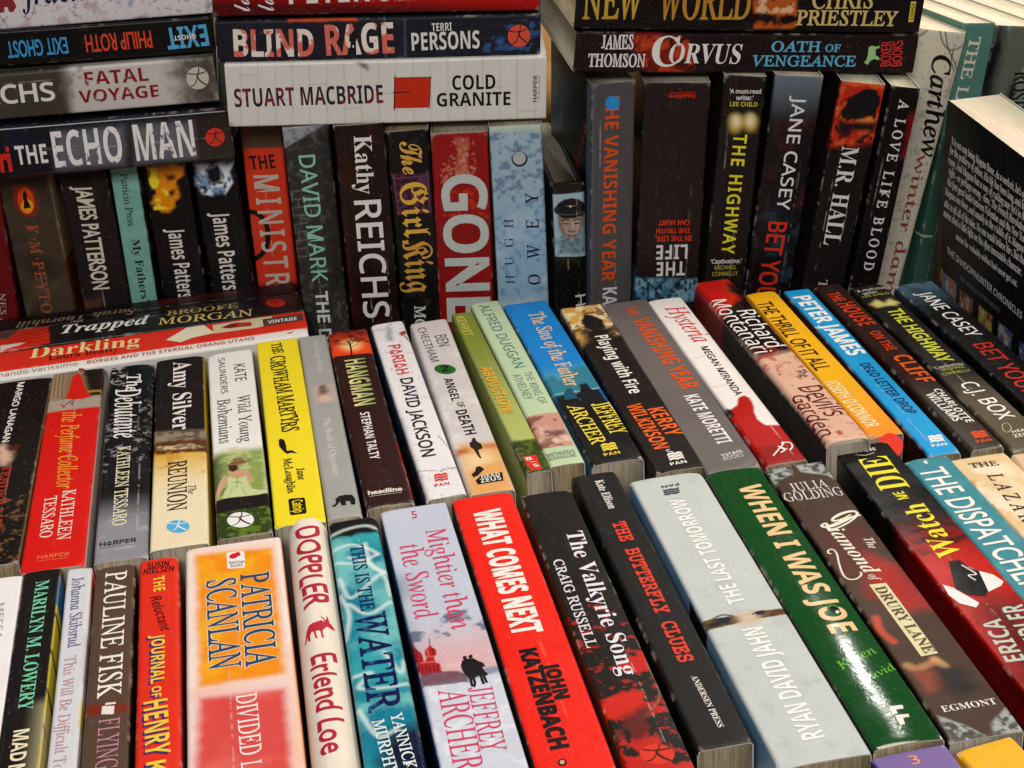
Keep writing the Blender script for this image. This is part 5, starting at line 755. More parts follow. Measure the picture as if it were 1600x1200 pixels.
  'e':(82,[[30,-1,-11,1,-8,5,-6,7,-2,8,2,7,3,7,6,7,7,7,8,5,9,5,8,3,8,1,7,-1,6,-3,3,-4,2,-6,-2,-6,-4,-5,-7,-6,-8,-4,-22,-7,-3,-6,-1,-5,2,-3,5,-1,8,1,9,3,9,5,10,8,3,-4,-10,-8,-11,-6,-10,-4],[31,26,6,1,7,3,5,4,5,5,3,5,1,5,-1,5,-3,1,-3,-1,-4,-3,-8,-10]]),
  'g':(105,[[93,18,-14,-10,-17,-8,-14,-25,-15,-19,-15,-11,-15,-4,-9,1,-7,3,-4,5,-1,6,3,12,11,11,17,10,25,10,5,8,-10,-6,-10,-2,-8,1,-6,4,-4,6,-1,7,1,8,3,8,6,7,7,7,8,6,8,5,9,3,9,1,9,-2,5,-7,4,8,24,2,-30,-55,11,6,12,8],[27,4,5,1,5,3,11,11,9,15,5,11,2,6,-1,4,-4,1,-3,-1,-4,-3,-9,-10,-10,-14,-7,-12,-3,-9,1,-2],[1,-53,7,2,7,8,9,14,11,20,-17,-7,-13,-9,-8,-10,-3,-10,2,-6]]),
  'h':(113,[[102,18,-8,-7,-5,-5,-9,-5,-8,-2,-6,1,-5,3,-3,6,-1,7,2,9,4,6,6,8,12,13,1,2,-1,1,-6,-2,-9,-5,-10,-11,-12,-15,-14,-22,-26,-1,26,49,-7,-8,-6,-6,-4,4,12,12,11,13,11,18,19,34,24,2,-41,-78,19,17,15,6,6,-1,4,-4,3,-5,1,-7,-1,-6,-3,-6,-11,-14,-5,-6,-1,-5,1,-2,7,4,14,12]]),
  'i':(69,[[55,72,-4,1,-4,2,-2,2,0,4,1,4,2,4,5,2,4,1,4,0,3,-2,2,-3,1,-3,-1,-5,-2,-3,-5,-3],[58,18,-12,-10,-8,-6,-6,-3,-7,0,-6,0,-5,3,-3,4,-1,6,4,12,11,20,-5,-5,-5,-5,-4,4,5,5,8,8,8,9,28,2,-20,-37,-9,-17,1,-2,8,4,14,12]]),
  'l':(84,[[61,18,-17,-14,-8,-4,-8,-1,-6,1,-5,3,-4,4,-1,6,2,10,6,13,3,6,-8,-8,-5,3,14,13,12,16,29,49,25,2,-43,-78,-11,-20,-4,-9,1,-3,2,-1,7,4,15,13]]),
  'o':(89,[[27,-1,-9,1,-7,4,-4,7,-2,8,1,7,4,8,5,7,7,7,8,5,9,5,8,3,9,1,9,-2,6,-3,4,-6,1,-8,0,-6,-3,-7,-10,-13,7,3,7,5,4,-5,-7,-5,-7,-4,-7,-2,-7,-1,-13,-7],[32,5,4,1,6,4,-1,3,1,3,2,2,4,2,4,1,10,15,3,13,-1,5,-4,1,-4,-1,-6,-6,-7,-8,-7,-11,-5,-11,-3,-8,1,-4]]),
  'r':(82,[[71,18,-13,-11,-7,-5,-5,-2,-6,-1,-8,1,-6,3,-5,5,-1,6,1,5,2,6,8,13,13,11,-8,-1,-6,0,-7,-7,-8,-7,-4,4,7,6,6,6,4,14,4,2,2,-1,1,-2,0,-2,-1,-1,2,-3,7,-1,10,-1,8,-4,2,-2,1,-4,-2,-6,-5,-8,-6,-9,-5,-6,-3,-7,1,-2,2,-1,7,4,14,13]]),
  's':(70,[[61,21,-16,-15,-7,-4,-6,-2,-12,-2,-8,1,-6,4,-4,4,-1,6,1,3,2,3,3,2,4,1,3,-1,3,-1,2,-6,-1,-3,-1,-2,-5,-2,-2,0,2,-2,4,-1,6,3,5,8,4,12,1,16,0,4,0,3,-5,-4,-6,-6,-7,-6,-3,4,9,9,14,12,2,3,3,4,3,1,2,0,1,-3,-2,-3,-1,-5,1,-4,7,-11,2,-12,-1,-7,-3,-6,10,9]]),
  't':(88,[[11,38,12,12,10,11,9,14,22,37,25,1,-14,-25,13,0,-2,-7,-16,0,-14,-24,-13,-22,-9,-19,-3,-8,0,-1,2,-1,4,1,5,3,15,12,3,-4,-9,-8,-8,-6,-9,-4,-8,-1,-6,1,-5,3,-3,4,-1,6,2,9,4,8,8,14,-11,-10]]),
  'y':(115,[[103,18,-15,-10,-14,-8,-19,-30,-8,-11,-8,-7,-13,-9,-15,-3,-9,1,-5,3,-4,5,-1,7,3,11,9,10,15,10,19,8,11,4,9,17,-14,-13,-11,-4,-7,1,-5,3,-3,4,-2,6,1,6,2,6,7,12,5,8,-1,2,-7,-5,-4,-4,-4,-4,-5,4,8,8,9,7,6,4,6,3,5,1,8,-3,3,-9,-1,-7,-3,-7,-9,-16,-4,-8,-2,-3,1,-2,2,-1,6,4,10,11,13,17,14,23,27,1,-30,-52,10,6,10,7],[11,-55,7,3,8,9,9,15,11,20,-18,-8,-14,-10,-9,-10,-3,-10,3,-6,2,-2]]),
  ' ':(56,[])},
 'BI': {
  'S':(110,[[46,-3,-13,1,-16,5,-6,1,-4,-1,-4,-5,-6,0,11,45,5,0,0,-1,2,-17,6,-12,9,-7,13,-2,7,1,6,2,5,5,4,5,2,6,1,6,-1,6,-2,5,-9,11,-14,13,-13,13,-6,11,-2,12,1,10,4,10,7,7,8,6,10,4,11,1,12,-1,14,-4,5,-1,5,1,4,4,5,0,-9,-41,-6,0,0,2,0,2,-1,9,-2,7,-4,6,-5,5,-7,3,-6,1,-8,-2,-7,-4,-5,-7,-1,-8,1,-6,2,-5,10,-11,6,-6,7,-6,9,-9,6,-9,4,-10,2,-11,-3,-17,-9,-12,-15,-9]]),
  'T':(120,[[13,0,0,5,7,1,6,2,3,4,3,6,29,109,-3,0,-12,-2,-10,-5,-10,-9,-7,-13,-5,0,7,36,109,0,-6,-38,-5,0,-3,13,-5,10,-8,6,-10,2,-2,0,-29,-108,-1,-5,1,-4,2,-3,11,-2,0,-5]]),
  'a':(100,[[16,-3,-9,2,-7,5,-4,8,-2,10,1,11,3,11,5,11,7,10,7,10,8,7,13,8,11,2,10,-3,5,-10,3,11,21,0,-16,-58,-3,-10,-1,-5,1,-4,2,-1,6,4,8,10,4,-3,-7,-11,-8,-8,-8,-5,-7,-2,-10,4,-3,9,1,6,1,6,-7,-11,-8,-7,-8,-5],[28,12,4,1,5,4,8,11,8,16,4,16,2,14,-2,7,-6,3,-4,-2,-5,-3,-9,-14,-8,-18,-4,-13,-2,-10,2,-9]]),
  'c':(82,[[28,-3,-13,2,-10,7,-6,10,-2,13,2,15,6,14,9,13,12,11,14,8,13,2,10,-1,7,-4,5,-6,1,-7,0,-5,-3,-5,-4,-2,-5,-1,-5,0,-3,2,-3,4,-1,4,2,6,2,5,-1,3,-4,1,-4,-1,-5,-4,-10,-15,-7,-18,-2,-10,-1,-9,1,-8,3,-6,5,-4,6,-1,12,5,12,14,5,-4,-8,-12,-10,-9,-10,-5]]),
  'd':(100,[[16,-3,-8,2,-7,5,-4,9,-2,11,1,10,3,10,4,10,6,10,6,9,8,8,13,8,13,3,8,-1,6,-3,8,25,1,6,0,4,0,3,-2,2,-9,1,0,5,20,3,21,3,-31,-115,-2,-7,-1,-4,1,-1,2,-1,2,1,3,3,8,10,4,-3,-15,-19,-7,-5,-7,-2,-9,3,-3,10,2,13,-8,-12,-7,-7,-8,-5],[29,12,4,2,5,3,8,13,8,16,4,16,2,12,-2,8,-5,2,-4,-1,-4,-3,-9,-11,-8,-15,-6,-16,-2,-15,0,-4,2,-4,3,-2]]),
  'e':(80,[[26,-3,-12,2,-9,7,-6,10,-2,13,1,11,4,11,5,11,8,10,8,8,10,7,9,4,10,1,10,-1,6,-4,5,-6,1,-7,-3,-12,-9,-10,-16,-9,-23,-6,-1,-11,1,-6,3,-5,4,-3,6,-1,11,4,11,13,6,-3,-8,-12,-9,-9,-10,-5],[25,44,9,3,8,4,6,6,5,6,4,7,1,7,-2,7,-5,2,-7,-3,-7,-8,-6,-13]]),
  'f':(58,[[-20,-41,-7,1,-5,3,-4,5,-1,7,0,4,3,4,3,2,4,1,4,-1,3,-2,2,-3,0,-3,-1,-6,-2,-3,1,-2,2,-1,4,1,4,3,6,12,5,20,7,30,10,51,-14,0,2,8,14,0,7,22,10,16,13,9,13,3,9,-1,7,-3,4,-5,1,-7,-3,-8,-7,-2,-4,0,-3,2,-2,3,-1,4,1,5,2,4,-1,1,-2,1,-6,-3,-5,-7,-5,-14,-5,-20,17,0,-1,-8,-17,0,-11,-48,-5,-24,-7,-19,-7,-14,-9,-10,-10,-6]]),
  'h':(106,[[62,-3,-5,1,-4,3,-3,5,-1,6,3,13,6,21,7,20,1,7,-1,4,-2,1,-12,-6,-12,-17,-12,-25,-8,-30,-25,0,30,111,2,8,1,3,-1,4,-1,2,-8,1,-3,0,0,5,19,2,23,4,-22,-81,11,15,10,10,10,6,10,2,7,-1,4,-3,3,-4,1,-7,-1,-11,-5,-15,-10,-29,0,-2,-1,-3,1,-3,2,-1,6,4,9,12,4,-2,-8,-13,-8,-9,-8,-6]]),
  'i':(58,[[39,111,-5,1,-4,2,-3,5,-1,5,1,5,3,4,4,3,5,1,5,-1,5,-3,2,-4,1,-5,-1,-5,-2,-5,-5,-2],[15,-2,-6,1,-5,3,-3,4,-1,6,1,7,2,7,10,37,2,8,1,5,-2,4,-6,1,-2,0,0,5,21,3,18,3,-18,-67,-2,-9,1,-2,2,-1,6,3,8,11,4,-3,-7,-12,-8,-8,-8,-5]]),
  'l':(52,[[12,-3,-6,1,-5,3,-3,5,-1,6,1,6,1,7,24,86,3,12,-2,5,-7,1,-1,0,-1,5,39,6,-30,-114,-2,-5,0,-5,0,-3,3,-1,6,4,8,10,4,-3,-8,-11,-7,-8,-8,-5]]),
  'm':(156,[[113,-2,-6,1,-4,2,-2,5,-1,6,2,13,6,21,7,20,2,8,-1,3,-3,1,-9,-4,-9,-10,-10,-19,-11,-27,-6,-18,-23,0,21,66,1,8,-1,3,-3,1,-5,-2,-5,-3,-6,-7,-6,-9,-12,-25,-9,-32,-24,0,17,63,2,9,0,4,-2,4,-6,1,-2,0,0,5,40,6,-10,-34,10,15,11,11,10,6,10,2,7,-1,4,-2,3,-5,1,-7,-2,-12,9,12,9,9,9,5,10,1,6,-1,5,-3,3,-4,1,-7,-2,-10,-4,-16,-10,-28,-1,-3,0,-3,1,-3,2,-1,3,1,3,3,3,4,4,6,5,-3,-8,-12,-8,-8,-8,-5]]),
  'n':(106,[[63,-3,-5,1,-5,3,-2,5,-1,6,2,13,7,21,7,20,1,7,-1,4,-3,1,-11,-6,-11,-15,-12,-25,-9,-32,-24,0,17,63,2,9,0,4,-2,4,-6,1,-2,0,0,5,40,6,-10,-34,10,15,11,11,10,6,10,2,7,-1,4,-3,3,-4,1,-7,-1,-10,-5,-16,-11,-34,1,-3,2,-1,3,1,3,2,8,11,4,-3,-8,-12,-8,-8,-7,-5]]),
  'o':(94,[[29,-3,-13,2,-10,7,-7,10,-2,13,1,11,4,11,5,11,7,10,9,8,9,7,10,4,10,1,14,-2,10,-6,7,-10,2,-14,-1,-10,-4,-11,-5,-11,-7,-10,-8,-8,-10,-7,-10,-4],[31,4,4,1,5,4,8,13,7,17,5,18,1,15,-2,10,-8,4,-4,-1,-5,-4,-8,-13,-7,-17,-5,-18,-1,-16,2,-10]]),
  'p':(98,[[-23,-41,0,5,4,1,4,1,4,6,2,7,23,89,1,7,0,3,-2,2,-8,1,0,5,20,3,18,3,-6,-20,15,15,16,5,8,-1,7,-5,4,-8,2,-11,-2,-12,-3,-12,-6,-12,-7,-11,-8,-9,-9,-8,-10,-4,-10,-2,-7,1,-7,4,-6,-22,-1,-9,1,-3,2,-3,10,-1,0,-5],[30,4,5,2,5,3,9,12,8,16,5,16,2,14,-1,5,-2,3,-2,2,-3,1,-8,-2,-6,-7,-6,-11,-5,-16,-5,-19,-3,-12,2,-5]]),
  'r':(78,[[-4,0,17,63,2,9,0,4,-2,4,-6,1,-2,0,0,5,40,6,-11,-36,9,16,8,11,8,7,7,2,8,-3,3,-10,-1,-6,-2,-4,-4,-3,-4,-1,-6,1,-5,5,-1,1,-7,-5,-9,-15,-10,-23,-8,-29]]),
  't':(55,[[9,-3,-6,1,-4,3,-3,4,-1,7,1,4,1,5,16,60,-9,0,0,7,19,12,17,18,8,0,-8,-29,16,0,-3,-8,-15,0,-15,-50,-2,-8,-1,-6,1,-4,2,-1,6,4,9,12,5,-3,-9,-12,-8,-9,-8,-5]]),
  'u':(106,[[14,-3,-7,1,-5,3,-2,5,-1,6,1,10,4,17,7,24,3,13,-2,4,-6,1,-2,0,0,5,18,3,21,3,-19,-69,-1,-7,1,-3,2,-1,11,5,13,17,11,25,9,31,24,0,-19,-73,1,-3,2,-1,3,1,2,3,4,4,4,6,5,-3,-9,-12,-7,-8,-8,-5,-8,-2,-6,1,-4,3,-3,5,-1,6,4,19,-10,-15,-10,-11,-10,-6]])},
 'F': {
  'G':(161,[[88,-5,-22,3,-20,8,-15,12,-12,16,-7,20,-3,22,2,20,6,18,8,14,12,11,13,7,15,2,7,0,8,-2,6,7,7,-5,-5,-6,9,-6,-4,-7,-9,6,-2,-8,1,-6,6,-9,5,-9,2,-6,-3,-7,-5,-9,4,3,4,2,9,3,8,4,6,4,4,4,1,4,-1,3,-4,4,-12,11,-4,4,-1,4,1,3,4,5,12,13,6,-5,-3,-6,3,-4,5,-6,7,-5,5,-3,4,3,6,-6,-7,-6,-7,-9,-7,-9,-7,-5,11,-8,8,-10,5,-11,2,-13,-2,-15,-6,-13,-9,-11,-13,-8,-15,-5],[58,70,4,1,4,2,3,4,1,4,-1,6,-2,6,-3,4,-3,5,-4,7,-1,6,3,6,9,12,5,5,-3,1,-4,0,-7,-1,-7,-6,-6,-9,-4,-11,-2,-13,-1,-16,0,-4,3,-4,5,-3],[89,4,14,3,10,7,7,11,2,15,-1,10,-3,8,-4,7,-6,5,-6,4,-8,1,-8,-2,-9,-5,-9,-5,-8,-2,-10,2,-10,4,8,-27,11,-20,14,-12]]),
  'K':(151,[[10,-5,-5,4,2,11,-1,6,-5,7,4,5,5,-2,7,0,7,1,5,4,5,-4,-3,-11,1,-5,3,-4,4,-2,6,-1,5,1,4,4,2,5,1,8,-1,8,-3,9,-12,21,-10,16,-8,14,-3,10,1,5,3,6,9,13,16,12,9,6,11,4,11,3,12,0,12,0,11,-3,10,-4,10,-5,7,-7,7,-8,3,-9,2,-9,-1,-6,-2,-4,-3,-3,-4,-1,-6,1,-2,2,0,2,0,2,0,3,1,4,0,4,-1,9,-5,7,-7,7,-9,5,-10,3,-12,2,-19,-3,-14,-6,-10,-10,-3,-13,1,-5,2,-6,7,-11,13,-21,-6,25,-1,6,0,3,1,4,4,5,12,7,6,3,5,1,3,3,4,3,6,0,5,-9,6,-10,7,-8,5,-4,0,-6,-21,-13,5,-4,6,-10,6,-15,6,-15,6,-12,6,-4,3,1,5,3,4,-7,-24,-17,-2,-1,-3,0,-6,2,-5,5,-6,11,-7,16,-6,17,-5,10,-4,5,-3,2,-8,-4,6,-14,2,-15,-3,-15,-6,-11,-11,-6,-14,-3,-14,2,-9,1,-5,1,-5,-1],[78,70,18,10,6,7,-2,5,-5,7,-6,7,-5,3,-6,-2,-5,-3,-2,-5,0,-2,1,-3]]),
  'g':(95,[[44,-40,-16,2,-12,5,-8,9,-4,11,19,0,2,-8,4,-7,6,-3,10,-2,6,1,5,3,5,4,4,5,2,5,1,7,-5,12,-4,10,-2,10,-32,-26,-6,2,2,4,-1,5,-4,5,-6,9,-3,8,-2,6,0,7,2,13,6,12,12,14,22,19,6,0,-1,-1,2,-2,7,-4,10,-4,14,-4,0,-6,-3,-7,-2,-6,-2,-19,3,-22,7,-16,0,-2,0,-2,-2,-13,-4,-11,-6,-10,-9,-7,-11,-4],[42,23,5,3,8,6,0,11,1,14,3,15,-11,5,-11,7,-5,-6,-3,-7,-2,-8,-1,-11,1,-7,2,-7,7,-11,3,-3]]),
  'i':(64,[[21,111,4,18,6,14,9,5,6,-2,2,-6,-1,-5,-2,-4,-9,-11,-9,-9],[39,-5,-6,4,2,2,-11,6,-2,5,-1,6,0,4,0,5,0,3,0,4,0,34,0,6,-4,2,-4,-1,-5,-4,-4,5,12,10,15,16,5,-3,-2,-5,3,-4,7,-5,6,-2,0,-6,-4,-2,-1,-6,0,-41,1,-7,1,-1,2,-1,3,2,5,4,5,-4]]),
  'l':(56,[[36,-5,-5,3,2,3,-6,4,-20,8,0,6,3,1,2,4,0,9,0,87,0,7,-4,8,5,4,5,-7,4,-11,5,10,7,8,9,5,10,2,0,-6,-8,-2,-6,-4,-2,-7,-1,-11,0,-84,0,-4,2,-3,13,-5,3,1,4,3,5,-4]]),
  'n':(107,[[25,-5,-2,5,-4,4,-9,4,0,6,5,3,1,7,0,41,-1,10,-3,4,-3,-4,-5,4,21,23,4,-4,-1,-2,2,-1,7,-7,3,-11,0,-2,27,27,6,0,3,-5,5,-4,10,-4,0,-6,-4,-3,-1,-5,0,-48,1,-6,1,-2,2,0,3,2,6,4,4,-4,-23,-26,-5,4,1,2,-11,6,-2,5,-1,6,0,4,0,3,1,4,0,4,0,36,-2,7,-5,5,-16,-15,0,-42,1,-7,5,-3,0,-6,-9,-4,-3,-4,-3,-5]]),
  'r':(74,[[39,-5,-5,4,2,3,-6,4,-18,7,0,6,3,3,1,7,0,36,-1,10,-3,4,-3,-4,-5,4,21,23,4,-4,-1,-2,2,-1,7,-7,3,-11,0,-2,12,19,1,4,1,4,6,0,5,-9,6,-6,0,-8,-5,-6,-4,-9,-6,0,-2,8,-5,6,-9,-14,0,-32,1,-5,6,-4,7,-3,4,2,5,4,5,-4]])}
}
load_glyphs()
# keys: label, group, mode, O/ex/ey/ez = head corner and axes of the spine, L T D = length, thickness, depth,
# st = style, t = lettering lines, m = crisp printed shapes, a = printed artwork, on a few spines also painted shade
BOOKS = [
dict(label='white paperback with faint grey lettering at the left end of the front row', group='books standing spine up in the front row', mode='row',
 O=[-140.18,611.58,126], ex=[0.00857, -0.99996, 0.0], ey=[0.99996, 0.00857, -0.0], ez=[0.0, 0.0, 1.0], L=197, T=20.1, D=126, st={'c':'eeecf0','page':'w','wear':.3},
 t=[('title','MESSA','SA','a9a9ad',20.9,11.4,2.2,26.6,2.9,{})],
 m=[],
 a=[]),
dict(label='black paperback with teal author lettering and a yellow and blue front cover', group='books standing spine up in the front row', mode='row',
 O=[-119.59,613.79,126], ex=[0.00212, -1.0, 0.0], ey=[1.0, 0.00212, -0.0], ez=[0.0, 0.0, 1.0], L=197, T=15.87, D=126, st={'c':'2a2422','rc':'e8d44a','gloss':.3,'page':'t'},
 t=[('author','MARILYN M. LOWERY','B','7fcfae',10,6,-.2,90.3,5.6,{}),
  ('title','MAD','SB','ece4c4',112.2,5.2,-.2,18.2,5.8,{}),
  ('title','MEN','SB','ece4c4',132.5,5.1,-.2,17.1,5.9,{})],
 m=[],
 a=[('p',[(8,15.6),(8,51.6),(30,51.6),(30,15.6)],'2f7fb8',.8,0,1,'s'),('p',[(0,15.6),(0,51.6),(8,51.6),(8,15.6)],'201c28',.6,0,1,'s'),('p',[(36,15.6),(39,15.6),(47,55.6),(43,55.6)],'241a3c',.6,0,1,'s'),('p',[(62,15.6),(65,15.6),(73,55.6),(69,55.6)],'241a3c',.6,0,1,'s'),('p',[(88,15.6),(91,15.6),(99,55.6),(95,55.6)],'241a3c',.6,0,1,'s'),('p',[(110,15.6),(113,15.6),(121,55.6),(117,55.6)],'241a3c',.6,0,1,'s'),('p',[(140,15.6),(143,15.6),(151,55.6),(147,55.6)],'241a3c',.6,0,1,'s'),('p',[(100,15.6),(100,55.6),(200,55.6),(200,15.6)],'f0e6b4',8,0,.7,'s')]),
dict(label='thin pale lavender paperback with small blue and pink lettering, left of the brown spine', group='books standing spine up in the front row', mode='row',
 O=[-101.18,610.27,126], ex=[0.00139, -1.0, 0.0], ey=[1.0, 0.00139, -0.0], ez=[0.0, 0.0, 1.0], L=197, T=10.57, D=126, st={'c':'d3d5de','rc':'e6e2e2','page':'w'},
 t=[('author','Johanna Skibsrud','I','50507c',8.2,2.6,.8,52,5.4,{}),
  ('title','This Will Be Difficult To Explain','I','c2909e',66.2,2.7,-.3,93.7,4.8,{})],
 m=[],
 a=[('p',[(0,10.3),(0,58.3),(52,58.3),(40,14.3)],'e4503c',.8,0,1,'s'),('p',[(52,10.3),(60,56.3),(88,56.3),(84,10.3)],'9a8f98',2,0,.7,'s'),('p',[(96,10.3),(92,56.3),(116,56.3),(112,10.3)],'dcc24a',2,0,1,'s'),('p',[(150,10.3),(148,56.3),(176,56.3),(170,10.3)],'dcc24a',2,0,1,'s')]),
dict(label='brown paperback with tall thin white capitals, left of the bright red-orange spine', group='books standing spine up in the front row', mode='row',
 O=[-88.91,606.82,126], ex=[0.00328, -0.99999, 0.0], ey=[0.99999, 0.00328, -0.0], ez=[0.0, 0.0, 1.0], L=197, T=16.9, D=126, st={'c':'5e4c42','rc':'1c1512','page':'w'},
 t=[('author','PAULINE FISK','I','f2eee8',5.3,4.6,-.1,88.9,8.9,{'ol':.1}),
  ('title','FLYING','I','c78aa0',107.6,5.6,-.5,29.5,7.8,{})],
 m=[('emblem','e9e4dc',[(99.4,7.2),(104.5,7.1)],{'w':1.6}),('emblem','e9e4dc',[(99.8,8.7),(104.9,8.6)],{'w':1.6}),('emblem','e9e4dc',[(100.2,10.2),(105.3,10.1)],{'w':1.6}),('emblem','e9e4dc',[(98.3,7.6),(98.6,11.4)],{'w':1.2})],
 a=[('p',[(96.6,-.2),(99.6,16.4),(104.3,16.3),(105.2,11.1),(103.7,-.2)],'7c3a30',1.5,.8,1)]),
dict(label='red-orange paperback with blue-shadowed yellow title, left of the wide orange and red spine', group='books standing spine up in the front row', mode='row',
 O=[-70.7,607.82,126], ex=[0.00317, -0.99999, -0.0], ey=[0.99999, 0.00317, -0.0], ez=[0.0, -0.0, 1.0], L=197, T=16.96, D=126, st={'c':'e23c2c','rc':'7c1c1c','page':'w','r':2},
 t=[('author','SUSIN','SA','3a1a1a',7.2,3.6,86.1,9.2,4.2,{'ol':.08}),
  ('author','NIELSEN','SA','3a1a1a',11.4,2.1,84.8,12.7,4.1,{'ol':.08}),
  ('title','THE','SB','f2cf4e',15.1,6.1,1.7,11.6,4.8,{}),
  ('title','Reluctant','P','4a1c20',30.2,4.9,9.8,26.6,4.5,{'sh':.25}),
  ('title','JOURNAL','SB','f2cf4e',58.5,5.7,-.3,32.7,5.3,{'sd':('4a3a78',1,-.9)}),
  ('title','OF','SB','f2cf4e',93.4,6,.5,6.9,3.6,{'sd':('4a3a78',1,-.9)}),
  ('title','HENRY','SB','f2cf4e',102.2,3,2,32.5,8.9,{'sd':('4a3a78',1,-.9)}),
  ('title','K','SB','f2cf4e',138.1,4.4,.7,6.7,7,{'sd':('4a3a78',1,-.9)})],
 m=[],
 a=[]),
dict(label='widest front-row paperback, white with orange watercolour block above a red one', group='books standing spine up in the front row', mode='row',
 O=[-50.97,611.67,126], ex=[-0.0022, -1.0, 0.0], ey=[1.0, -0.0022, 0.0], ez=[0.0, 0.0, 1.0], L=197, T=41.47, D=126, st={'c':'efe9e8','rc':'e8a070','page':'w','r':1.8},
 t=[('publisher','BANTAM','SA','403838',17.4,18.6,83.1,6.3,2,{'z':.12}),
  ('publisher','BOOKS','SA','403838',20.1,19.1,85,5.2,2,{'z':.12}),
  ('author','PATRICIA','I','35506f',27.4,23.2,-.1,66.5,12,{'ol':.2,'sd':('f6e6d0',0,0,.55)}),
  ('author','SCANLAN','I','35506f',28.4,8.9,.2,63.8,12.2,{'ol':.2,'sd':('f6e6d0',0,0,.55)}),
  ('title','DIVIDED','I','f6e4e0',110.8,18.6,.6,36.1,7.6,{'ol':.1}),
  ('title','LOYALTIES','I','f6e4e0',150.5,19.1,.4,39.4,7.2,{'ol':.1})],
 m=[('emblem','f4f0ee',[(7.8,17.8),(8.2,24.9),(9.4,25.4),(20.4,25.3),(21.8,24.7),(20.9,18.2),(19.8,17.7)],{}),('emblem','d8283c',[(10.8,22.6),(11.2,22.6),(11.7,22.5),(12.1,22.4),(12.4,22.2),(12.8,21.9),(13,21.6),(13.2,21.3),(13.3,20.9),(13.4,20.6),(13.3,20.2),(13.2,19.9),(13,19.6),(12.8,19.3),(12.4,19.1),(12.1,18.9),(11.7,18.9),(11.2,18.8),(10.8,18.9),(10.4,19),(10.1,19.2),(9.7,19.5),(9.5,19.8),(9.3,20.1),(9.1,20.5),(9.1,20.9),(9.1,21.2),(9.3,21.6),(9.5,21.9),(9.7,22.1),(10.1,22.4),(10.4,22.5)],{'z':.1}),('emblem','d8283c',[(11.2,23.7),(11.5,23.6),(11.7,23.5),(11.8,23.3),(11.9,23.1),(11.9,22.9),(11.9,22.8),(11.8,22.6),(11.6,22.3),(11.4,22.2),(11.1,22),(10.8,21.9),(10.5,21.7),(10.2,21.7),(9.8,21.6),(9.5,21.6),(9.2,21.7),(9,21.8),(8.8,21.9),(8.6,22),(8.5,22.2),(8.5,22.4),(8.6,22.6),(8.7,22.8),(8.8,23),(9.1,23.2),(9.3,23.4),(9.6,23.5),(10,23.6),(10.3,23.7),(10.6,23.7),(10.9,23.7)],{'z':.12})],
 a=[('p',[(0,1.9),(2.9,39.9),(105.7,40.3),(107.5,2.1)],'f0c0a4',5,.8,.6),('p',[(6.1,4.6),(8.7,37.6),(101.7,37.6),(101.9,5.3)],'f0931c',2.2,.9,1),('n',9,.5,.75,'f2b52c',.7,[(6.1,4.6),(8.7,37.6),(101.7,37.6),(101.9,5.3)],1),('p',[(103.3,1.5),(107.1,39.2),(172.5,39.5),(162.2,.4)],'eaa09a',5,.8,.55),('p',[(109.1,5),(111.3,36.6),(171.7,36.5),(162.9,3)],'d9534f',2.6,.9,1),('n',14,.45,.8,'e4736c',.6,[(109.1,5),(111.3,36.6),(171.7,36.5),(162.9,3)],1),('p',[(80.4,41.2),(81.4,44.9),(159.5,42.2),(158.3,37.8)],'f0b080',3,1,.7)]),
dict(label='cream paperback with strongly rounded spine, red hand-drawn lettering and a small red moose', group='books standing spine up in the front row', mode='row',
 O=[-6.37,621.18,126], ex=[-0.01151, -0.99993, 0.0], ey=[0.99993, -0.01151, 0.0], ez=[0.0, 0.0, 1.0], L=197, T=17.68, D=126, st={'c':'eee3d6','page':'w','wear':.2,'r':7,'bow':2.2,'rend':2.5},
 t=[('title','DOPPLER','P','b83348',8.8,3.5,.1,62.9,10.6,{'ol':.25,'jit':.03}),
  ('author','Erlend Loe','P','b83348',105.2,4,.2,60.2,10.1,{'ol':.2,'jit':.03})],
 m=[('emblem','c23a48',[(87.2,3.7),(84.4,4.9),(83.5,6.5),(83.1,8.5),(82.6,10.1),(84.3,11.2),(82,10.9),(79.3,9.6),(81.1,11.2),(83,11.6),(81.4,12.2),(79.2,12.4),(81.6,13),(83.9,13.1),(85.6,14.2),(88,15.1),(88.5,13.5),(87.2,12.1),(88.7,10.9),(89.8,10.1),(93,10.1),(94.8,10.5),(94.5,9.5),(90.5,9.3),(89.4,8.6),(89.5,7.3),(92.7,7.6),(94.6,8),(94.3,7),(89.8,6.5),(89.1,5.8),(91.5,4.9),(94.7,5),(94.4,4),(91.3,3.9),(94.6,3.2),(94.8,2.4),(90.7,3.2)],{})],
 a=[]),
dict(label='turquoise paperback of rippling water light with dark blue title letters', group='books standing spine up in the front row', mode='row',
 O=[11.73,616.11,126], ex=[-0.01018, -0.99995, 0.0], ey=[0.99995, -0.01018, 0.0], ez=[0.0, 0.0, 1.0], L=197, T=21.48, D=126, st={'c':'1f7f98','gloss':.25,'page':'w'},
 t=[('title','THIS IS THE','I','14305a',22.8,8,0,50.2,5.7,{'ol':.1}),
  ('title','WATER','I','122a58',75.1,5.5,-.6,63.9,11.9,{'ol':.35,'ds':('3a6a94',.6,3)}),
  ('author','YANNICK','I','e6f0f0',141.9,12.1,3.2,32.5,4.3,{'ol':.1}),
  ('author','MURPHY','I','e6f0f0',144.3,5.2,3.6,31.5,4.3,{'ol':.1})],
 m=[],
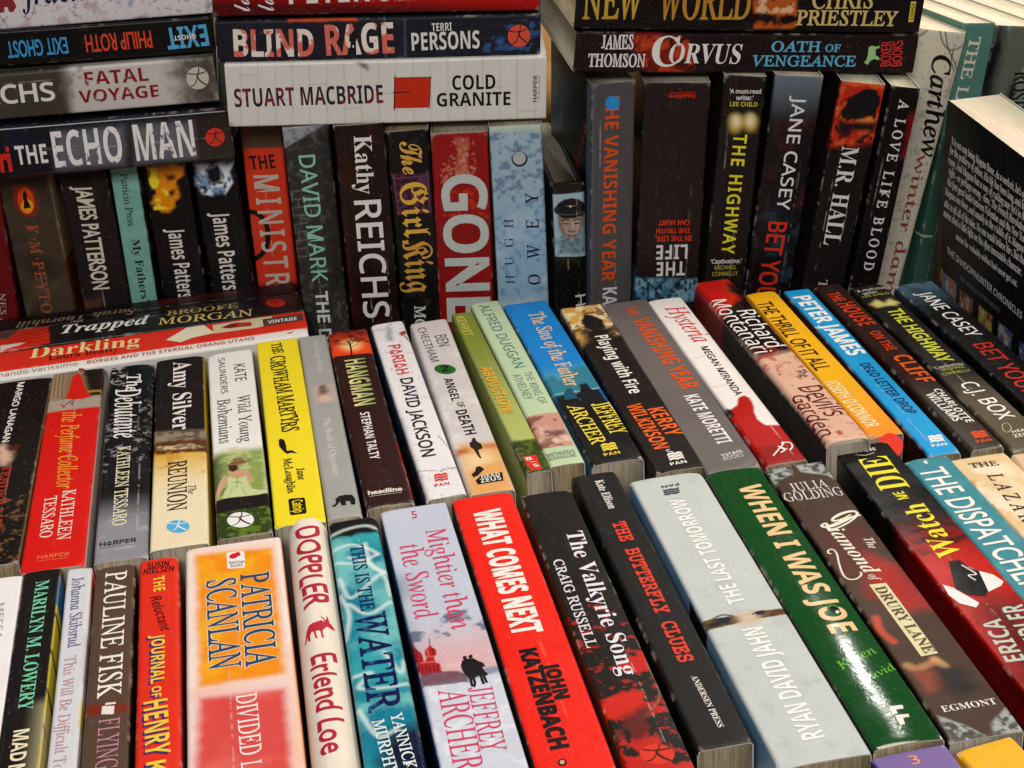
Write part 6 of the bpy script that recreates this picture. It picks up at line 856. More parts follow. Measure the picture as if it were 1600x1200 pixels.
 a=[('n',30,.35,.75,'3ea6b0',1,None,1),('n',22,.55,.75,'7cc8c8',.8,None,1),('p',[(-10.2,-1.2),(-8.8,23.8),(13.6,23.2),(13.6,.1)],'0d1220',2,2,1),('p',[(153.4,8.7),(146.7,25.9),(189,24.6),(183.6,3.3)],'0f2c44',5,3,1),('l',[(11.4,.3),(8,7.3),(7.1,15.9),(10.6,20.6)],.7,'e4f6f2',.7,1.6),('l',[(24.1,-.4),(21,7.6),(26.4,15.4),(31.7,19)],.7,'e4f6f2',.7,1.6),('l',[(33.8,.7),(36.5,10.3),(31.7,19)],.7,'e4f6f2',.7,1.6),('l',[(46.6,1.3),(62.2,4.8),(48.5,17.3),(45.3,23.6)],.7,'e4f6f2',.7,1.6),('l',[(66.6,3.6),(75.5,10.6),(68.9,20.4)],.7,'e4f6f2',.7,1.6),('l',[(115.7,1),(115,7.9),(122.9,2.3),(125.4,11.7),(125,20.7)],.7,'e4f6f2',.7,1.6),('l',[(103.2,14.1),(117.1,18.7),(109.4,21.4)],.7,'e4f6f2',.7,1.6),('l',[(21.9,14.5),(40.4,15.4),(47.2,21.5)],.7,'e4f6f2',.7,1.6),('l',[(136.4,1),(152.9,6.4),(151,13.6)],.7,'e4f6f2',.7,1.6),('l',[(90.8,.2),(73.5,3),(58.6,.3)],.7,'e4f6f2',.7,1.6),('l',[(64.2,20.9),(49.3,19.9),(37.6,14.3),(31.3,6.7)],.7,'e4f6f2',.7,1.6)]),
dict(label='lavender paperback with thin pink-red lettering over a snowy scene of two walkers', group='books standing spine up in the front row', mode='row',
 O=[35.38,619.67,126], ex=[0.00245, -1.0, 0.0], ey=[1.0, 0.00245, -0.0], ez=[0.0, 0.0, 1.0], L=197, T=30.08, D=126, st={'c':'c2cadc','lc':'2c5a9c','page':'w','fine':1},
 t=[('title','5','I','d03a5c',10.4,13.3,87.1,2.3,6.1,{}),
  ('title','Mightier than','I','d8486a',22.2,17.4,-.5,77.2,9.6,{}),
  ('title','the Sword','I','d8486a',31.4,4.6,-.9,57,10.3,{}),
  ('author','JEFFREY','I','d8486a',137.8,16.7,-2,37.8,9,{}),
  ('author','ARCHER','I','d8486a',136.3,5.5,-1.3,47.2,10.7,{})],
 m=[('silhouette','3a3030',[(119,19.4),(119.3,19.3),(119.5,19.3),(119.7,19.1),(119.8,19),(119.9,18.9),(120,18.7),(120,18.6),(120,18.4),(120,18.3),(119.8,18.1),(119.7,18),(119.5,17.9),(119.3,17.9),(119.1,17.9),(118.8,17.8),(118.6,17.9),(118.4,17.9),(118.2,18),(118,18.1),(117.8,18.2),(117.7,18.4),(117.6,18.5),(117.6,18.7),(117.6,18.8),(117.7,19),(117.8,19.1),(117.9,19.2),(118.1,19.3),(118.3,19.4),(118.5,19.4),(118.8,19.4)],{'z':.12}),('silhouette','3c3230',[(118.8,21.7),(119,21.6),(119.3,21.5),(119.5,21.4),(119.6,21.3),(119.7,21.2),(119.8,21),(119.8,20.9),(119.8,20.7),(119.8,20.6),(119.6,20.4),(119.5,20.3),(119.3,20.2),(119.1,20.2),(118.9,20.1),(118.6,20.1),(118.4,20.1),(118.2,20.2),(117.9,20.3),(117.8,20.4),(117.6,20.5),(117.5,20.7),(117.4,20.8),(117.4,21),(117.4,21.1),(117.5,21.3),(117.6,21.4),(117.7,21.5),(117.9,21.6),(118.1,21.7),(118.3,21.7),(118.6,21.7)],{'z':.12}),('silhouette','2a282a',[(123,16.4),(120.4,17.4),(119.5,19),(119.9,20.2),(119.9,21.7),(122,23.1),(123.7,24.8),(126,25.4),(126.4,24),(129.5,24.7),(131.4,25.6),(132.2,24),(131.3,22.4),(131.4,21.2),(132.9,19.5),(131.7,18),(128.6,17),(126.3,16.4)],{'z':.12}),('silhouette','2a282a',[(131.1,18.6),(134.3,18.5),(137.1,18.5)],{'z':.12,'w':1}),('silhouette','2a282a',[(132.2,19.6),(135.1,19.8),(137.7,19.1)],{'z':.12,'w':1}),('silhouette','2a282a',[(131.4,22.7),(134.2,22.7),(136.8,22.9)],{'z':.12,'w':1}),('silhouette','2a282a',[(131.7,23.8),(134.2,23.9),(136.3,24.2)],{'z':.12,'w':1})],
 a=[('p',[(60,-60),(60,-.5),(210,-.5),(210,-60)],'16345e',14,0,1,'s'),('g',[(84.5,4.8),(119.6,4.3)],'c2cadc','d6b0b6',[(73.9,.4),(71.4,33.2),(136.2,34),(133.2,1.4)],8),('n',10,.5,.62,'5e6a84',.9,[(89.9,-.6),(85.4,32),(103.5,31.4),(103.3,-.4)],1),('n',16,.5,.7,'e9c0bd',.7,[(101.2,-.1),(101.4,31.8),(127.4,32),(126.7,.1)],1),('p',[(131.8,.6),(127.7,33.2),(198.2,30.9),(189.6,-.9)],'ccd2e2',2,1.2,1),('n',4,.5,.7,'e6e9f2',.6,[(131.8,.6),(127.7,33.2),(198.2,30.9),(189.6,-.9)],1),('p',[(96.7,-.5),(101.3,.2),(106.7,.9),(110.6,2.4),(123.7,1.1),(124.2,-3.2)],'8e2a30',.4,.2,1),('p',[(105.8,6.9),(108.1,7.3),(110.2,8.7),(113.2,8.5),(115,7.3),(118.4,7.3),(119.6,8.8),(125.9,8.8),(125.2,.6),(117.1,1.2),(116.5,3.6),(114.2,4.4),(111.9,4),(109.1,4.6),(107.8,6.1)],'b03034',.25,.1,1),('p',[(109.8,2.5),(112.5,3.1),(116.8,3),(117.2,1.5),(113.6,.7)],'a02a30',.25,0,1),('l',[(119,2),(123.9,1.6)],.35,'6a1a20',.9,.3),('l',[(119.4,3.4),(124.3,3.1)],.35,'6a1a20',.9,.3),('l',[(119.8,4.8),(124.7,4.5)],.35,'6a1a20',.9,.3),('l',[(120.2,6.2),(125.1,5.9)],.35,'6a1a20',.9,.3),('l',[(120.6,7.7),(125.5,7.3)],.35,'6a1a20',.9,.3),('l',[(117.2,1.7),(118.1,9.3)],.4,'d87a6a',.9,.3),('l',[(114,3.9),(114.3,7.9)],.35,'d87a6a',.9,.3),('l',[(108.9,5.4),(113.1,5.3)],.3,'d87a6a',.8,.3),('l',[(109,7.4),(113.3,7.3)],.3,'6a1a20',.8,.3),('l',[(102.4,7.3),(106.2,6.8)],.25,'8e2a30',1,.3),('p',[(124.4,.7),(125.1,9),(126.2,14.2),(128.5,18.2),(134.1,17.8),(132.3,-.2)],'634354',.8,.6,.9),('n',2.5,.5,.6,'8a6270',.6,[(124.4,.7),(125.1,9),(128.5,18.2),(134.1,17.8),(132.3,-.2)],1),('p',[(127.7,18.4),(125.8,33.6),(130.4,33.9),(132.8,18.8)],'8f93a6',1.2,.5,1),('p',[(123.6,17.1),(123.1,21.1),(128,22.3),(130.1,18)],'4a4a44',1.2,.6,1)]),
dict(label='pure red paperback with heavy condensed white title capitals above black author capitals', group='books standing spine up in the front row', mode='row',
 O=[67.95,619.99,126], ex=[-0.00101, -1.0, 0.0], ey=[1.0, -0.00101, 0.0], ez=[0.0, 0.0, 1.0], L=197, T=27.54, D=126, st={'c':'ee331f','lc':'100c0c','page':'w','wear':.35},
 t=[('title','WHAT COMES NEXT','SB','f4f0ea',13.6,7.9,-.4,96.4,11.9,{'ol':.3}),
  ('author','JOHN','SB','231312',131.8,14.9,.1,21.7,5.3,{'ol':.35}),
  ('author','KATZENBACH','SB','231312',120.5,7.7,-.2,60.1,6.4,{'ol':.35})],
 m=[('emblem','3a1c14',[(188.7,11.3),(189,11.2),(189.4,11),(189.7,10.8),(189.9,10.5),(190.1,10.2),(190.2,9.9),(190.3,9.6),(190.2,9.3),(190.1,9.1),(189.9,8.8),(189.7,8.6),(189.4,8.4),(189,8.3),(188.7,8.2),(188.2,8.2),(187.9,8.3),(187.5,8.4),(187.1,8.5),(186.8,8.8),(186.6,9),(186.4,9.3),(186.3,9.6),(186.2,9.9),(186.3,10.2),(186.4,10.5),(186.6,10.8),(186.8,11),(187.2,11.1),(187.5,11.3),(187.9,11.3),(188.3,11.3)],{}),('emblem','c8b090',[(188.5,10.6),(188.7,10.6),(188.9,10.5),(189.1,10.3),(189.2,10.2),(189.3,10),(189.4,9.9),(189.4,9.7),(189.4,9.5),(189.3,9.4),(189.2,9.2),(189.1,9.1),(188.9,9),(188.7,8.9),(188.5,8.9),(188.3,8.9),(188,8.9),(187.8,9),(187.6,9.1),(187.4,9.2),(187.3,9.3),(187.2,9.5),(187.1,9.7),(187.1,9.8),(187.1,10),(187.2,10.2),(187.3,10.3),(187.5,10.4),(187.6,10.6),(187.8,10.6),(188.1,10.7),(188.3,10.7)],{'z':.1})],
 a=[]),
dict(label='brown-black paperback with white serif title, spattered with red at its lower end', group='books standing spine up in the front row', mode='row',
 O=[98.63,614.11,126], ex=[-0.00248, -1.0, 0.0], ey=[1.0, -0.00248, 0.0], ez=[0.0, 0.0, 1.0], L=197, T=23.11, D=126, st={'c':'2c2522','lc':'5a4836','page':'t','fine':1},
 t=[('title','The Valkyrie Song','B','eae6f0',36,12.9,-1,104.7,7.5,{'ol':-.02}),
  ('author','CRAIG RUSSELL','I','e4e0e6',56.2,3,0,63.9,4.2,{'ol':.12})],
 m=[('emblem','e0402c',[(188.5,18.1),(189.5,17.7),(190.4,17.1),(191.2,16.3),(191.8,15.4),(192.2,14.3),(192.4,13.2),(192.4,12),(192.2,10.9),(191.8,9.8),(191.2,8.8),(190.5,7.9),(189.6,7.2),(188.6,6.7),(187.6,6.4),(186.5,6.4),(185.4,6.5),(184.4,6.9),(183.6,7.5),(182.8,8.3),(182.2,9.2),(181.7,10.3),(181.5,11.4),(181.5,12.6),(181.7,13.8),(182.1,14.9),(182.7,15.9),(183.5,16.7),(184.4,17.4),(185.3,17.9),(186.4,18.2),(187.5,18.3)],{}),('emblem_mark','2a1612',[(183.4,7.9),(184.6,11.1),(185.1,14.7),(184.8,17.4)],{'z':.12,'w':.55}),('emblem_mark','2a1612',[(182.2,14.4),(186,12.7),(189.2,10.2),(189.8,7.8)],{'z':.14,'w':.5}),('emblem_mark','2a1612',[(185.5,12.1),(188.7,13.4),(191.3,15.8)],{'z':.16,'w':.75})],
 a=[('n',9,.5,.58,'c93020',.95,[(139.2,2.7),(121.2,28.5),(203.8,24.1),(203.2,-3.7)],1),('n',3,.62,.68,'b83024',.8,[(93.4,-7.3),(89.4,27.9),(203.8,24.1),(203.2,-3.7)],1),('p',[(154.1,-.6),(150.4,6.1),(150.8,16.1),(155,17),(162.4,9),(164.4,-1.7)],'cf3322',1.2,2,1),('l',[(174.5,-1.1),(166.8,11.4),(159.5,19.4),(150.7,23),(134.4,22.5)],.7,'8a6a58',.7,.5),('p',[(166.2,2.1),(160.4,15.5),(173.7,16.2),(178.2,6.1),(173.3,1.1)],'2a211e',3,2,.8)]),
dict(label='black paperback with red typewriter-style title capitals running down to a white press name', group='books standing spine up in the front row', mode='row',
 O=[124.46,624.69,126], ex=[-0.00034, -1.0, 0.0], ey=[1.0, -0.00034, 0.0], ez=[0.0, 0.0, 1.0], L=199.09, T=20.61, D=126, st={'c':'282625','lc':'1a1817','page':'t'},
 t=[('author','Kate Ellison','B','eeeae6',7,9.3,.4,25.8,3.9,{}),
  ('title','THE BUTTERFLY CLUES','M','e04a38',44.6,8,.1,104.1,5.7,{'ol':.25}),
  ('publisher','ANDERSEN PRESS','B','e9e5e0',158.1,9.8,1.7,31,2.4,{})],
 m=[],
 a=[]),
dict(label='wide pale grey-blue paperback crossed by a strip photo of two eyes', group='books standing spine up in the front row', mode='row',
 O=[148.89,612.77,126], ex=[-0.00174, -1.0, -0.0], ey=[1.0, -0.00174, 0.0], ez=[-0.0, -0.0, 1.0], L=203.45, T=33.48, D=126, st={'c':'c4cbca','lc':'7aa6ca','page':'t','wear':.3,'fine':1},
 t=[('publisher','PAN','SB','3c4248',8.2,20.5,-86.4,8.2,2,{}),
  ('title','THE LAST TOMORROW','SB','f6f6f4',105.9,20.3,-179.1,84.1,7,{}),
  ('author','RYAN DAVID JAHN','SB','f6f6f4',192,20.9,179.9,68.7,8.3,{})],
 m=[('emblem','3c4248',[(12.9,19.5),(13.1,19),(13.4,18.5),(13.6,18),(13.7,17.6),(13.7,17.1),(13.6,16.7),(13.4,16.2),(13.2,15.8),(11.8,16),(12.1,16.4),(12.2,16.8),(12.3,17.3),(12.3,17.7),(12.2,18.2),(12.1,18.7),(11.8,19.2),(11.5,19.7)],{}),('emblem','3c4248',[(12.8,15.8),(13.1,15.4),(13.4,14.9),(13.6,14.4),(13.7,13.9),(13.7,13.5),(13.6,13),(13.4,12.6),(13.2,12.2),(11.8,12.3),(12.1,12.8),(12.2,13.2),(12.3,13.7),(12.3,14.1),(12.2,14.6),(12,15.1),(11.8,15.5),(11.5,16)],{}),('emblem','3c4248',[(14.6,19.2),(14.9,18.8),(15.1,18.3),(15.3,17.8),(15.4,17.3),(15.4,16.9),(15.3,16.4),(15.2,16),(14.9,15.6),(13.6,15.8),(13.8,16.2),(14,16.6),(14.1,17.1),(14.1,17.5),(14,18),(13.8,18.4),(13.5,18.9),(13.2,19.4)],{}),('emblem','3c4248',[(14.6,15.6),(14.9,15.1),(15.1,14.6),(15.3,14.2),(15.4,13.7),(15.4,13.2),(15.3,12.8),(15.1,12.4),(14.9,11.9),(13.6,12.1),(13.8,12.6),(14,13),(14.1,13.4),(14.1,13.9),(14,14.3),(13.8,14.8),(13.5,15.3),(13.2,15.8)],{}),('emblem','3c4248',[(16.3,19),(16.6,18.5),(16.9,18),(17.1,17.6),(17.1,17.1),(17.1,16.6),(17.1,16.2),(16.9,15.8),(16.7,15.3),(15.3,15.5),(15.6,15.9),(15.7,16.4),(15.8,16.8),(15.8,17.3),(15.7,17.7),(15.5,18.2),(15.3,18.7),(15,19.2)],{}),('emblem','3c4248',[(16.3,15.4),(16.6,14.9),(16.9,14.4),(17,13.9),(17.1,13.5),(17.1,13),(17,12.6),(16.9,12.2),(16.6,11.7),(15.3,11.9),(15.5,12.3),(15.7,12.8),(15.8,13.2),(15.8,13.7),(15.7,14.1),(15.5,14.6),(15.3,15.1),(15,15.6)],{})],
 a=[('n',18,.5,.8,'c6cccb',.8,None,1),('n',7,.55,.75,'aeb8b8',.5,None,1),('p',[(113.3,-.1),(113.3,33.6),(117.4,33.5),(119.6,.1)],'6a543c',.3,.3,1),('p',[(112.3,14),(112.6,23.1),(119.9,21.9),(120.3,13.5)],'d4bca6',2.5,1,1),('p',[(115.9,1.2),(114.6,9.4),(117.4,9.8),(118.7,1.6)],'2e2620',1,.8,1),('p',[(113.5,5.3),(113.7,11),(115.9,10.8),(115.8,5.6)],'232a44',.5,.3,1),('p',[(113.1,21.6),(113.2,25),(115.4,24.8),(115.4,21.6)],'232a44',.5,.3,1),('l',[(114.9,3.8),(113.6,7.4),(115.1,11)],.5,'2a1c16',.95,.35),('l',[(114.5,20.1),(113.1,23.2),(113.5,26.2)],.5,'2a1c16',.95,.35),('l',[(113.8,3.1),(111.7,8.5),(113.2,12.2)],.7,'4a3626',.9,.5),('n',3,.55,.65,'3a2414',.7,[(113.5,26.2),(113.3,33.6),(117.4,33.5),(117.6,26.4)],1),('p',[(113.6,28),(113.7,33.5),(116.9,33.4),(117.6,27.9)],'5e3c1c',1,1,1),('p',[(96,-60),(96,-.3),(120,-.3),(112,-60)],'2c2230',1,0,1,'s')]),
dict(label='glossy dark green paperback with chunky peach title capitals and a lamp glinting on it', group='books standing spine up in the front row', mode='row',
 O=[183.23,608.91,126], ex=[-0.00145, -1.0, 0.0], ey=[1.0, -0.00145, 0.0], ez=[0.0, 0.0, 1.0], L=198.73, T=25.89, D=126, st={'c':'1f5230','lc':'16281a','gloss':.11,'page':'t','wear':.4,'bow':1,'wav':.25},
 t=[('title','WHEN I WAS JOE','SB','f2cf9c',15.8,10.4,0,116.4,10.5,{'ol':.15}),
  ('author','Keren','I','76c44c',154.2,5.8,112.6,17.9,4.7,{'sh':.3}),
  ('author','David','I','76c44c',164.8,9.5,113,17.3,4.1,{'sh':.3})],
 m=[('emblem','3c8a44',[(119.7,18.4),(120.2,17.9),(120.6,17.5),(120.8,17),(120.9,16.5),(120.9,16),(120.7,15.6),(120.3,15.2),(119.9,14.8),(119.4,14.5),(118.7,14.3),(118,14.2),(117.3,14.2),(116.6,14.3),(115.9,14.5),(115.2,14.7),(114.6,15.1),(114.1,15.5),(113.8,15.9),(113.5,16.4),(113.4,16.9),(113.5,17.4),(113.7,17.9),(114,18.3),(114.4,18.7),(115,18.9),(115.6,19.1),(116.3,19.2),(117.1,19.2),(117.8,19.1),(118.5,19),(119.2,18.7)],{'z':.14}),('emblem','18120e',[(119.5,18),(119.9,17.7),(120.1,17.4),(120.3,17),(120.4,16.6),(120.3,16.3),(120.2,16),(120,15.7),(119.6,15.4),(119.2,15.2),(118.8,15.1),(118.3,15),(117.7,15),(117.2,15),(116.7,15.2),(116.2,15.3),(115.8,15.6),(115.4,15.9),(115.2,16.2),(115,16.6),(114.9,16.9),(115,17.3),(115.1,17.6),(115.3,17.9),(115.7,18.2),(116.1,18.4),(116.5,18.6),(117,18.6),(117.6,18.6),(118.1,18.6),(118.6,18.4),(119.1,18.2)],{'z':.2}),('emblem','f6f2ee',[(119.4,18.2),(119.6,18.1),(119.8,18),(119.9,17.9),(120,17.8),(120.1,17.6),(120.2,17.4),(120.2,17.3),(120.2,17.1),(120.1,17),(120,16.9),(119.9,16.8),(119.8,16.8),(119.6,16.7),(119.4,16.7),(119.2,16.8),(119,16.8),(118.8,16.9),(118.7,17),(118.5,17.1),(118.4,17.3),(118.3,17.4),(118.2,17.6),(118.2,17.7),(118.2,17.9),(118.3,18),(118.4,18.1),(118.5,18.2),(118.7,18.3),(118.8,18.3),(119,18.3),(119.2,18.3)],{'z':.26}),('publisher','f4ece2',[(178.7,13.9),(178.9,18.8),(181,18.4),(181,15.5),(183.2,15.3),(183.4,13.3)],{}),('publisher','f4ece2',[(183.9,13.8),(184.1,18.8),(185.9,18.5),(185.9,16.1),(189.4,15.3),(189.3,13.5)],{})],
 a=[]),
dict(label='dark brown paperback with cream script, a cream banner and curled silver corner ornaments', group='books standing spine up in the front row', mode='row',
 O=[210.47,605.84,126], ex=[-0.00444, -0.99999, 0.0], ey=[0.99999, -0.00444, 0.0], ez=[0.0, 0.0, 1.0], L=198.5, T=27.22, D=126, st={'c':'4c3a30','lc':'1a1512','page':'w'},
 t=[('author','JULIA','I','e4e0d8',22.9,5.3,89.2,16.6,7.1,{}),
  ('author','GOLDING','I','e4e0d8',30.4,-.2,87,26,7.5,{}),
  ('title','D','S','efe9d8',52.9,6.5,32.2,7.7,19.6,{'ol':.3}),
  ('title','iamond','BI','efe9d8',56.7,8.5,4.2,36.5,7,{}),
  ('title','The','BI','e4dcc8',67.5,20.2,-3.1,8.2,4,{}),
  ('title','of','BI','e4dcc8',93.7,11.7,5.3,5,3.9,{}),
  ('title','DRURY LANE','B','6a4a40',103,10.7,2,46,4.6,{'z':.15}),
  ('publisher','EGMONT','B','efeae2',182.9,4.5,89.3,20.4,3.5,{'ol':-.02})],
 m=[('flourish','e9e2d2',[(74.9,3.3),(73.7,2.4),(71.9,3.3),(71.9,5.2),(75.6,5.5),(82.1,3.9),(90.1,2.5),(94.2,3.3),(95,6.3),(93,9.2),(90.7,9.9)],{'w':.8}),('banner','e2dcae',[(100.3,9.7),(100.9,16.6),(149.8,17),(150.1,10.3)],{})],
 a=[('p',[(1.1,0),(.5,12.4),(7.3,10.6),(12,2.3),(19.8,-3.1)],'a3aaa8',.7,.4,1),('n',2.2,.47,.55,'3a3632',.9,[(1.1,0),(.5,12.4),(7.3,10.6),(12,2.3),(19.8,-3.1)],1),('p',[(.5,14.5),(0,27.2),(18.2,27.1),(12.6,24.4),(7.3,14.8)],'a3aaa8',.7,.4,1),('n',2.2,.47,.55,'3a3632',.9,[(.5,14.5),(0,27.2),(18.2,27.1),(12.6,24.4),(7.3,14.8)],1),('p',[(183.7,1.7),(189.7,7.6),(199.2,13.9),(198.7,1.2)],'a3aaa8',.7,.4,1),('n',2.2,.47,.55,'3a3632',.9,[(183.7,1.7),(189.7,7.6),(199.2,13.9),(198.7,1.2)],1),('p',[(198.4,15.9),(192.5,18.2),(184.1,28.3),(198.5,27.2)],'a3aaa8',.7,.4,1),('n',2.2,.47,.55,'3a3632',.9,[(198.4,15.9),(192.5,18.2),(184.1,28.3),(198.5,27.2)],1),('p',[(75.6,16.1),(90.7,25.2),(112.6,26.7),(121.8,26.7),(120.2,12.9),(107.3,7.6)],'a82c20',5,2,1),('p',[(57.5,7.6),(56.8,23.6),(94.5,12.7),(91.7,3)],'6a2c24',7,2,.7),('l',[(122.1,3.7),(130.5,2.2),(138.7,4.2)],2.2,'d0503c',.8,1.5),('l',[(153.9,3.4),(156.6,5.7),(154.6,13.6)],2.5,'c08a5a',.8,2),('l',[(152.8,14.4),(157.4,16.1)],2.5,'d2a070',.8,1.5),('p',[(157.9,3.4),(158.3,12),(170,11.7),(171.7,3.6)],'8a4634',2,1,1),('p',[(158.3,12),(158.9,21.7),(173,22.6),(176.4,13.7),(169.5,9.5)],'2c211c',4,1.5,1)]),
dict(label='thick black to blood red paperback with yellow title letters reading upward', group='books standing spine up in the front row', mode='row',
 O=[245.98,614.54,126], ex=[0.00374, -0.99999, 0.0], ey=[0.99999, 0.00374, -0.0], ez=[0.0, 0.0, 1.0], L=197, T=26.66, D=126, st={'c':'1a1414','lc':'120e0e','gloss':.25,'page':'t','fine':1},
 t=[('publisher','sphere','SB','dcd8d4',4.6,18.8,-92.2,11.7,3.5,{}),
  ('title','DIE','B','f0e23c',42.8,20,178.2,30,13.4,{}),
  ('title','ME','SA','f0e23c',51.3,15.7,-178.1,6.4,4.8,{'ol':.1}),
  ('title','Watch','B','f0e23c',99.7,18.3,177.9,43.1,10.2,{}),
  ('author','ERICA','SB','c4ccc2',171.3,9.3,174,26.9,7.7,{}),
  ('author','SPINDLER','SB','c4ccc2',178,21.5,175.7,40.3,9,{})],
 m=[('silhouette','f0ecec',[(117.1,1.4),(120.3,4.2),(132.9,9.3),(135.4,6.8),(130.8,2),(124.4,.5)],{'z':.1}),('silhouette','f0ecec',[(105.5,14.4),(112.2,19),(119.4,27),(124.3,22.7),(127,15.9),(116.9,15.3)],{'z':.1}),('silhouette','191516',[(102.4,10.6),(102.7,15.2),(109,16.4),(112.2,19),(126.6,16.1),(129.1,13.6),(126.6,8.1),(121.9,4.8),(112.2,7.5)],{'z':.14}),('silhouette','efe9e6',[(106.4,14.3),(114.1,17),(114.1,13.7),(118.2,14.8)],{'z':.2,'w':.7}),('publisher','dcd8d4',[(9.1,16.9),(10.1,12.1),(8.2,8)],{'w':.4})],
 a=[('p',[(95,-60),(80,-.3),(200,-.3),(200,-60)],'8a1a18',14,0,1,'s'),('g',[(61.6,10.9),(107.4,7.5)],'201a1a','c22a1c',[(17,18),(16.1,55.6),(165.8,36.8),(231.1,1),(171.4,-1.8),(74.5,-.4)],4),('n',9,.48,.6,'3a1010',.8,[(60.1,5.7),(50.7,30.5),(88.1,27.7),(95.8,1.6)],4),('p',[(131,7.3),(132.4,28.1),(192.5,17.2),(189.4,-.9)],'3a1412',10,3,.8)]),
dict(label='teal paperback with tall thin white capitals, right of the black and red spine', group='books standing spine up in the front row', mode='row',
 O=[272.98,594.89,126], ex=[-0.00379, -0.99999, 0.0], ey=[0.99999, -0.00379, 0.0], ez=[0.0, 0.0, 1.0], L=197, T=20.72, D=126, st={'c':'418a98','page':'w'},
 t=[('title','THE DISPATCHER','P','f0f0ea',9.7,2,1,101.5,12.1,{'ol':.15})],
 m=[('emblem','e6e2d8',[(2.9,7.7),(2.2,9.5),(5.2,9.2),(5.4,7.8)],{})],
 a=[('n',8,.5,.75,'5a9aa4',.7,None,1)]),
dict(label='sandy cream paperback with golden foliage and thin black spaced capitals', group='books standing spine up in the front row', mode='row',
 O=[292,589,126], ex=[0.02401, -0.99971, 0.0], ey=[0.99971, 0.02401, -0.0], ez=[0.0, 0.0, 1.0], L=197, T=26.85, D=126, st={'c':'e0c394','page':'w'},
 t=[('title','THE','I','3c3222',9.4,6.2,84.8,12.8,4,{'ol':.1}),
  ('title','LAZARUS','I','2e261c',17.1,9.7,-6,56.8,6.8,{'ol':.1,'tr':.35})],
 m=[],
 a=[('n',14,.45,.7,'f0e0c6',.9,None,1),('n',4,.5,.62,'c08a38',.85,[(5.1,-2.8),(18.8,2.1),(83,-1.9),(94.1,-13.5),(52.6,-7.5)],1),('n',10,.55,.7,'a8988a',.6,[(-.7,0),(.7,26.9),(8.5,25.9),(8.5,-2)],1)]),
dict(label='plain cream spine just entering the frame at the right end of the front row', group='books standing spine up in the front row', mode='row',
 O=[320.55,586.57,126], ex=[-0.10362, -0.99462, 0.0], ey=[0.99462, -0.10362, 0.0], ez=[0.0, 0.0, 1.0], L=197, T=21.31, D=126, st={'c':'dcc09a','page':'w','r':2},
 t=[],
 m=[],
 a=[]),
dict(label='black paperback with white author capitals and a pale face, leftmost of the second row', group='books standing spine up in the second row', mode='row',
 O=[-152.24,812.81,126], ex=[-0.01191, -0.99993, 0.0], ey=[0.99993, -0.01191, 0.0], ez=[0.0, 0.0, 1.0], L=190, T=31.71, D=126, st={'c':'231c19','rc':'8a6c4c','page':'t'},
 t=[('author','MARGO LANAGAN','SA','efeae6',3.5,14.1,-1,68.8,3.4,{'ol':.15}),
  ('title','TENDER','I','b03c30',98.7,16.2,-.1,38.6,4.1,{'ol':.15}),
  ('title','MORSELS','I','b03c30',140.9,16.3,1.1,46,4.4,{'ol':.15})],
 m=[],
 a=[('p',[(87.8,19.4),(91.1,19.5),(94,19.2),(96.1,18.5),(97.3,17.4),(97.4,16.1),(96.5,14.7),(94.6,13.3),(91.9,12.1),(88.6,11.1),(85.2,10.5),(81.8,10.4),(78.9,10.7),(76.7,11.4),(75.4,12.5),(75.3,13.8),(76.3,15.3),(78.2,16.7),(81,17.9),(84.3,18.8)],'d2b09a',3,2,1),('p',[(78.5,15.4),(76.5,22.6),(83.2,22),(83.3,17.7)],'5a2c1c',1.5,1,1),('p',[(83.3,13.4),(83.7,13.4),(84.1,13.3),(84.3,13),(84.4,12.7),(84.3,12.3),(84.2,11.9),(83.9,11.5),(83.5,11.2),(83,11),(82.6,10.9),(82.2,10.9),(81.8,11),(81.6,11.3),(81.5,11.6),(81.6,12),(81.7,12.4),(82.1,12.8),(82.4,13.1),(82.9,13.3)],'4a3028',.8,0,1),('n',2.5,.58,.66,'7a5c3c',.8,[(130.6,17.8),(127.8,29.2),(196.5,32.8),(198,19.5)],1)]),
dict(label='red paperback with orange script, topped by a photo of a woman in red', group='books standing spine up in the second row', mode='row',
 O=[-120.75,815.17,126], ex=[-0.00443, -0.99999, 0.0], ey=[0.99999, -0.00443, 0.0], ez=[0.0, 0.0, 1.0], L=202.45, T=27.67, D=126, st={'c':'d6241a','rc':'d0c8c2','page':'w','fine':1},
 t=[('title','the Perfume Collector','I','f0a040',49.7,8.7,1.6,81.3,9.8,{'sh':.3,'ol':.08}),
  ('author','KATHLEEN','I','f2e6da',134.5,14.4,.1,44.8,6,{'ol':.04}),
  ('author','TESSARO','I','f2e6da',138.2,6.4,.3,37.2,5.6,{'ol':.04}),
  ('publisher','HARPER','SA','ec8a5c',193.4,6.9,86.9,13.7,3.3,{})],
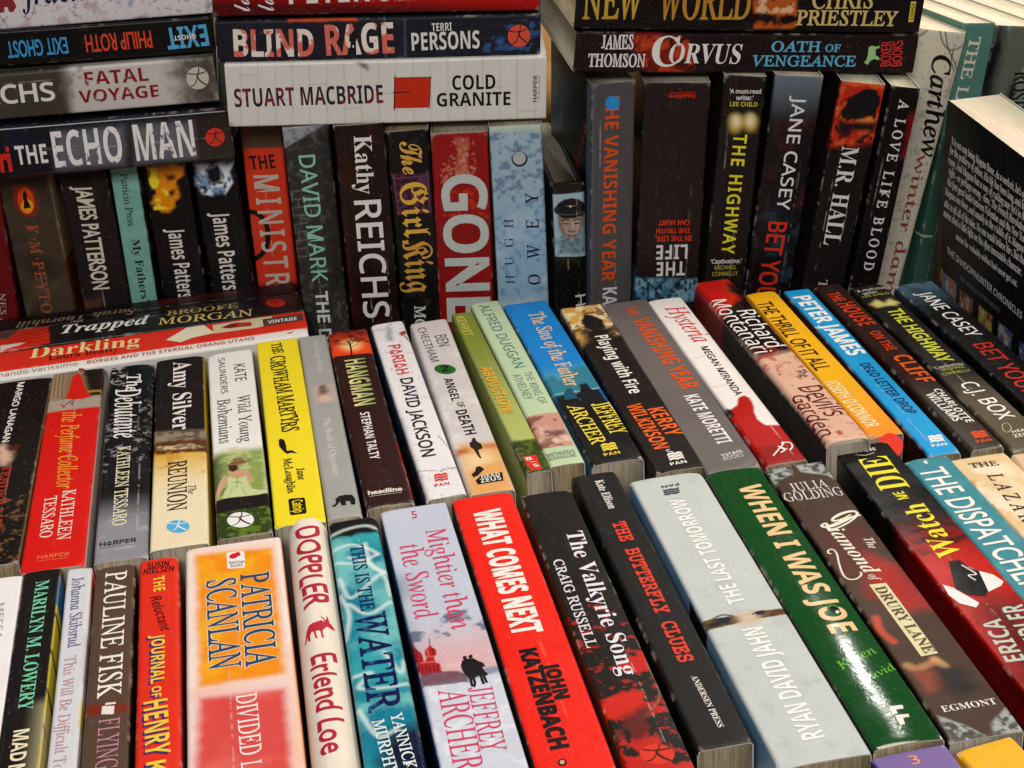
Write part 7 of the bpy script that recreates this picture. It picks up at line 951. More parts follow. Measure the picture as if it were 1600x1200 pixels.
 m=[('silhouette','d8301e',[(7.8,11.1),(5.1,12.6),(4,14.2),(9.5,16.2),(19.6,17.8),(28.1,19.9),(35,22.2),(36.7,17.7),(34.1,9.3),(22.1,10.6)],{}),('silhouette','c8a080',[(2.3,16.9),(3,16.9),(3.6,16.8),(4.1,16.7),(4.6,16.6),(4.9,16.4),(5.1,16.2),(5.2,15.9),(5.2,15.6),(5.1,15.4),(4.8,15.1),(4.4,14.8),(3.9,14.6),(3.4,14.4),(2.8,14.2),(2.1,14.1),(1.4,14.1),(.8,14.1),(.2,14.1),(-.3,14.2),(-.8,14.3),(-1.1,14.5),(-1.4,14.8),(-1.5,15),(-1.5,15.3),(-1.3,15.6),(-1,15.8),(-.7,16.1),(-.2,16.3),(.4,16.5),(1,16.7),(1.7,16.8)],{}),('silhouette','b02820',[(-.3,13.6),(-3.5,14.1),(-1.9,16.6),(.8,17.1)],{'z':.1}),('silhouette','3c2820',[(35.4,13.3),(39.2,10.9),(43.1,8.9)],{'w':.5}),('silhouette','3c2820',[(35.7,14.3),(41.2,12.7)],{'w':.5}),('silhouette','c82a20',[(39.6,7.4),(44.7,9.3)],{'w':.7}),('silhouette','c82a20',[(39.5,11.9),(42.4,14.1)],{'w':.7}),('publisher','ec8a5c',[(194.7,7),(195.4,20.7)],{'w':.25})],
 a=[('p',[(-6.1,-1.7),(-3,28.6),(47.7,28.7),(47.1,.1)],'8a745e',.3,0,1),('p',[(-3,15.5),(-3,28.6),(40.9,28.7),(41.3,22.5)],'33261f',2,.6,1),('p',[(-2.5,-.8),(-1.3,8.1),(32,7.5),(35.9,.6)],'a08a70',1.5,.5,1),('p',[(34.2,-.2),(34,28.8),(47.7,28.7),(47.1,.1)],'aa9e90',1.5,.4,1),('l',[(-1.6,2),(30.5,2.8)],.4,'6a543e',.8,.5),('l',[(-.9,4.1),(31.2,4.8)],.4,'6a543e',.8,.5),('l',[(-.3,6.1),(31.8,6.9)],.4,'6a543e',.8,.5),('l',[(28.3,20.5),(28.9,27.2)],2,'c08a3c',.8,1)]),
dict(label='black paperback fading to grey mist at its foot, with a white handwritten title', group='books standing spine up in the second row', mode='row',
 O=[-89.97,813.16,126], ex=[-0.00181, -1.0, 0.0], ey=[1.0, -0.00181, 0.0], ez=[0.0, 0.0, 1.0], L=200.99, T=23.39, D=126, st={'c':'1c1a1d','rc':'14151c','gloss':.25,'page':'w'},
 t=[('title','The','I','f4f2f2',12.1,9.6,-.3,20.6,7.8,{'sh':.25,'ol':.2}),
  ('title','Debutante','I','f4f2f2',29.4,4.1,.9,56.2,13.7,{'sh':.22,'ol':.12}),
  ('author','KATHLEEN TESSARO','I','ece4c4',96,7.5,-.1,76.2,6.2,{'ol':.1}),
  ('publisher','HARPER','SA','2a2a30',188.4,2.4,89.1,15.8,3.4,{'ol':.1})],
 m=[('publisher','2a2a30',[(190.1,2.4),(190.3,18.2)],{'w':.25})],
 a=[('g',[(140.1,4.5),(174.8,2.9)],'1c1a1d','8f9098',[(131.2,-4.7),(130.8,25),(208.6,26),(205.2,-4)],6),('n',8,.5,.75,'b4b4ba',.6,[(161.6,-3.3),(164.3,25.4),(208.6,26),(205.2,-4)],1),('n',2.6,.6,.66,'c6c6cc',.8,[(-.9,0),(-1.1,9.6),(30.9,8.8),(30.1,1.1)],1),('n',2.2,.62,.68,'9a9aa2',.7,[(65.3,-1.5),(27.8,23.7),(114.3,23.6),(120.3,.7)],1)]),
dict(label='paperback black above and cream below a golden landscape strip, with a blue roundel', group='books standing spine up in the second row', mode='row',
 O=[-65.24,814.6,126], ex=[-0.00567, -0.99998, 0.0], ey=[0.99998, -0.00567, 0.0], ez=[0.0, 0.0, 1.0], L=199.25, T=25.7, D=126, st={'c':'241a16','rc':'d0b020','page':'w'},
 t=[('author','Amy Silver','B','efe9e6',5.7,9.4,-.1,81.8,9.7,{'ol':-.02}),
  ('title','REUNION','I','3a2e24',120.2,7.6,-.2,47.3,8.8,{'ol':.12}),
  ('title','The','I','4a3e34',145.2,17,-2.1,8.5,3.9,{'sh':.3})],
 m=[('emblem','58b4e4',[(183.6,17.4),(184.7,17.3),(185.6,17),(186.5,16.6),(187.1,15.9),(187.6,15.2),(187.8,14.3),(187.9,13.3),(187.7,12.3),(187.3,11.3),(186.7,10.4),(186,9.5),(185.1,8.8),(184,8.1),(182.9,7.6),(181.8,7.3),(180.6,7.2),(179.6,7.3),(178.6,7.6),(177.7,8.1),(177.1,8.7),(176.6,9.5),(176.3,10.3),(176.3,11.3),(176.4,12.3),(176.8,13.3),(177.4,14.3),(178.2,15.2),(179.2,15.9),(180.2,16.6),(181.3,17),(182.5,17.3)],{}),('emblem_mark','eef4f6',[(178.5,7.9),(179.6,10.8),(180,13.8),(179.7,16)],{'z':.12,'w':.55}),('emblem_mark','eef4f6',[(176.9,12.9),(181,12.4),(184.6,11.1),(185.3,9.3)],{'z':.14,'w':.5}),('emblem_mark','eef4f6',[(180.6,11.8),(183.9,13.6),(186.6,16.1)],{'z':.16,'w':.75})],
 a=[('g',[(102.6,-.3),(147.5,-.1)],'d8a82c','ead9b0',[(104.3,-1.2),(110.8,26.9),(206.5,26.7),(203.8,-1.3)],2),('p',[(147.3,-.7),(152.6,27.5),(206.5,26.7),(203.8,-1.3)],'eadcbc',6,0,1),('p',[(86,-.6),(91.5,26.6),(105.3,26.7),(98.4,-.7)],'8f8470',3,1,1),('p',[(97.1,-.4),(101.2,26.8),(113.5,26.9),(109.1,-.8)],'6a4020',1.5,1.5,1),('p',[(101.9,1.8),(104.3,18.9),(110.2,25.1),(106,2.2)],'c8b490',.8,1,1),('n',3,.5,.6,'4a3620',.7,[(86,-.6),(91.5,26.6),(114.8,26.9),(110.4,-.8)],1),('n',4,.55,.7,'c49028',.6,[(105.7,-.9),(110.8,26.9),(136.9,27.2),(131.7,-1)],1)]),
dict(label='white paperback with grey lettering above a photo of a seated woman in a hat', group='books standing spine up in the second row', mode='row',
 O=[-37.49,813.42,126], ex=[0.00197, -1.0, 0.0], ey=[1.0, 0.00197, -0.0], ez=[0.0, 0.0, 1.0], L=197.18, T=24.5, D=126, st={'c':'eceae8','rc':'2a3020','page':'t','fine':1},
 t=[('author','KATE','SA','4c4a48',18.4,13.7,.7,21.1,6.1,{}),
  ('author','SAUNDERS','SA','4c4a48',7.5,5.8,.6,44.4,3.5,{}),
  ('title','Wild Young','I','3c3a3a',56.7,14.3,-.4,52.5,6.6,{}),
  ('title','Bohemians','I','3c3a3a',58.8,4,-.4,48.6,7.2,{})],
 m=[('emblem','f0f0ee',[(185.4,16.9),(186.6,16.7),(187.8,16.3),(188.8,15.7),(189.6,14.9),(190.2,14),(190.5,13),(190.5,11.9),(190.3,10.7),(189.8,9.6),(189.1,8.5),(188.2,7.5),(187.1,6.6),(185.9,5.9),(184.6,5.4),(183.2,5.1),(181.8,5),(180.5,5.2),(179.4,5.6),(178.3,6.2),(177.5,7),(176.9,7.9),(176.6,8.9),(176.6,10.1),(176.8,11.2),(177.3,12.4),(178,13.5),(178.9,14.5),(180.1,15.4),(181.3,16.1),(182.6,16.6),(184,16.8)],{}),('emblem_mark','282420',[(179.2,6),(180.6,9.3),(181.1,12.9),(180.7,15.4)],{'z':.12,'w':.55}),('emblem_mark','282420',[(177.3,11.9),(182.3,11.1),(186.5,9.4),(187.4,7.2)],{'z':.14,'w':.5}),('emblem_mark','282420',[(181.7,10.4),(185.7,12.4),(188.9,15.2)],{'z':.16,'w':.75})],
 a=[('p',[(117.3,-3),(117,26),(200.2,25.5),(199.7,-4.2)],'8ba05a',4,1.5,1),('n',5,.45,.65,'c4cc8e',.7,[(112.9,-2.3),(113.2,26.8),(165.8,25.7),(163.2,-2.8)],1),('p',[(122.6,-3.1),(121.5,3.9),(156.3,4.4),(162.8,-4)],'4e5a3c',4,1,1),('p',[(171.6,-4.1),(171.8,25.7),(200.2,25.5),(199.7,-4.2)],'3c4a22',2,1,1),('n',3,.5,.65,'6c8a34',.7,[(171.6,-4.1),(171.8,25.7),(200.2,25.5),(199.7,-4.2)],1),('p',[(162.3,-1.6),(161.3,24.8),(174.6,25.2),(174.2,-1.3)],'241b14',.8,.5,1),('p',[(139.4,5.5),(144.9,2.9),(153,1.2),(159.7,-.4),(162.4,-1.3),(164,.1),(158.1,2.3),(150.3,4.6),(144.7,6.5)],'caa285',.3,.1,1),('p',[(137.2,6.8),(135.4,9.2),(136.3,14),(139.7,16.9),(147,18.1),(151.8,17.6),(148.9,16.2),(144.1,14.9),(143,7.2)],'c79d80',.3,.1,1),('p',[(141.6,6.6),(144.9,11.3),(143.6,15.2),(151.2,15.8),(156.5,16.8),(158.7,20.2),(159.3,24),(162.3,24.1),(163.1,18.8),(162.6,13),(161.5,3.6),(156.3,4.4),(152,6.3)],'c6d09c',.4,.2,1),('l',[(144.8,11),(153.3,10.4)],.3,'7c8a58',.9,.3),('l',[(152.8,8.6),(161.1,6)],.3,'9aa670',.7,.4),('l',[(154,12.7),(162.5,14.7)],.3,'9aa670',.7,.4),('l',[(148.5,8.8),(147.9,10.9),(150.4,12.9)],.4,'6e7a4c',.9,.3),('p',[(131.8,5.7),(129.6,7),(128.2,8.9),(124.7,10.2),(124.2,12.7),(126,14.5),(128.9,15.3),(126.5,18.1),(129,17.7),(131.4,14.8),(131.5,11.2),(131.9,8.2)],'8a6e4e',.25,.1,1),('p',[(131,7.3),(131.6,11.5),(136.2,11.6),(137.9,9.2),(135.5,7.4)],'4a3424',.3,.1,1),('l',[(129.5,8.8),(128.9,15.3)],.5,'3c2c1e',.9,.3)]),
dict(label='bright yellow paperback with spindly black lettering and a small black bird', group='books standing spine up in the second row', mode='row',
 O=[-10.56,821.02,126], ex=[-0.00502, -0.99999, 0.0], ey=[0.99999, -0.00502, 0.0], ez=[0.0, 0.0, 1.0], L=201.56, T=22.74, D=126, st={'c':'f2dd36','page':'w','wear':.2},
 t=[('title','THE','I','2c2614',5,8.3,1.5,13.8,5.6,{'ol':.15,'jit':.04}),
  ('title','CROWHAM MARTYRS','I','2c2614',22.3,6.4,1.1,89.8,8.7,{'ol':.2,'jit':.04}),
  ('author','Jane','I','2c2614',151.2,12.5,2.4,11.4,3.6,{'ol':.1,'jit':.03}),
  ('author','McLoughlin','I','2c2614',139.9,7.1,.3,33.8,4,{'ol':.1,'jit':.03}),
  ('publisher','Catnip','SA','f2dd36',181.3,8.9,1,11.1,4.7,{'z':.12,'ol':.1})],
 m=[('bird_motif','2a2016',[(119.6,5.8),(118.6,7),(120.4,8.5),(126.7,9.1),(132,9.1),(132.1,11.6),(136.2,14.1),(134.6,11.1),(135.2,8.9),(131.4,7.3),(126.3,5.7)],{}),('emblem','261f10',[(179.7,7.2),(178.7,7.9),(179.4,14.3),(180.7,14.8),(193,14.8),(193.9,14.1),(193.8,7.8),(192.5,7.3)],{})],
 a=[]),
dict(label='slim plain grey paperback with faint white lettering and a black elephant', group='books standing spine up in the second row', mode='row',
 O=[12.88,820.88,126], ex=[-0.00532, -0.99999, 0.0], ey=[0.99999, -0.00532, 0.0], ez=[0.0, 0.0, 1.0], L=201.19, T=15.73, D=126, st={'c':'a3a4a2','page':'w','wear':.2,'r':2},
 t=[('author','Jean Didier Mauer','I','dedede',7.2,8.1,-.9,41.7,3.5,{}),
  ('title','The Book of Opposites','I','e6e2e2',102.3,6,0,60.8,3.9,{})],
 m=[('emblem','221e1e',[(189.3,2.7),(190.2,3.7),(188.2,5.1),(184.7,5.1),(182.3,7),(182,10),(182.8,12.9),(186.7,14),(191.9,13.5),(191.3,11.5),(188.3,11.5),(187.8,9.5),(191.3,9.4),(191.3,7.4),(187.6,6.9),(190.1,5.5),(192,3.9)],{})],
 a=[('p',[(63.6,3.6),(65,15.6),(86.8,14.7),(86.1,3)],'b8a8a0',.5,.2,1),('p',[(72.8,10.9),(74.8,10.6),(76.6,10.1),(77.9,9.4),(78.6,8.6),(78.7,7.8),(78.1,7),(76.9,6.4),(75.3,5.9),(73.3,5.7),(71.2,5.7),(69.1,6),(67.3,6.5),(66,7.2),(65.3,8),(65.2,8.9),(65.8,9.6),(67,10.3),(68.7,10.7),(70.7,11)],'7a6058',2,1.5,1),('p',[(81.5,12.2),(82.8,11.9),(83.9,11.4),(84.7,10.6),(85,9.6),(84.9,8.6),(84.4,7.7),(83.5,6.8),(82.3,6.2),(80.9,5.8),(79.5,5.8),(78.2,6),(77.1,6.6),(76.4,7.4),(76,8.3),(76.1,9.3),(76.6,10.3),(77.5,11.2),(78.7,11.8),(80.1,12.1)],'d8b8a4',1.5,1,1)]),
dict(label='dark maroon paperback with pale green title capitals under an orange sunset', group='books standing spine up in the second row', mode='row',
 O=[29.26,821.27,126], ex=[0.00258, -1.0, 0.0], ey=[1.0, 0.00258, -0.0], ez=[0.0, 0.0, 1.0], L=197.39, T=22.05, D=126, st={'c':'3a1414','page':'t','r':2},
 t=[('title','HANGMAN','SB','e2dc9c',39.6,5.9,-.3,56.1,11.1,{'c2':'7a9a50'}),
  ('author','STEPHAN TALTY','SB','ece6e2',103.6,7.4,-.5,49.8,4.7,{}),
  ('publisher','headline','SA','e2dcd2',186.1,2.4,88.3,15.3,3.5,{'ol':.2})],
 m=[('silhouette','1c0a08',[(35.2,10.2),(26.1,10.7),(20.1,10.7),(14.6,9.8)],{'w':.9}),('silhouette','1c0a08',[(21.7,10.5),(15.7,13.2),(12,15.4)],{'w':.5}),('silhouette','1c0a08',[(22.7,10.7),(18.2,7.7)],{'w':.4}),('silhouette','1c0a08',[(20.1,10.7),(12.6,11.8),(8.9,11.4)],{'w':.4}),('silhouette','1c0a08',[(23.7,11.3),(20.7,15.2)],{'w':.4}),('publisher','e2dcd2',[(187.6,2.5),(188,17.4)],{'w':.25})],
 a=[('g',[(-6.9,1.4),(31.1,.1)],'6a1e10','f0501a',[(-9.8,-1.6),(-4.7,24.4),(34.3,22.8),(32.4,-1)],1),('p',[(22.7,16),(24.4,15.6),(25.8,14.7),(26.7,13.6),(27.1,12.2),(26.9,10.7),(26.2,9.2),(24.9,8),(23.3,7),(21.4,6.5),(19.5,6.5),(17.8,6.9),(16.4,7.7),(15.4,8.9),(15,10.3),(15.2,11.8),(16,13.3),(17.3,14.5),(19,15.5),(20.8,16)],'ffd890',5,0,1),('n',3,.5,.62,'3c120c',.8,[(-7.6,-.7),(-2.9,24.2),(21.5,22.9),(17.2,-.7)],1),('l',[(138.9,22),(192.6,21.8)],.8,'b8281c',.8,.8)]),
dict(label='white paperback with one red word then black author capitals, and red wave emblem', group='books standing spine up in the second row', mode='row',
 O=[53.54,824.88,126], ex=[0.0174, -0.99985, 0.0], ey=[0.99985, 0.0174, -0.0], ez=[0.0, 0.0, 1.0], L=200.86, T=18.92, D=126, st={'c':'e6e5e8','lc':'3a4a72','page':'w','r':2},
 t=[('title','PARIAH','SA','d64a44',31.4,6.5,-.6,37.3,6.1,{'ol':.25}),
  ('author','DAVID JACKSON','SA','2a2829',74.4,6.7,-1.4,86.9,6.5,{'ol':.2}),
  ('publisher','PAN','SB','d23c3c',191.2,5.8,91.9,6.9,2.7,{})],
 m=[('emblem','d23c3c',[(185,6.6),(184.6,7),(184.3,7.5),(184.1,7.9),(184,8.3),(184,8.6),(184.1,9),(184.4,9.4),(184.7,9.8),(186.6,9.6),(186.2,9.2),(186,8.9),(185.8,8.5),(185.8,8.1),(185.9,7.7),(186.1,7.3),(186.5,6.9),(186.8,6.5)],{}),('emblem','d23c3c',[(185.2,9.7),(184.8,10.1),(184.5,10.6),(184.3,11),(184.2,11.4),(184.2,11.7),(184.4,12.1),(184.6,12.5),(184.9,12.8),(186.8,12.7),(186.5,12.3),(186.2,12),(186.1,11.6),(186,11.2),(186.1,10.8),(186.4,10.4),(186.7,10),(187,9.6)],{}),('emblem','d23c3c',[(182.6,6.8),(182.2,7.2),(181.9,7.7),(181.7,8.1),(181.6,8.4),(181.6,8.8),(181.8,9.2),(182,9.6),(182.3,9.9),(184.2,9.8),(183.9,9.4),(183.6,9.1),(183.4,8.7),(183.4,8.3),(183.5,7.9),(183.8,7.5),(184.1,7.1),(184.4,6.7)],{}),('emblem','d23c3c',[(182.8,9.9),(182.4,10.3),(182.1,10.8),(181.9,11.2),(181.8,11.6),(181.8,11.9),(182,12.3),(182.2,12.7),(182.6,13.1),(184.4,12.9),(184.1,12.5),(183.8,12.2),(183.7,11.8),(183.6,11.4),(183.8,11),(184,10.6),(184.3,10.2),(184.7,9.8)],{}),('emblem','d23c3c',[(180.2,7),(179.8,7.4),(179.5,7.8),(179.3,8.2),(179.2,8.7),(179.2,9.1),(179.3,9.4),(179.6,9.8),(179.9,10.2),(181.8,10),(181.5,9.6),(181.2,9.3),(181.1,8.9),(181,8.5),(181.1,8.1),(181.4,7.7),(181.7,7.3),(182.1,6.8)],{}),('emblem','d23c3c',[(180.4,10.1),(180.1,10.5),(179.7,11),(179.5,11.4),(179.4,11.8),(179.4,12.2),(179.6,12.5),(179.8,12.9),(180.2,13.3),(182,13.1),(181.7,12.8),(181.4,12.4),(181.3,12),(181.2,11.6),(181.3,11.2),(181.6,10.8),(181.9,10.4),(182.3,10)],{})],
 a=[('p',[(120,-40),(120,-.5),(150,-2),(200,-1),(200,-40)],'3c2c3c',5,0,1,'s'),('l',[(8.9,.3),(8.5,6.8),(3,11.9)],.3,'3a3a40',.8,.5),('l',[(173.9,.1),(176.1,8.9)],.25,'4a4a50',1,.5),('l',[(177.9,10.4),(176.1,12.8),(176.3,19.2)],.3,'3a3a40',1,.5),('l',[(142.1,15.4),(156.7,18.6)],.2,'6a6a70',1,.5),('n',2,.66,.7,'a8a8b0',.5,None,1),('p',[(8.4,9),(8.1,10.8),(25.7,10.2),(25.4,6.7),(17.4,6.7)],'8a98a8',2,1,.9),('p',[(16.7,14.7),(12.7,18.5),(18.1,18.8),(20.4,15.2)],'a83030',1,.8,1),('l',[(20.9,16.6),(28.6,18.3)],.5,'2a2a30',1,.5)]),
dict(label='misty grey paperback with a green number disc and a lone walker on sand', group='books standing spine up in the second row', mode='row',
 O=[75.38,819.75,126], ex=[0.00646, -0.99998, 0.0], ey=[0.99998, 0.00646, -0.0], ez=[0.0, 0.0, 1.0], L=197.33, T=21.17, D=126, st={'c':'cfcacb','page':'w','r':1.8},
 t=[('author','BEN','SA','5c5658',21.7,10.9,.8,14.8,6.5,{}),
  ('author','CHEETHAM','SA','5c5658',8.4,3.2,1.3,45.9,4.5,{}),
  ('number','2','SB','14140f',67.7,8,83.5,3.7,7,{'z':.12}),
  ('title','ANGEL','SB','242624',76.3,7.6,.1,26.7,4.5,{}),
  ('title','OF','SA','3c7044',105.1,9.6,0,5.9,3.4,{'ol':.1}),
  ('title','DEATH','SB','242624',113.9,7.5,1.3,26.9,5.6,{}),
  ('publisher','HEAD','SB','eee8e2',184.8,8,88.5,8.7,3,{'z':.14}),
  ('publisher','ZEUS','SB','eee8e2',188.7,7,90.5,9.6,3.6,{'z':.14})],
 m=[('emblem','2c6a30',[(67.9,15.4),(69,15.1),(69.8,14.6),(70.6,13.9),(71.1,13.1),(71.4,12.1),(71.4,11.1),(71.2,10),(70.8,9),(70.2,8),(69.3,7),(68.4,6.2),(67.2,5.5),(66.1,5),(64.8,4.7),(63.6,4.6),(62.5,4.7),(61.4,5),(60.5,5.5),(59.8,6.2),(59.2,7),(58.9,8),(58.9,9),(59.1,10.1),(59.5,11.1),(60.1,12.2),(61,13.1),(62,13.9),(63.1,14.6),(64.3,15.1),(65.5,15.4),(66.8,15.5)],{}),('silhouette','3c3028',[(148,9.7),(144.4,10.9),(144.8,12.1),(148.2,12.1),(151.3,13.8),(156,13.8),(157.2,11.4),(161.8,11.3),(165.7,11.5),(165.4,10.6),(160.7,9.9),(156,9.5),(152.9,8.2),(149,8.5)],{}),('emblem','2a2220',[(179.2,4.2),(176.8,6.4),(173.3,7.4),(172.7,9.3),(176.3,10.8),(178.8,8.8),(181.3,6.8),(182.4,4.5)],{}),('emblem','1e1a1a',[(185.6,4.9),(181.7,8),(181.7,18.2),(189.5,17.3),(189.4,5.4)],{})],
 a=[('n',12,.45,.75,'e6e2e2',.8,None,1),('p',[(149.4,3.5),(152.1,22.4),(205,21.1),(204.2,-.7)],'e2a968',4,1,1),('p',[(154.5,.8),(153.5,5.9),(157.7,6.7),(159.9,1.1)],'b8602c',3,1,1),('p',[(153.5,14.3),(152.1,22.4),(157.5,22.9),(157.7,15.1)],'c07040',3,1,.8),('p',[(161,4.6),(157.9,15.7),(168.9,17.6),(175.2,3.4)],'ecd0a2',4,1,1)]),
dict(label='slim olive green paperback with orange title lettering and dark grass at its foot', group='books standing spine up in the second row', mode='row',
 O=[99.98,824.67,126], ex=[0.02951, -0.99956, 0.0], ey=[0.99956, 0.02951, -0.0], ez=[0.0, 0.0, 1.0], L=190.72, T=11.73, D=126, st={'c':'7e8c3a','lc':'7fa676','page':'w'},
 t=[('author','KEHRET','SB','c8c060',5.6,1.4,.4,27.3,4.8,{}),
  ('title','ABDUCTION!','SB','ecae3c',74.4,1.8,.5,55.2,5.8,{'sd':('6a5a20',.3,-.3)}),
  ('publisher','S','SB','f4eeea',187.1,4.7,102.6,2.3,3,{'z':.12}),
  ('publisher','B','SB','f4eeea',180,2.6,96.4,2.9,3.1,{'z':.12})],
 m=[('emblem','e03c34',[(175.4,1.5),(175.1,8.1),(189.3,7.6),(189.1,1.4)],{}),('publisher','f4eeea',[(181.6,3.5),(181.7,6.5)],{'z':.12,'w':.25})],
 a=[('g',[(28.9,5.3),(160.7,5.8)],'7e8c3a','b2bc70',None,.6),('p',[(158.2,-1.5),(159.2,13.1),(198.9,13.7),(201.8,-5.1)],'3c4a1c',2,1.5,1),('n',2.5,.5,.62,'5e6e2c',.8,[(158.2,-1.5),(159.2,13.1),(198.9,13.7),(201.8,-5.1)],1)]),
dict(label='pale mint paperback with thin blue-green capitals and a square painted portrait detail', group='books standing spine up in the second row', mode='row',
 O=[112.49,834.88,126], ex=[0.02322, -0.99973, 0.0], ey=[0.99973, 0.02322, -0.0], ez=[0.0, 0.0, 1.0], L=198.41, T=16.64, D=126, st={'c':'bcd2ae','page':'t'},
 t=[('author','ALFRED DUGGAN','SA','628a88',5,4,1.4,86.7,5.8,{'ol':.05}),
  ('title','THE KING OF','SA','7a8a7a',97.6,9.3,.1,38.2,4,{}),
  ('title','ATHELNEY','SA','7a8a7a',98.6,3,.9,30,4.3,{}),
  ('publisher',"METHVEN'S",'SA','3c4a40',190,.9,90.4,13.3,3.8,{}),
  ('publisher','BOOKSELLERS','SA','3c4a40',193.1,.7,90.4,13.3,2.5,{})],
 m=[],
 a=[('p',[(146.1,-.8),(146.2,16.4),(182.3,15.2),(180.1,-1.5)],'c89888',.3,0,1),('n',7,.45,.6,'e4c4b0',.9,[(146.1,-.8),(146.2,16.4),(182.3,15.2),(180.1,-1.5)],1),('n',5,.58,.66,'7a4a44',.8,[(146.1,-.8),(146.2,16.4),(182.3,15.2),(180.1,-1.5)],1),('p',[(165.5,7),(165.2,14.4),(171,15.5),(172.5,7.8)],'7a5a58',2,1.5,1)]),
dict(label='bright blue paperback turning black below, with pale orange title and yellow author name', group='books standing spine up in the second row', mode='row',
 O=[130.25,827.49,126], ex=[0.02902, -0.99958, 0.0], ey=[0.99958, 0.02902, -0.0], ez=[0.0, 0.0, 1.0], L=194.71, T=25.26, D=126, st={'c':'1c84d0','lc':'3a6a94','page':'w'},
 t=[('title','The Sins of the Father','I','e9c89a',16.6,10.9,-1.4,95.8,9,{'ol':.12}),
  ('author','JEFFREY','I','f0dc50',135.7,15.4,2,33.6,9.1,{'ol':.15}),
  ('author','ARCHER','I','f0dc50',133.8,3.5,2.4,42.4,7.6,{'ol':.15}),
  ('publisher','PAN','SB','ecd24a',188.9,8,94,7.9,2.7,{})],
 m=[('silhouette','16242e',[(120.3,13.9),(114.9,16),(112.7,18.2),(114.7,19.7),(118.6,19.7),(121.3,21),(127,20.1),(128.9,16.9),(127.2,12.1)],{}),('silhouette','2c5a70',[(120.3,5.2),(115.2,8.2),(114.6,10.7),(120.7,10.8),(126.8,10.9),(126.7,4.3)],{}),('emblem','ecd24a',[(182.5,8.7),(182.1,9.2),(181.8,9.6),(181.5,10.1),(181.4,10.6),(181.4,11),(181.6,11.4),(181.8,11.9),(182.1,12.3),(184,12.2),(183.7,11.8),(183.4,11.3),(183.3,10.9),(183.3,10.4),(183.4,10),(183.7,9.5),(184,9.1),(184.4,8.6)],{}),('emblem','ecd24a',[(182.6,12.3),(182.2,12.7),(181.9,13.2),(181.6,13.7),(181.5,14.1),(181.5,14.6),(181.6,15),(181.9,15.4),(182.2,15.9),(184.1,15.8),(183.7,15.3),(183.5,14.9),(183.4,14.5),(183.3,14),(183.5,13.6),(183.7,13.1),(184.1,12.7),(184.5,12.2)],{}),('emblem','ecd24a',[(180.1,8.8),(179.7,9.3),(179.4,9.8),(179.1,10.2),(179,10.7),(179,11.1),(179.1,11.6),(179.4,12),(179.7,12.4),(181.6,12.3),(181.2,11.9),(181,11.5),(180.9,11),(180.9,10.6),(181,10.1),(181.2,9.7),(181.6,9.2),(182,8.7)],{}),('emblem','ecd24a',[(180.2,12.4),(179.8,12.9),(179.4,13.3),(179.2,13.8),(179.1,14.3),(179.1,14.7),(179.2,15.2),(179.4,15.6),(179.8,16),(181.6,15.9),(181.3,15.5),(181.1,15),(180.9,14.6),(180.9,14.2),(181.1,13.7),(181.3,13.2),(181.7,12.8),(182.1,12.3)],{}),('emblem','ecd24a',[(177.7,8.9),(177.3,9.4),(176.9,9.9),(176.7,10.3),(176.5,10.8),(176.6,11.2),(176.7,11.7),(176.9,12.1),(177.2,12.6),(179.1,12.4),(178.8,12),(178.6,11.6),(178.4,11.1),(178.4,10.7),(178.6,10.2),(178.8,9.8),(179.2,9.3),(179.6,8.8)],{}),('emblem','ecd24a',[(177.7,12.5),(177.3,13),(177,13.5),(176.7,13.9),(176.6,14.4),(176.6,14.8),(176.8,15.3),(177,15.7),(177.3,16.1),(179.2,16.1),(178.9,15.6),(178.7,15.2),(178.5,14.7),(178.5,14.3),(178.6,13.8),(178.9,13.4),(179.2,12.9),(179.6,12.4)],{})],
 a=[('g',[(82.7,.8),(111.3,3.4)],'1c84d0','58a4b4',[(84.2,-6.5),(84.3,28.2),(115.6,26.6),(119.8,-4.7)],3),('p',[(102.4,-2.2),(98.5,4.5),(103.9,6.6),(97.6,10.9),(93.2,18.9),(91.2,24.6),(119.1,25.6),(123.3,1.1)],'3c7e94',1.2,2,1),('p',[(121.5,.2),(120,23.7),(200.1,28),(202.6,-1.9)],'15130f',1.5,.6,1),('l',[(119,-.5),(119.3,23.9)],.5,'9cc4d0',1,.5),('p',[(111.8,15.8),(111.5,19.2),(117.6,19.3),(122.9,21.2),(129.2,17.9),(127.1,11.8)],'1c2c38',1,1,1)]),
dict(label='black-brown paperback with a fireball at its top and orange author capitals', group='books standing spine up in the second row', mode='row',
 O=[160.29,811.99,126], ex=[0.01034, -0.99995, 0.0], ey=[0.99995, 0.01034, -0.0], ez=[0.0, 0.0, 1.0], L=195, T=23.67, D=126, st={'c':'281d18','page':'t','fine':1},
 t=[('title','Playing with Fire','SB','f0ece6',42.6,9.4,.1,72.3,7.6,{}),
  ('author','KERRY','SB','ee6a2c',133.6,13.2,2.8,29.6,8.3,{}),
  ('author','WILKINSON','SB','ee6a2c',126.4,4.4,1.4,47.6,7.6,{}),
  ('number','5','SA','e8e4e0',181,11.2,103.1,2.4,5.1,{}),
  ('publisher','PAN','SB','f0ece8',190.9,8.6,94.7,7.9,2.6,{})],
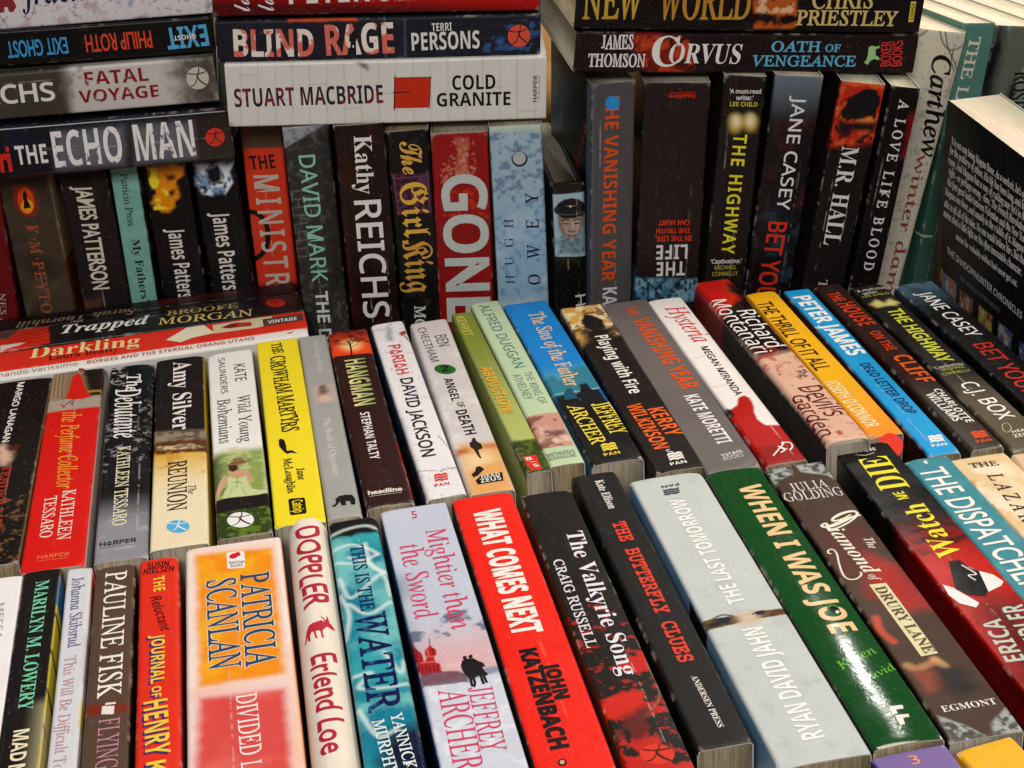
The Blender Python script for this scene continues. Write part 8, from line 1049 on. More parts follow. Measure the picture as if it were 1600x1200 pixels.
 m=[('emblem','f0ece8',[(184.8,9.4),(184.4,9.8),(184.1,10.3),(183.8,10.8),(183.7,11.2),(183.7,11.7),(183.8,12.1),(184.1,12.5),(184.4,12.9),(186.2,12.8),(185.9,12.4),(185.6,12),(185.5,11.6),(185.5,11.1),(185.6,10.7),(185.9,10.2),(186.2,9.7),(186.6,9.3)],{}),('emblem','f0ece8',[(184.8,12.9),(184.4,13.4),(184.1,13.8),(183.9,14.3),(183.7,14.8),(183.7,15.2),(183.8,15.6),(184.1,16.1),(184.4,16.5),(186.2,16.4),(185.9,15.9),(185.7,15.5),(185.5,15.1),(185.5,14.6),(185.7,14.2),(185.9,13.7),(186.2,13.3),(186.6,12.8)],{}),('emblem','f0ece8',[(182.5,9.5),(182.1,10),(181.8,10.5),(181.5,10.9),(181.4,11.4),(181.4,11.8),(181.5,12.2),(181.7,12.7),(182,13.1),(183.8,13),(183.5,12.6),(183.3,12.1),(183.2,11.7),(183.2,11.3),(183.3,10.8),(183.6,10.3),(183.9,9.9),(184.3,9.4)],{}),('emblem','f0ece8',[(182.5,13.1),(182.1,13.5),(181.8,14),(181.5,14.5),(181.4,14.9),(181.4,15.4),(181.5,15.8),(181.8,16.2),(182,16.7),(183.8,16.5),(183.6,16.1),(183.3,15.7),(183.2,15.2),(183.2,14.8),(183.3,14.3),(183.6,13.9),(183.9,13.4),(184.3,12.9)],{}),('emblem','f0ece8',[(180.1,9.7),(179.7,10.1),(179.4,10.6),(179.2,11.1),(179,11.5),(179,12),(179.2,12.4),(179.4,12.8),(179.7,13.3),(181.5,13.1),(181.2,12.7),(181,12.3),(180.8,11.8),(180.8,11.4),(181,10.9),(181.2,10.5),(181.6,10),(181.9,9.6)],{}),('emblem','f0ece8',[(180.2,13.2),(179.8,13.7),(179.4,14.2),(179.2,14.6),(179,15.1),(179,15.5),(179.2,16),(179.4,16.4),(179.7,16.8),(181.5,16.7),(181.2,16.3),(181,15.8),(180.8,15.4),(180.8,15),(181,14.5),(181.2,14),(181.6,13.6),(182,13.1)],{})],
 a=[('p',[(-4.5,-.9),(-4.2,27.1),(43,25.7),(51,-1.2)],'d8a858',4,3,1),('n',5,.45,.6,'f4e2b8',.9,[(-4.5,-.9),(-4.2,27.1),(43,25.7),(51,-1.2)],1),('n',4,.55,.65,'6a4420',.8,[(-4.5,-.9),(-4.2,27.1),(43,25.7),(51,-1.2)],1),('p',[(18.9,7.6),(12.6,10.6),(14.2,15),(22.6,18.4),(31.6,18.3),(38.4,12.5),(29.3,6.5)],'1c120c',1,1,1),('p',[(31,3.6),(33.2,22.9),(75,20.6),(68.5,1.5)],'281d18',5,2,1)]),
dict(label='grey paperback with orange title and white author name, lying in the second row', group='books standing spine up in the second row', mode='row',
 O=[184.35,810.55,126], ex=[0.00026, -1.0, 0.0], ey=[1.0, 0.00026, -0.0], ez=[0.0, 0.0, 1.0], L=200.17, T=25.84, D=126, st={'c':'716a69','page':'w'},
 t=[('title','THE','SB','e65a22',8.2,11,-2.3,11.8,6.1,{}),
  ('title','VANISHING YEAR','SB','e65a22',26.3,10.3,1.6,90.3,9.9,{}),
  ('author','KATE MORETTI','SB','f0ecec',123.5,11.6,1.6,52.4,7.5,{}),
  ('publisher','TITAN','SB','e4e0e0',188.9,11.4,100.8,10.4,2.8,{}),
  ('publisher','BOOKS','SA','e4e0e0',191.9,11.1,97.7,10.1,2.8,{})],
 m=[],
 a=[]),
dict(label='white paperback with slender red title, deep red foot and white archer mark', group='books standing spine up in the second row', mode='row',
 O=[209.64,806.49,126], ex=[0.01235, -0.99992, 0.0], ey=[0.99992, 0.01235, -0.0], ez=[0.0, 0.0, 1.0], L=197.5, T=20.17, D=126, st={'c':'eee8e6','lc':'c8c4c4','page':'t'},
 t=[('title','Hysteria','I','d84a44',13,6.2,2.7,48.8,10.9,{'sh':.2,'ol':.05}),
  ('author','MEGAN MIRANDA','SA','2e2a2a',68.1,10,-.5,59.3,3.9,{'ol':.1})],
 m=[('emblem','f4eeea',[(181,14.5),(184,11.8),(187,9.2),(190.4,6.1)],{'w':.8}),('emblem','f4eeea',[(184,11.8),(186.9,12.9),(188.7,10.4)],{'w':.8}),('emblem','f4eeea',[(182.5,11.1),(186.7,14.3)],{'w':.8}),('emblem','f4eeea',[(179.8,14.9),(180.7,17.8),(184.6,17.6),(187.6,15.2)],{'w':.8}),('emblem','f4eeea',[(180.5,15.1),(180.8,15),(181,14.9),(181.2,14.7),(181.3,14.6),(181.5,14.4),(181.6,14.3),(181.6,14.1),(181.6,14),(181.5,13.8),(181.4,13.8),(181.2,13.7),(181,13.6),(180.8,13.6),(180.6,13.6),(180.3,13.7),(180.1,13.8),(179.8,13.9),(179.6,14),(179.4,14.1),(179.2,14.3),(179.1,14.4),(179,14.6),(179,14.8),(179,14.9),(179.1,15),(179.2,15.1),(179.3,15.2),(179.5,15.2),(179.8,15.3),(180,15.2),(180.2,15.2)],{})],
 a=[('p',[(138.9,-1.7),(141.4,1.5),(137.4,6.7),(129.8,10),(128.1,13.5),(131.6,15.3),(137.2,14.7),(147.1,12.5),(154.4,11.3),(161.1,12.8),(163.3,21.6),(201.4,22.7),(201.2,-3.3)],'b5221a',.5,.5,1),('p',[(180.5,.9),(181,22.7),(199.9,21.7),(198.9,-1)],'9a1c16',.8,.4,1),('l',[(185.1,-.7),(184.4,23.3)],.4,'6a1410',1,.5),('p',[(137.8,-.6),(141.9,2.9),(147.4,2.7),(147.7,-.7)],'3a1410',1,.8,1),('l',[(79.7,2.8),(77.5,15.7)],.2,'b0a8a6',1,.5),('l',[(114.5,2),(114.2,12.2)],.2,'b0a8a6',1,.5)]),
dict(label='thick red, black and pink paperback with slanting white author lettering', group='books standing spine up in the second row', mode='row',
 O=[236.96,805.1,134], ex=[0.01799, -0.99984, 0.0], ey=[0.99984, 0.01799, -0.0], ez=[0.0, 0.0, 1.0], L=197.64, T=21.19, D=134, st={'c':'d8b09a','lc':'221613','gloss':.25,'page':'w','r':3},
 t=[('author','Richard','SA','f4f0ee',44.9,9.5,-.2,48.7,10.2,{'ol':0,'sh':.1}),
  ('author','Montanari','SA','f4f0ee',26.9,.2,.8,71.1,9.2,{'ol':0,'sh':.1}),
  ('title','The','SA','3a1c18',123.2,13,1,8.4,5.2,{}),
  ('title',"Devil's",'SA','6a1a16',141.4,7.4,3.4,32.4,12.1,{'ol':.05,'sh':.1}),
  ('title','Garden','SA','6a1a16',148.7,1,-2,41.8,8.1,{'ol':.05,'sh':.1})],
 m=[],
 a=[('p',[(-12.4,-1.8),(-7.5,25.3),(31.4,23),(52.4,-4.2)],'c2281c',2,1.5,1),('p',[(52.4,-4.2),(21,23),(99.4,21.4),(104.2,.7)],'271814',3,2,1),('p',[(4.5,17.4),(21,23),(33.9,19.6),(18,14.7)],'2c1a18',2,1,1),('n',4,.55,.63,'a83a28',.6,[(91.9,-.1),(88.5,25.5),(118.9,20.7),(118.5,-2.8)],1),('n',3,.66,.7,'a02c20',.8,[(105.8,5.2),(108.6,24.7),(197.1,21.4),(196.4,0)],1),('p',[(0,-60),(0,-.3),(48,-.3),(52,-60)],'7a2420',4,0,1,'s')]),
dict(label='golden yellow paperback with thin black and cream capitals and a red disc', group='books standing spine up in the second row', mode='row',
 O=[265.28,798.41,126], ex=[0.00826, -0.99997, 0.0], ey=[0.99997, 0.00826, -0.0], ez=[0.0, 0.0, 1.0], L=178, T=16.77, D=126, st={'c':'f0b424','rc':'4a1a12','page':'w'},
 t=[('title','THE THRILL OF IT ALL','P','3a2a14',14.4,.7,.5,90.5,8.7,{'ol':.1}),
  ('author',"JOSEPH O'CONNOR",'SB','f6e6b0',117.7,.7,1.5,51.7,7.3,{})],
 m=[('emblem','e03a22',[(190.1,11.3),(192.2,10.3),(194.2,9),(196,7.7),(197.5,6.3),(198.6,4.9),(199.3,3.5),(199.6,2.2),(199.5,1),(198.9,.1),(198,-.7),(196.7,-1.2),(195,-1.5),(193.1,-1.4),(191,-1.1),(188.8,-.6),(186.6,.3),(184.4,1.3),(182.3,2.5),(180.5,3.9),(179,5.3),(177.8,6.8),(177,8.2),(176.7,9.5),(176.8,10.7),(177.4,11.7),(178.4,12.5),(179.8,13),(181.5,13.2),(183.4,13.2),(185.6,12.8),(187.8,12.2)],{})],
 a=[('g',[(105.5,3),(191.4,7.3)],'f0b424','ee8c28',None,.6)]),
dict(label='sky blue paperback with bold white author capitals, right of the golden yellow spine', group='books standing spine up in the second row', mode='row',
 O=[286.15,795.16,126], ex=[-0.00303, -1.0, 0.0], ey=[1.0, -0.00303, 0.0], ez=[0.0, 0.0, 1.0], L=199.13, T=15.41, D=126, st={'c':'1e9cda','lc':'3a140f','rc':'24120e','page':'t'},
 t=[('author','PETER JAMES','SB','f4f4f2',10.2,2.1,1.5,79.9,9.6,{'ol':.2}),
  ('title','DEAD LETTER DROP','SA','1c2c5a',100.8,5.5,1.3,57.8,5.1,{'ol':.12}),
  ('publisher','PAN','SB','f4f4f2',192.4,4.8,92.4,7.3,2.4,{})],
 m=[('emblem','f4f4f2',[(186.7,6.1),(186.4,6.5),(186.1,7),(185.8,7.4),(185.8,7.9),(185.8,8.3),(185.9,8.7),(186.1,9),(186.4,9.4),(188.1,9.1),(187.8,8.8),(187.6,8.4),(187.4,8),(187.4,7.6),(187.5,7.2),(187.8,6.7),(188,6.3),(188.4,5.8)],{}),('emblem','f4f4f2',[(186.9,9.3),(186.5,9.8),(186.2,10.3),(186,10.7),(185.9,11.1),(185.9,11.6),(186.1,11.9),(186.3,12.3),(186.6,12.7),(188.2,12.4),(188,12.1),(187.7,11.7),(187.6,11.3),(187.6,10.9),(187.7,10.4),(187.9,10),(188.2,9.5),(188.5,9.1)],{}),('emblem','f4f4f2',[(184.5,6.4),(184.2,6.9),(183.9,7.3),(183.7,7.8),(183.6,8.2),(183.6,8.6),(183.7,9),(183.9,9.4),(184.2,9.8),(185.9,9.5),(185.6,9.1),(185.4,8.7),(185.3,8.3),(185.2,7.9),(185.4,7.5),(185.6,7.1),(185.9,6.6),(186.2,6.1)],{}),('emblem','f4f4f2',[(184.7,9.7),(184.3,10.2),(184,10.6),(183.8,11.1),(183.7,11.5),(183.7,11.9),(183.9,12.3),(184.1,12.7),(184.4,13),(186.1,12.8),(185.8,12.4),(185.6,12),(185.4,11.6),(185.4,11.2),(185.5,10.8),(185.7,10.3),(186,9.9),(186.4,9.4)],{}),('emblem','f4f4f2',[(182.3,6.7),(182,7.2),(181.7,7.7),(181.5,8.1),(181.4,8.5),(181.4,8.9),(181.5,9.3),(181.8,9.7),(182.1,10.1),(183.8,9.8),(183.5,9.5),(183.2,9.1),(183.1,8.7),(183.1,8.3),(183.2,7.8),(183.4,7.4),(183.7,6.9),(184,6.5)],{}),('emblem','f4f4f2',[(182.5,10),(182.2,10.5),(181.8,11),(181.6,11.4),(181.5,11.8),(181.5,12.2),(181.7,12.6),(181.9,13),(182.2,13.4),(183.9,13.1),(183.6,12.8),(183.4,12.4),(183.2,12),(183.2,11.6),(183.3,11.1),(183.5,10.7),(183.8,10.2),(184.2,9.8)],{})],
 a=[]),
dict(label='dark brown paperback with orange-red title capitals, right of the sky blue spine', group='books standing spine up in the second row', mode='row',
 O=[304.23,795.93,126], ex=[0.00566, -0.99998, 0.0], ey=[0.99998, 0.00566, -0.0], ez=[0.0, 0.0, 1.0], L=200.99, T=16.18, D=126, st={'c':'3c2c26','lc':'1c1410','page':'t'},
 t=[('title','THE','SB','e04826',12.9,3.1,.6,12.3,6.7,{}),
  ('title','HOUSE','SB','e04826',27.8,3,1.7,31.7,9.7,{}),
  ('title','ON THE','SB','e04826',67.8,5.6,.5,24.2,5.7,{}),
  ('title','CLIFF','SB','f06824',99,5.2,1,32.6,9.2,{}),
  ('author','CHARLOTTE','SB','f2eeea',140,9.1,.7,36.6,4.1,{}),
  ('author','WILLIAMS','SB','f2eeea',143.3,3.6,1.7,30.4,4.7,{}),
  ('publisher','PAN','SB','e8562e',196.3,5.3,91.2,7.6,2.5,{})],
 m=[('emblem','e8562e',[(190.5,6.4),(190.2,6.9),(189.9,7.3),(189.7,7.8),(189.6,8.2),(189.6,8.7),(189.8,9.1),(190,9.5),(190.3,9.9),(192,9.6),(191.7,9.2),(191.4,8.9),(191.3,8.4),(191.3,8),(191.4,7.6),(191.6,7.1),(191.9,6.7),(192.2,6.2)],{}),('emblem','e8562e',[(190.7,9.8),(190.4,10.3),(190.1,10.8),(189.9,11.2),(189.8,11.7),(189.8,12.1),(190,12.5),(190.2,12.9),(190.5,13.3),(192.2,13.1),(191.9,12.7),(191.7,12.3),(191.5,11.9),(191.5,11.4),(191.6,11),(191.8,10.5),(192.1,10.1),(192.4,9.6)],{}),('emblem','e8562e',[(188.3,6.7),(188,7.2),(187.7,7.6),(187.5,8.1),(187.4,8.5),(187.4,9),(187.5,9.4),(187.8,9.8),(188.1,10.2),(189.8,9.9),(189.5,9.6),(189.2,9.2),(189.1,8.7),(189.1,8.3),(189.2,7.9),(189.4,7.4),(189.7,6.9),(190,6.5)],{}),('emblem','e8562e',[(188.5,10.1),(188.2,10.6),(187.9,11.1),(187.7,11.5),(187.6,12),(187.6,12.4),(187.8,12.8),(188,13.2),(188.3,13.6),(190,13.4),(189.7,13),(189.5,12.6),(189.3,12.2),(189.3,11.7),(189.4,11.3),(189.6,10.8),(189.9,10.4),(190.2,9.9)],{}),('emblem','e8562e',[(186.1,7),(185.8,7.4),(185.4,7.9),(185.2,8.4),(185.2,8.8),(185.2,9.2),(185.3,9.7),(185.6,10.1),(185.9,10.5),(187.6,10.2),(187.3,9.8),(187,9.4),(186.9,9),(186.9,8.6),(187,8.2),(187.2,7.7),(187.5,7.2),(187.8,6.7)],{}),('emblem','e8562e',[(186.3,10.4),(186,10.9),(185.7,11.3),(185.5,11.8),(185.4,12.3),(185.4,12.7),(185.5,13.1),(185.8,13.5),(186.1,13.9),(187.8,13.7),(187.5,13.3),(187.3,12.9),(187.1,12.5),(187.1,12),(187.2,11.6),(187.4,11.1),(187.7,10.7),(188,10.2)],{})],
 a=[('g',[(121.4,-2.3),(200.7,7.2)],'3c2c26','46403a',None,.6)]),
dict(label='dark paperback fading to olive brown, lime yellow title, lying in the second row', group='books standing spine up in the second row', mode='row',
 O=[322.11,787.08,126], ex=[0.00709, -0.99997, 0.0], ey=[0.99997, 0.00709, -0.0], ez=[0.0, 0.0, 1.0], L=197, T=19.82, D=126, st={'c':'262320','page':'t'},
 t=[('quote',"'A must-read",'SA','e6e2da',7.8,1.9,91.6,17.7,3.4,{}),
  ('quote',"writer.'",'SA','e6e2da',12.3,3.9,93.3,9.3,3.4,{}),
  ('quote','LEE CHILD','SA','c8cc50',15.5,2.2,90.8,15.6,2.5,{}),
  ('title','THE HIGHWAY','SA','dce048',35.6,7.2,-.5,68,7.9,{'ol':.25}),
  ('quote',"'Captivating.'",'SA','e6e2da',110.4,1.4,92.5,16.5,2.7,{}),
  ('quote','MICHAEL','SA','c8cc50',113.5,3.8,92,12.6,2.7,{}),
  ('quote','CONNELLY','SA','c8cc50',118.3,2.3,91.6,14.9,2.7,{}),
  ('author','C.J. BOX','SA','f2f0ec',129.1,5.4,2.5,40.2,8.5,{'ol':.12}),
  ('publisher','HEAD','SB','e4ded2',183.2,6.9,91.7,9.4,2.3,{}),
  ('publisher','ZEUS','SB','e4ded2',187.4,5.8,91.1,9.6,2.9,{})],
 m=[('emblem','c8b890',[(173.7,6.2),(173.3,9),(178.4,8.4),(181.3,5),(178.4,4.2),(173.7,6.2)],{'w':.4})],
 a=[('g',[(106,6.6),(156.3,3.1)],'262320','5e5444',[(-8.7,4.8),(166.4,34.1),(231.4,-.3),(193.5,-5.5)],6),('p',[(24.8,2.5),(20.1,7.4),(25.7,10.3),(21.8,15),(27.4,17.8),(31,14.8),(30,9.3),(30,4.1)],'d0c67e',2,.5,1)]),
dict(label='black paperback with smoky blue top, white then red capitals, last in the second row', group='books standing spine up in the second row', mode='row',
 O=[347.25,782.79,126], ex=[0.0083, -0.99997, 0.0], ey=[0.99997, 0.0083, -0.0], ez=[0.0, 0.0, 1.0], L=197, T=22.62, D=126, st={'c':'191618','gloss':.25,'page':'t'},
 t=[('author','JANE CASEY','SA','f0eef0',14.7,6.5,1.6,61.1,8.5,{'ol':.05}),
  ('title','BET YOUR LIFE','SA','c83a34',85,6.3,-.9,90.5,9.8,{'ol':.1})],
 m=[],
 a=[('g',[(-4.8,3.2),(41.5,1.6)],'4e6878','191618',[(-15.8,.2),(-5,30.4),(71.5,13.1),(63.1,-11.8)],5),('n',8,.5,.7,'2c3a44',.7,[(-15.8,.2),(-5,30.4),(87.9,12.3),(77.6,-18.3)],1)]),
dict(label='thin white paperback lying sideways at left, nearest of the four sideways spines', group='books lying sideways behind the second row', mode='stp',
 O=[-159.21,817.04,126], ex=[0.99956, 0.02951, 0.0], ey=[-0.02951, 0.99956, 0.0], ez=[0.0, -0.0, 1.0], L=178, T=10.77, D=126, st={'c':'ebe7e4','page':'w'},
 t=[('author','Fernando Verissimo','SA','8a7868',1.7,2.3,1.6,49.9,5.1,{}),
  ('title','BORGES AND THE ETERNAL ORANG-UTANS','SB','b5705c',56.7,3.6,0,91.6,4.3,{})],
 m=[('emblem','d05a5a',[(166.1,6.2),(170.8,7.2),(168.1,4.5)],{})],
 a=[]),
dict(label='red paperback lying sideways at left, with large cream title and a painted paper sheet', group='books lying sideways behind the second row', mode='stp',
 O=[-158.79,828.12,126], ex=[0.99963, 0.02716, 0.0], ey=[-0.02716, 0.99963, 0.0], ez=[0.0, -0.0, 1.0], L=178, T=24.63, D=126, st={'c':'d93a28','page':'w'},
 t=[('title','Darkling','B','f2d49a',23.9,11.8,-3.1,60.6,14,{'ol':-.02}),
  ('author','Laura Beatty','B','5a1812',34.6,5.4,-.3,38.3,6.1,{}),
  ('publisher','VINTAGE','SB','f2ece6',156.6,12.4,-1.3,16.4,4.6,{'z':.14})],
 m=[('picture','d6cba6',[(125.6,21.9),(150.5,23.1),(159.6,22.6),(158.7,11.6),(149.5,9.4),(125.8,9.8)],{}),('picture','e9e1c8',[(99,10.4),(111.2,23.4),(120.6,23.7),(126.5,10.5),(113.5,7.9),(107,4)],{'z':.1}),('picture','8a2a1c',[(130.1,16.5),(135.7,20),(140.1,20.3),(147.2,17.7),(147.2,13.1),(139.7,13.9),(134.6,13.9)],{'z':.12}),('picture','c23a24',[(139.3,19.7),(147.2,18.6),(147.6,13.8),(139.7,13.9)],{'z':.15}),('picture','5a4a44',[(153.9,19.9),(176.7,20.1),(176.5,10.7),(153.9,9.7)],{'z':.1})],
 a=[]),
dict(label='black paperback lying sideways at left, with white brush script and gold capitals', group='books lying sideways behind the second row', mode='stp',
 O=[-159.61,856.52,126], ex=[0.99999, 0.0052, 0.0], ey=[-0.0052, 0.99999, 0.0], ez=[0.0, -0.0, 1.0], L=178, T=27.18, D=126, st={'c':'231f22','page':'w'},
 t=[('title','Trapped','BI','f4f2f0',40.2,11.4,-2.3,49.5,12.7,{'ol':.05}),
  ('author','BROOKE','I','c8ac60',100.2,17.1,-2.2,41,7.3,{'ol':.1}),
  ('author','MORGAN','I','dcc278',95.1,5.7,-4.5,53.7,9.4,{'ol':.1})],
 m=[('emblem','c0362a',[(168.7,13.3),(168.6,12.2),(168.2,11.1),(167.6,10.2),(166.8,9.5),(165.9,9.1),(164.9,8.8),(163.8,8.8),(162.7,9.1),(161.6,9.6),(160.6,10.3),(159.6,11.2),(158.8,12.3),(158.2,13.5),(157.7,14.7),(157.4,16),(157.4,17.2),(157.6,18.4),(158,19.5),(158.6,20.4),(159.3,21.1),(160.2,21.6),(161.2,21.8),(162.3,21.8),(163.5,21.5),(164.6,21),(165.6,20.3),(166.6,19.4),(167.4,18.3),(168,17.1),(168.5,15.8),(168.7,14.6)],{}),('emblem_mark','3a1410',[(158.7,16.3),(163.6,17.6),(167.8,18.1)],{'z':.12,'w':.4}),('emblem_mark','3a1410',[(163.3,19.6),(162.8,11)],{'z':.12,'w':.4})],
 a=[('p',[(-16.2,24),(32.3,27.9),(34.7,1.5),(-13.2,-3.6)],'cf3a26',.5,.4,1),('l',[(9.6,14.4),(32.7,22.2)],.5,'7a1a14',.9,.5),('l',[(9.9,11.6),(33,16.5)],.5,'7a1a14',.9,.5),('l',[(10.1,8.8),(33.4,10.9)],.5,'7a1a14',.9,.5),('l',[(10.3,6.1),(33.7,5.4)],.5,'7a1a14',.9,.5),('p',[(5.1,25.1),(15.9,25.1),(10.3,15.1),(6,14.7)],'4a4440',1,.6,1),('p',[(6.8,6.4),(20.9,6.1),(17.6,3.7),(7.3,0)],'d8d2c8',.6,.4,1)]),
dict(label='dark brown paperback lying sideways at left with upside-down greyish script', group='books lying sideways behind the second row', mode='stp',
 O=[-161.45,884.45,126], ex=[1.0, 0.00017, 0.0], ey=[-0.00017, 1.0, 0.0], ez=[0.0, -0.0, 1.0], L=178, T=18.85, D=126, st={'c':'2a1916','page':'t'},
 t=[('author','Sarah','BI','8a7c68',84,8.2,176.3,24.9,7.9,{}),
  ('title','Thornhill','BI','8a7c68',54.1,7.7,177.6,38.9,7.8,{})],
 m=[],
 a=[('p',[(95.9,8.1),(146.7,10.7),(148.6,19.2),(96.6,19.8)],'54201f',3,1,1)]),
dict(label='dark red spine cut off by the left edge in the back row', group='books standing upright in the back row', mode='upr',
 O=[-162.1,910.93,216.69], ex=[-0.05227, 0.00735, -0.99861], ey=[0.98889, -0.13898, -0.05278], ez=[-0.13917, -0.99027, -0.0], L=192.96, T=20.76, D=128, st={'c':'6e1a1c','page':'t'},
 t=[('title','NES S','I','c8b8ac',76.5,11.3,-5.2,19.4,3.7,{})],
 m=[],
 a=[]),
dict(label='brown-grey paperback with rust letters and an orange oval holding a dark dancer', group='books standing upright in the back row', mode='upr',
 O=[-142.14,908,217.56], ex=[-0.00374, 0.00053, -0.99999], ey=[0.99026, -0.13917, -0.00377], ez=[-0.13917, -0.99027, -0.0], L=193.56, T=29.47, D=128, st={'c':'4c4238','rc':'8a4a38','page':'t'},
 t=[('title','K·M·PEYTO','I','a05a38',37.2,11,-1.2,55.2,6.3,{'ol':.15,'tr':.12})],
 m=[('emblem','d8501c',[(22.2,18.5),(23.8,18.3),(25.4,18),(26.8,17.5),(28,16.8),(29.1,16),(29.9,15.2),(30.4,14.2),(30.6,13.3),(30.6,12.4),(30.2,11.5),(29.5,10.7),(28.5,10),(27.4,9.5),(26,9.2),(24.5,9),(22.9,9),(21.4,9.2),(19.9,9.5),(18.4,10.1),(17.2,10.7),(16.1,11.5),(15.3,12.4),(14.8,13.3),(14.6,14.2),(14.7,15.1),(15.1,16),(15.8,16.8),(16.7,17.4),(17.9,18),(19.2,18.3),(20.7,18.5)],{}),('emblem','f09a2c',[(25.4,17.6),(26.3,17.4),(27.1,17.2),(27.8,16.8),(28.5,16.3),(29.1,15.7),(29.5,15.1),(29.8,14.4),(29.9,13.6),(29.9,12.9),(29.7,12.3),(29.4,11.6),(28.9,11.1),(28.3,10.7),(27.6,10.4),(26.8,10.2),(26,10.2),(25.1,10.3),(24.3,10.6),(23.6,11),(22.9,11.5),(22.4,12.1),(21.9,12.7),(21.6,13.4),(21.5,14.1),(21.5,14.8),(21.7,15.5),(22.1,16.1),(22.6,16.7),(23.1,17.1),(23.9,17.4),(24.6,17.5)],{'z':.1}),('silhouette','1c1210',[(17.1,13.3),(16.4,14.2),(17.6,14.7),(19.2,15.1),(21.1,14.4),(24.3,15.3),(26.6,15.9),(27.1,11.8),(22.5,12.7),(20.2,12.4)],{'z':.16})],
 a=[('n',16,.45,.75,'3c332c',.9,None,1),('n',20,.5,.75,'5e5648',.7,None,1),('p',[(0,81.2),(0,139.2),(64,139.2),(60,29.2),(0,29.2)],'a89878',1,0,1,'s'),('p',[(118,29.2),(120,139.2),(230,139.2),(230,29.2)],'7a98a0',4,0,1,'s'),('p',[(13.8,9.3),(13.4,14.1),(16,18.3),(24.6,19.6),(30.7,18.1),(31.5,13.2),(27.7,8.8),(20.6,7.9)],'a03018',2.5,0,1)]),
dict(label='black-brown paperback with tall cream condensed capitals, left of the mint green spine', group='books standing upright in the back row', mode='upr',
 O=[-108.5,907,216.37], ex=[0.00178, -0.00025, -1.0], ey=[0.99027, -0.13917, 0.00179], ez=[-0.13917, -0.99027, 0.0], L=192.37, T=27.11, D=128, st={'c':'2e2220','page':'t'},
 t=[('author','JAMES PATTERSON','P','dcd4c6',16.5,8.2,-.7,63.8,9.5,{'ol':.22})],
 m=[],
 a=[('p',[(87,-.6),(86.3,11.6),(92.8,9.7),(93.6,-1.1)],'6a4a38',4,2,.7)]),
dict(label='narrow mint green paperback with a small grey author name and bold black title', group='books standing upright in the back row', mode='upr',
 O=[-79.56,905.98,216.02], ex=[-0.01671, 0.00235, -0.99986], ey=[0.99013, -0.13915, -0.01687], ez=[-0.13917, -0.99027, -0.0], L=192.05, T=15.74, D=128, st={'c':'7ab0a4','rc':'1a1614','page':'t'},
 t=[('author','Patricio Pron','I','3c5258',11,5.6,-.1,32.1,4,{'ol':.08}),
  ('title',"My Fathers'",'B','1c2626',51.5,6.1,.3,39.2,4.9,{})],
 m=[],
 a=[('n',6,.5,.7,'8cbcae',.7,None,1)]),
dict(label='black glossy paperback with a yellow flaming letter above white author lettering', group='books standing upright in the back row', mode='upr',
 O=[-61.7,905,215.35], ex=[-0.00171, 0.00024, -1.0], ey=[0.99027, -0.13917, -0.00173], ez=[-0.13917, -0.99027, 0.0], L=191.35, T=25.76, D=128, st={'c':'120e0d','gloss':.22,'page':'w','fine':1},
 t=[('author','James Patterson','SB','e4e0dc',46.8,8.9,-.4,51.6,9.7,{})],
 m=[],
 a=[('p',[(8.6,3),(9.4,23.5),(16.2,21.3),(17.6,18.9),(26.9,17.9),(32.2,15.2),(36.2,10.9),(35.5,7.6),(30.4,2.9),(23.6,5.4),(17.6,4.2)],'e8901c',1.5,2.5,1),('n',6,.42,.55,'f4e242',1,[(9.4,3.3),(9.5,15),(34.4,13.4),(34.4,3)],1),('p',[(14,12.8),(13.6,18),(16.8,19),(18,13.7)],'5a2a10',1.5,1,1),('p',[(23.4,12.9),(22.9,16.6),(26,16.2),(27.3,13)],'4a1c0c',1.5,1,1)]),
dict(label='black glossy paperback with a blue-white swirling letter above white author lettering', group='books standing upright in the back row', mode='upr',
 O=[-34.24,904.02,214.76], ex=[0.01467, -0.00206, -0.99989], ey=[0.99016, -0.13916, 0.01481], ez=[-0.13917, -0.99027, 0.0], L=190.79, T=25.5, D=128, st={'c':'100e10','gloss':.22,'page':'w','fine':1},
 t=[('author','James Patterson','SB','e4e0dc',39.5,7.7,-1.1,57.6,10.1,{})],
 m=[],
 a=[('p',[(9.6,2.5),(9.4,25.4),(16,21.5),(22,22.8),(28.9,17.2),(29.1,10.5),(26.9,4.1),(20.1,2.2)],'7c9cc0',2,2.5,1),('n',7,.42,.58,'e6eef6',1,[(9.6,2.5),(9.4,25.4),(16,21.5),(22,22.8),(28.9,17.2),(29.1,10.5),(26.9,4.1),(20.1,2.2)],1),('p',[(13.3,8.5),(12.5,17.2),(21,16.2),(22.1,10.9),(18,9.3)],'120e1c',1.5,2,1),('n',3,.6,.68,'1c2038',.9,[(9.6,2.5),(9.4,25.4),(16,21.5),(22,22.8),(28.9,17.2),(29.1,10.5),(26.9,4.1),(20.1,2.2)],1),('n',9,.6,.7,'5cc4c8',.8,[(9.6,2.5),(9.4,9.2),(26.5,7.9),(25.9,1.3)],1)]),
dict(label='orange-red paperback with pale spaced capitals and part of a black ring', group='books standing upright in the back row', mode='upr',
 O=[-3.31,907.98,228.35], ex=[-0.02735, 0.00384, -0.99962], ey=[0.98989, -0.13912, -0.02762], ez=[-0.13917, -0.99027, -0.0], L=204.43, T=24, D=128, st={'c':'d8432a','lc':'3a1214','page':'w'},
 t=[('title','THE','SB','2a1210',31.3,4,93.3,14.6,8.5,{}),
  ('title','MINISTRY','SA','c8bcb0',34.9,5.1,.4,79.5,14.2,{'ol':.3,'tr':.2})],
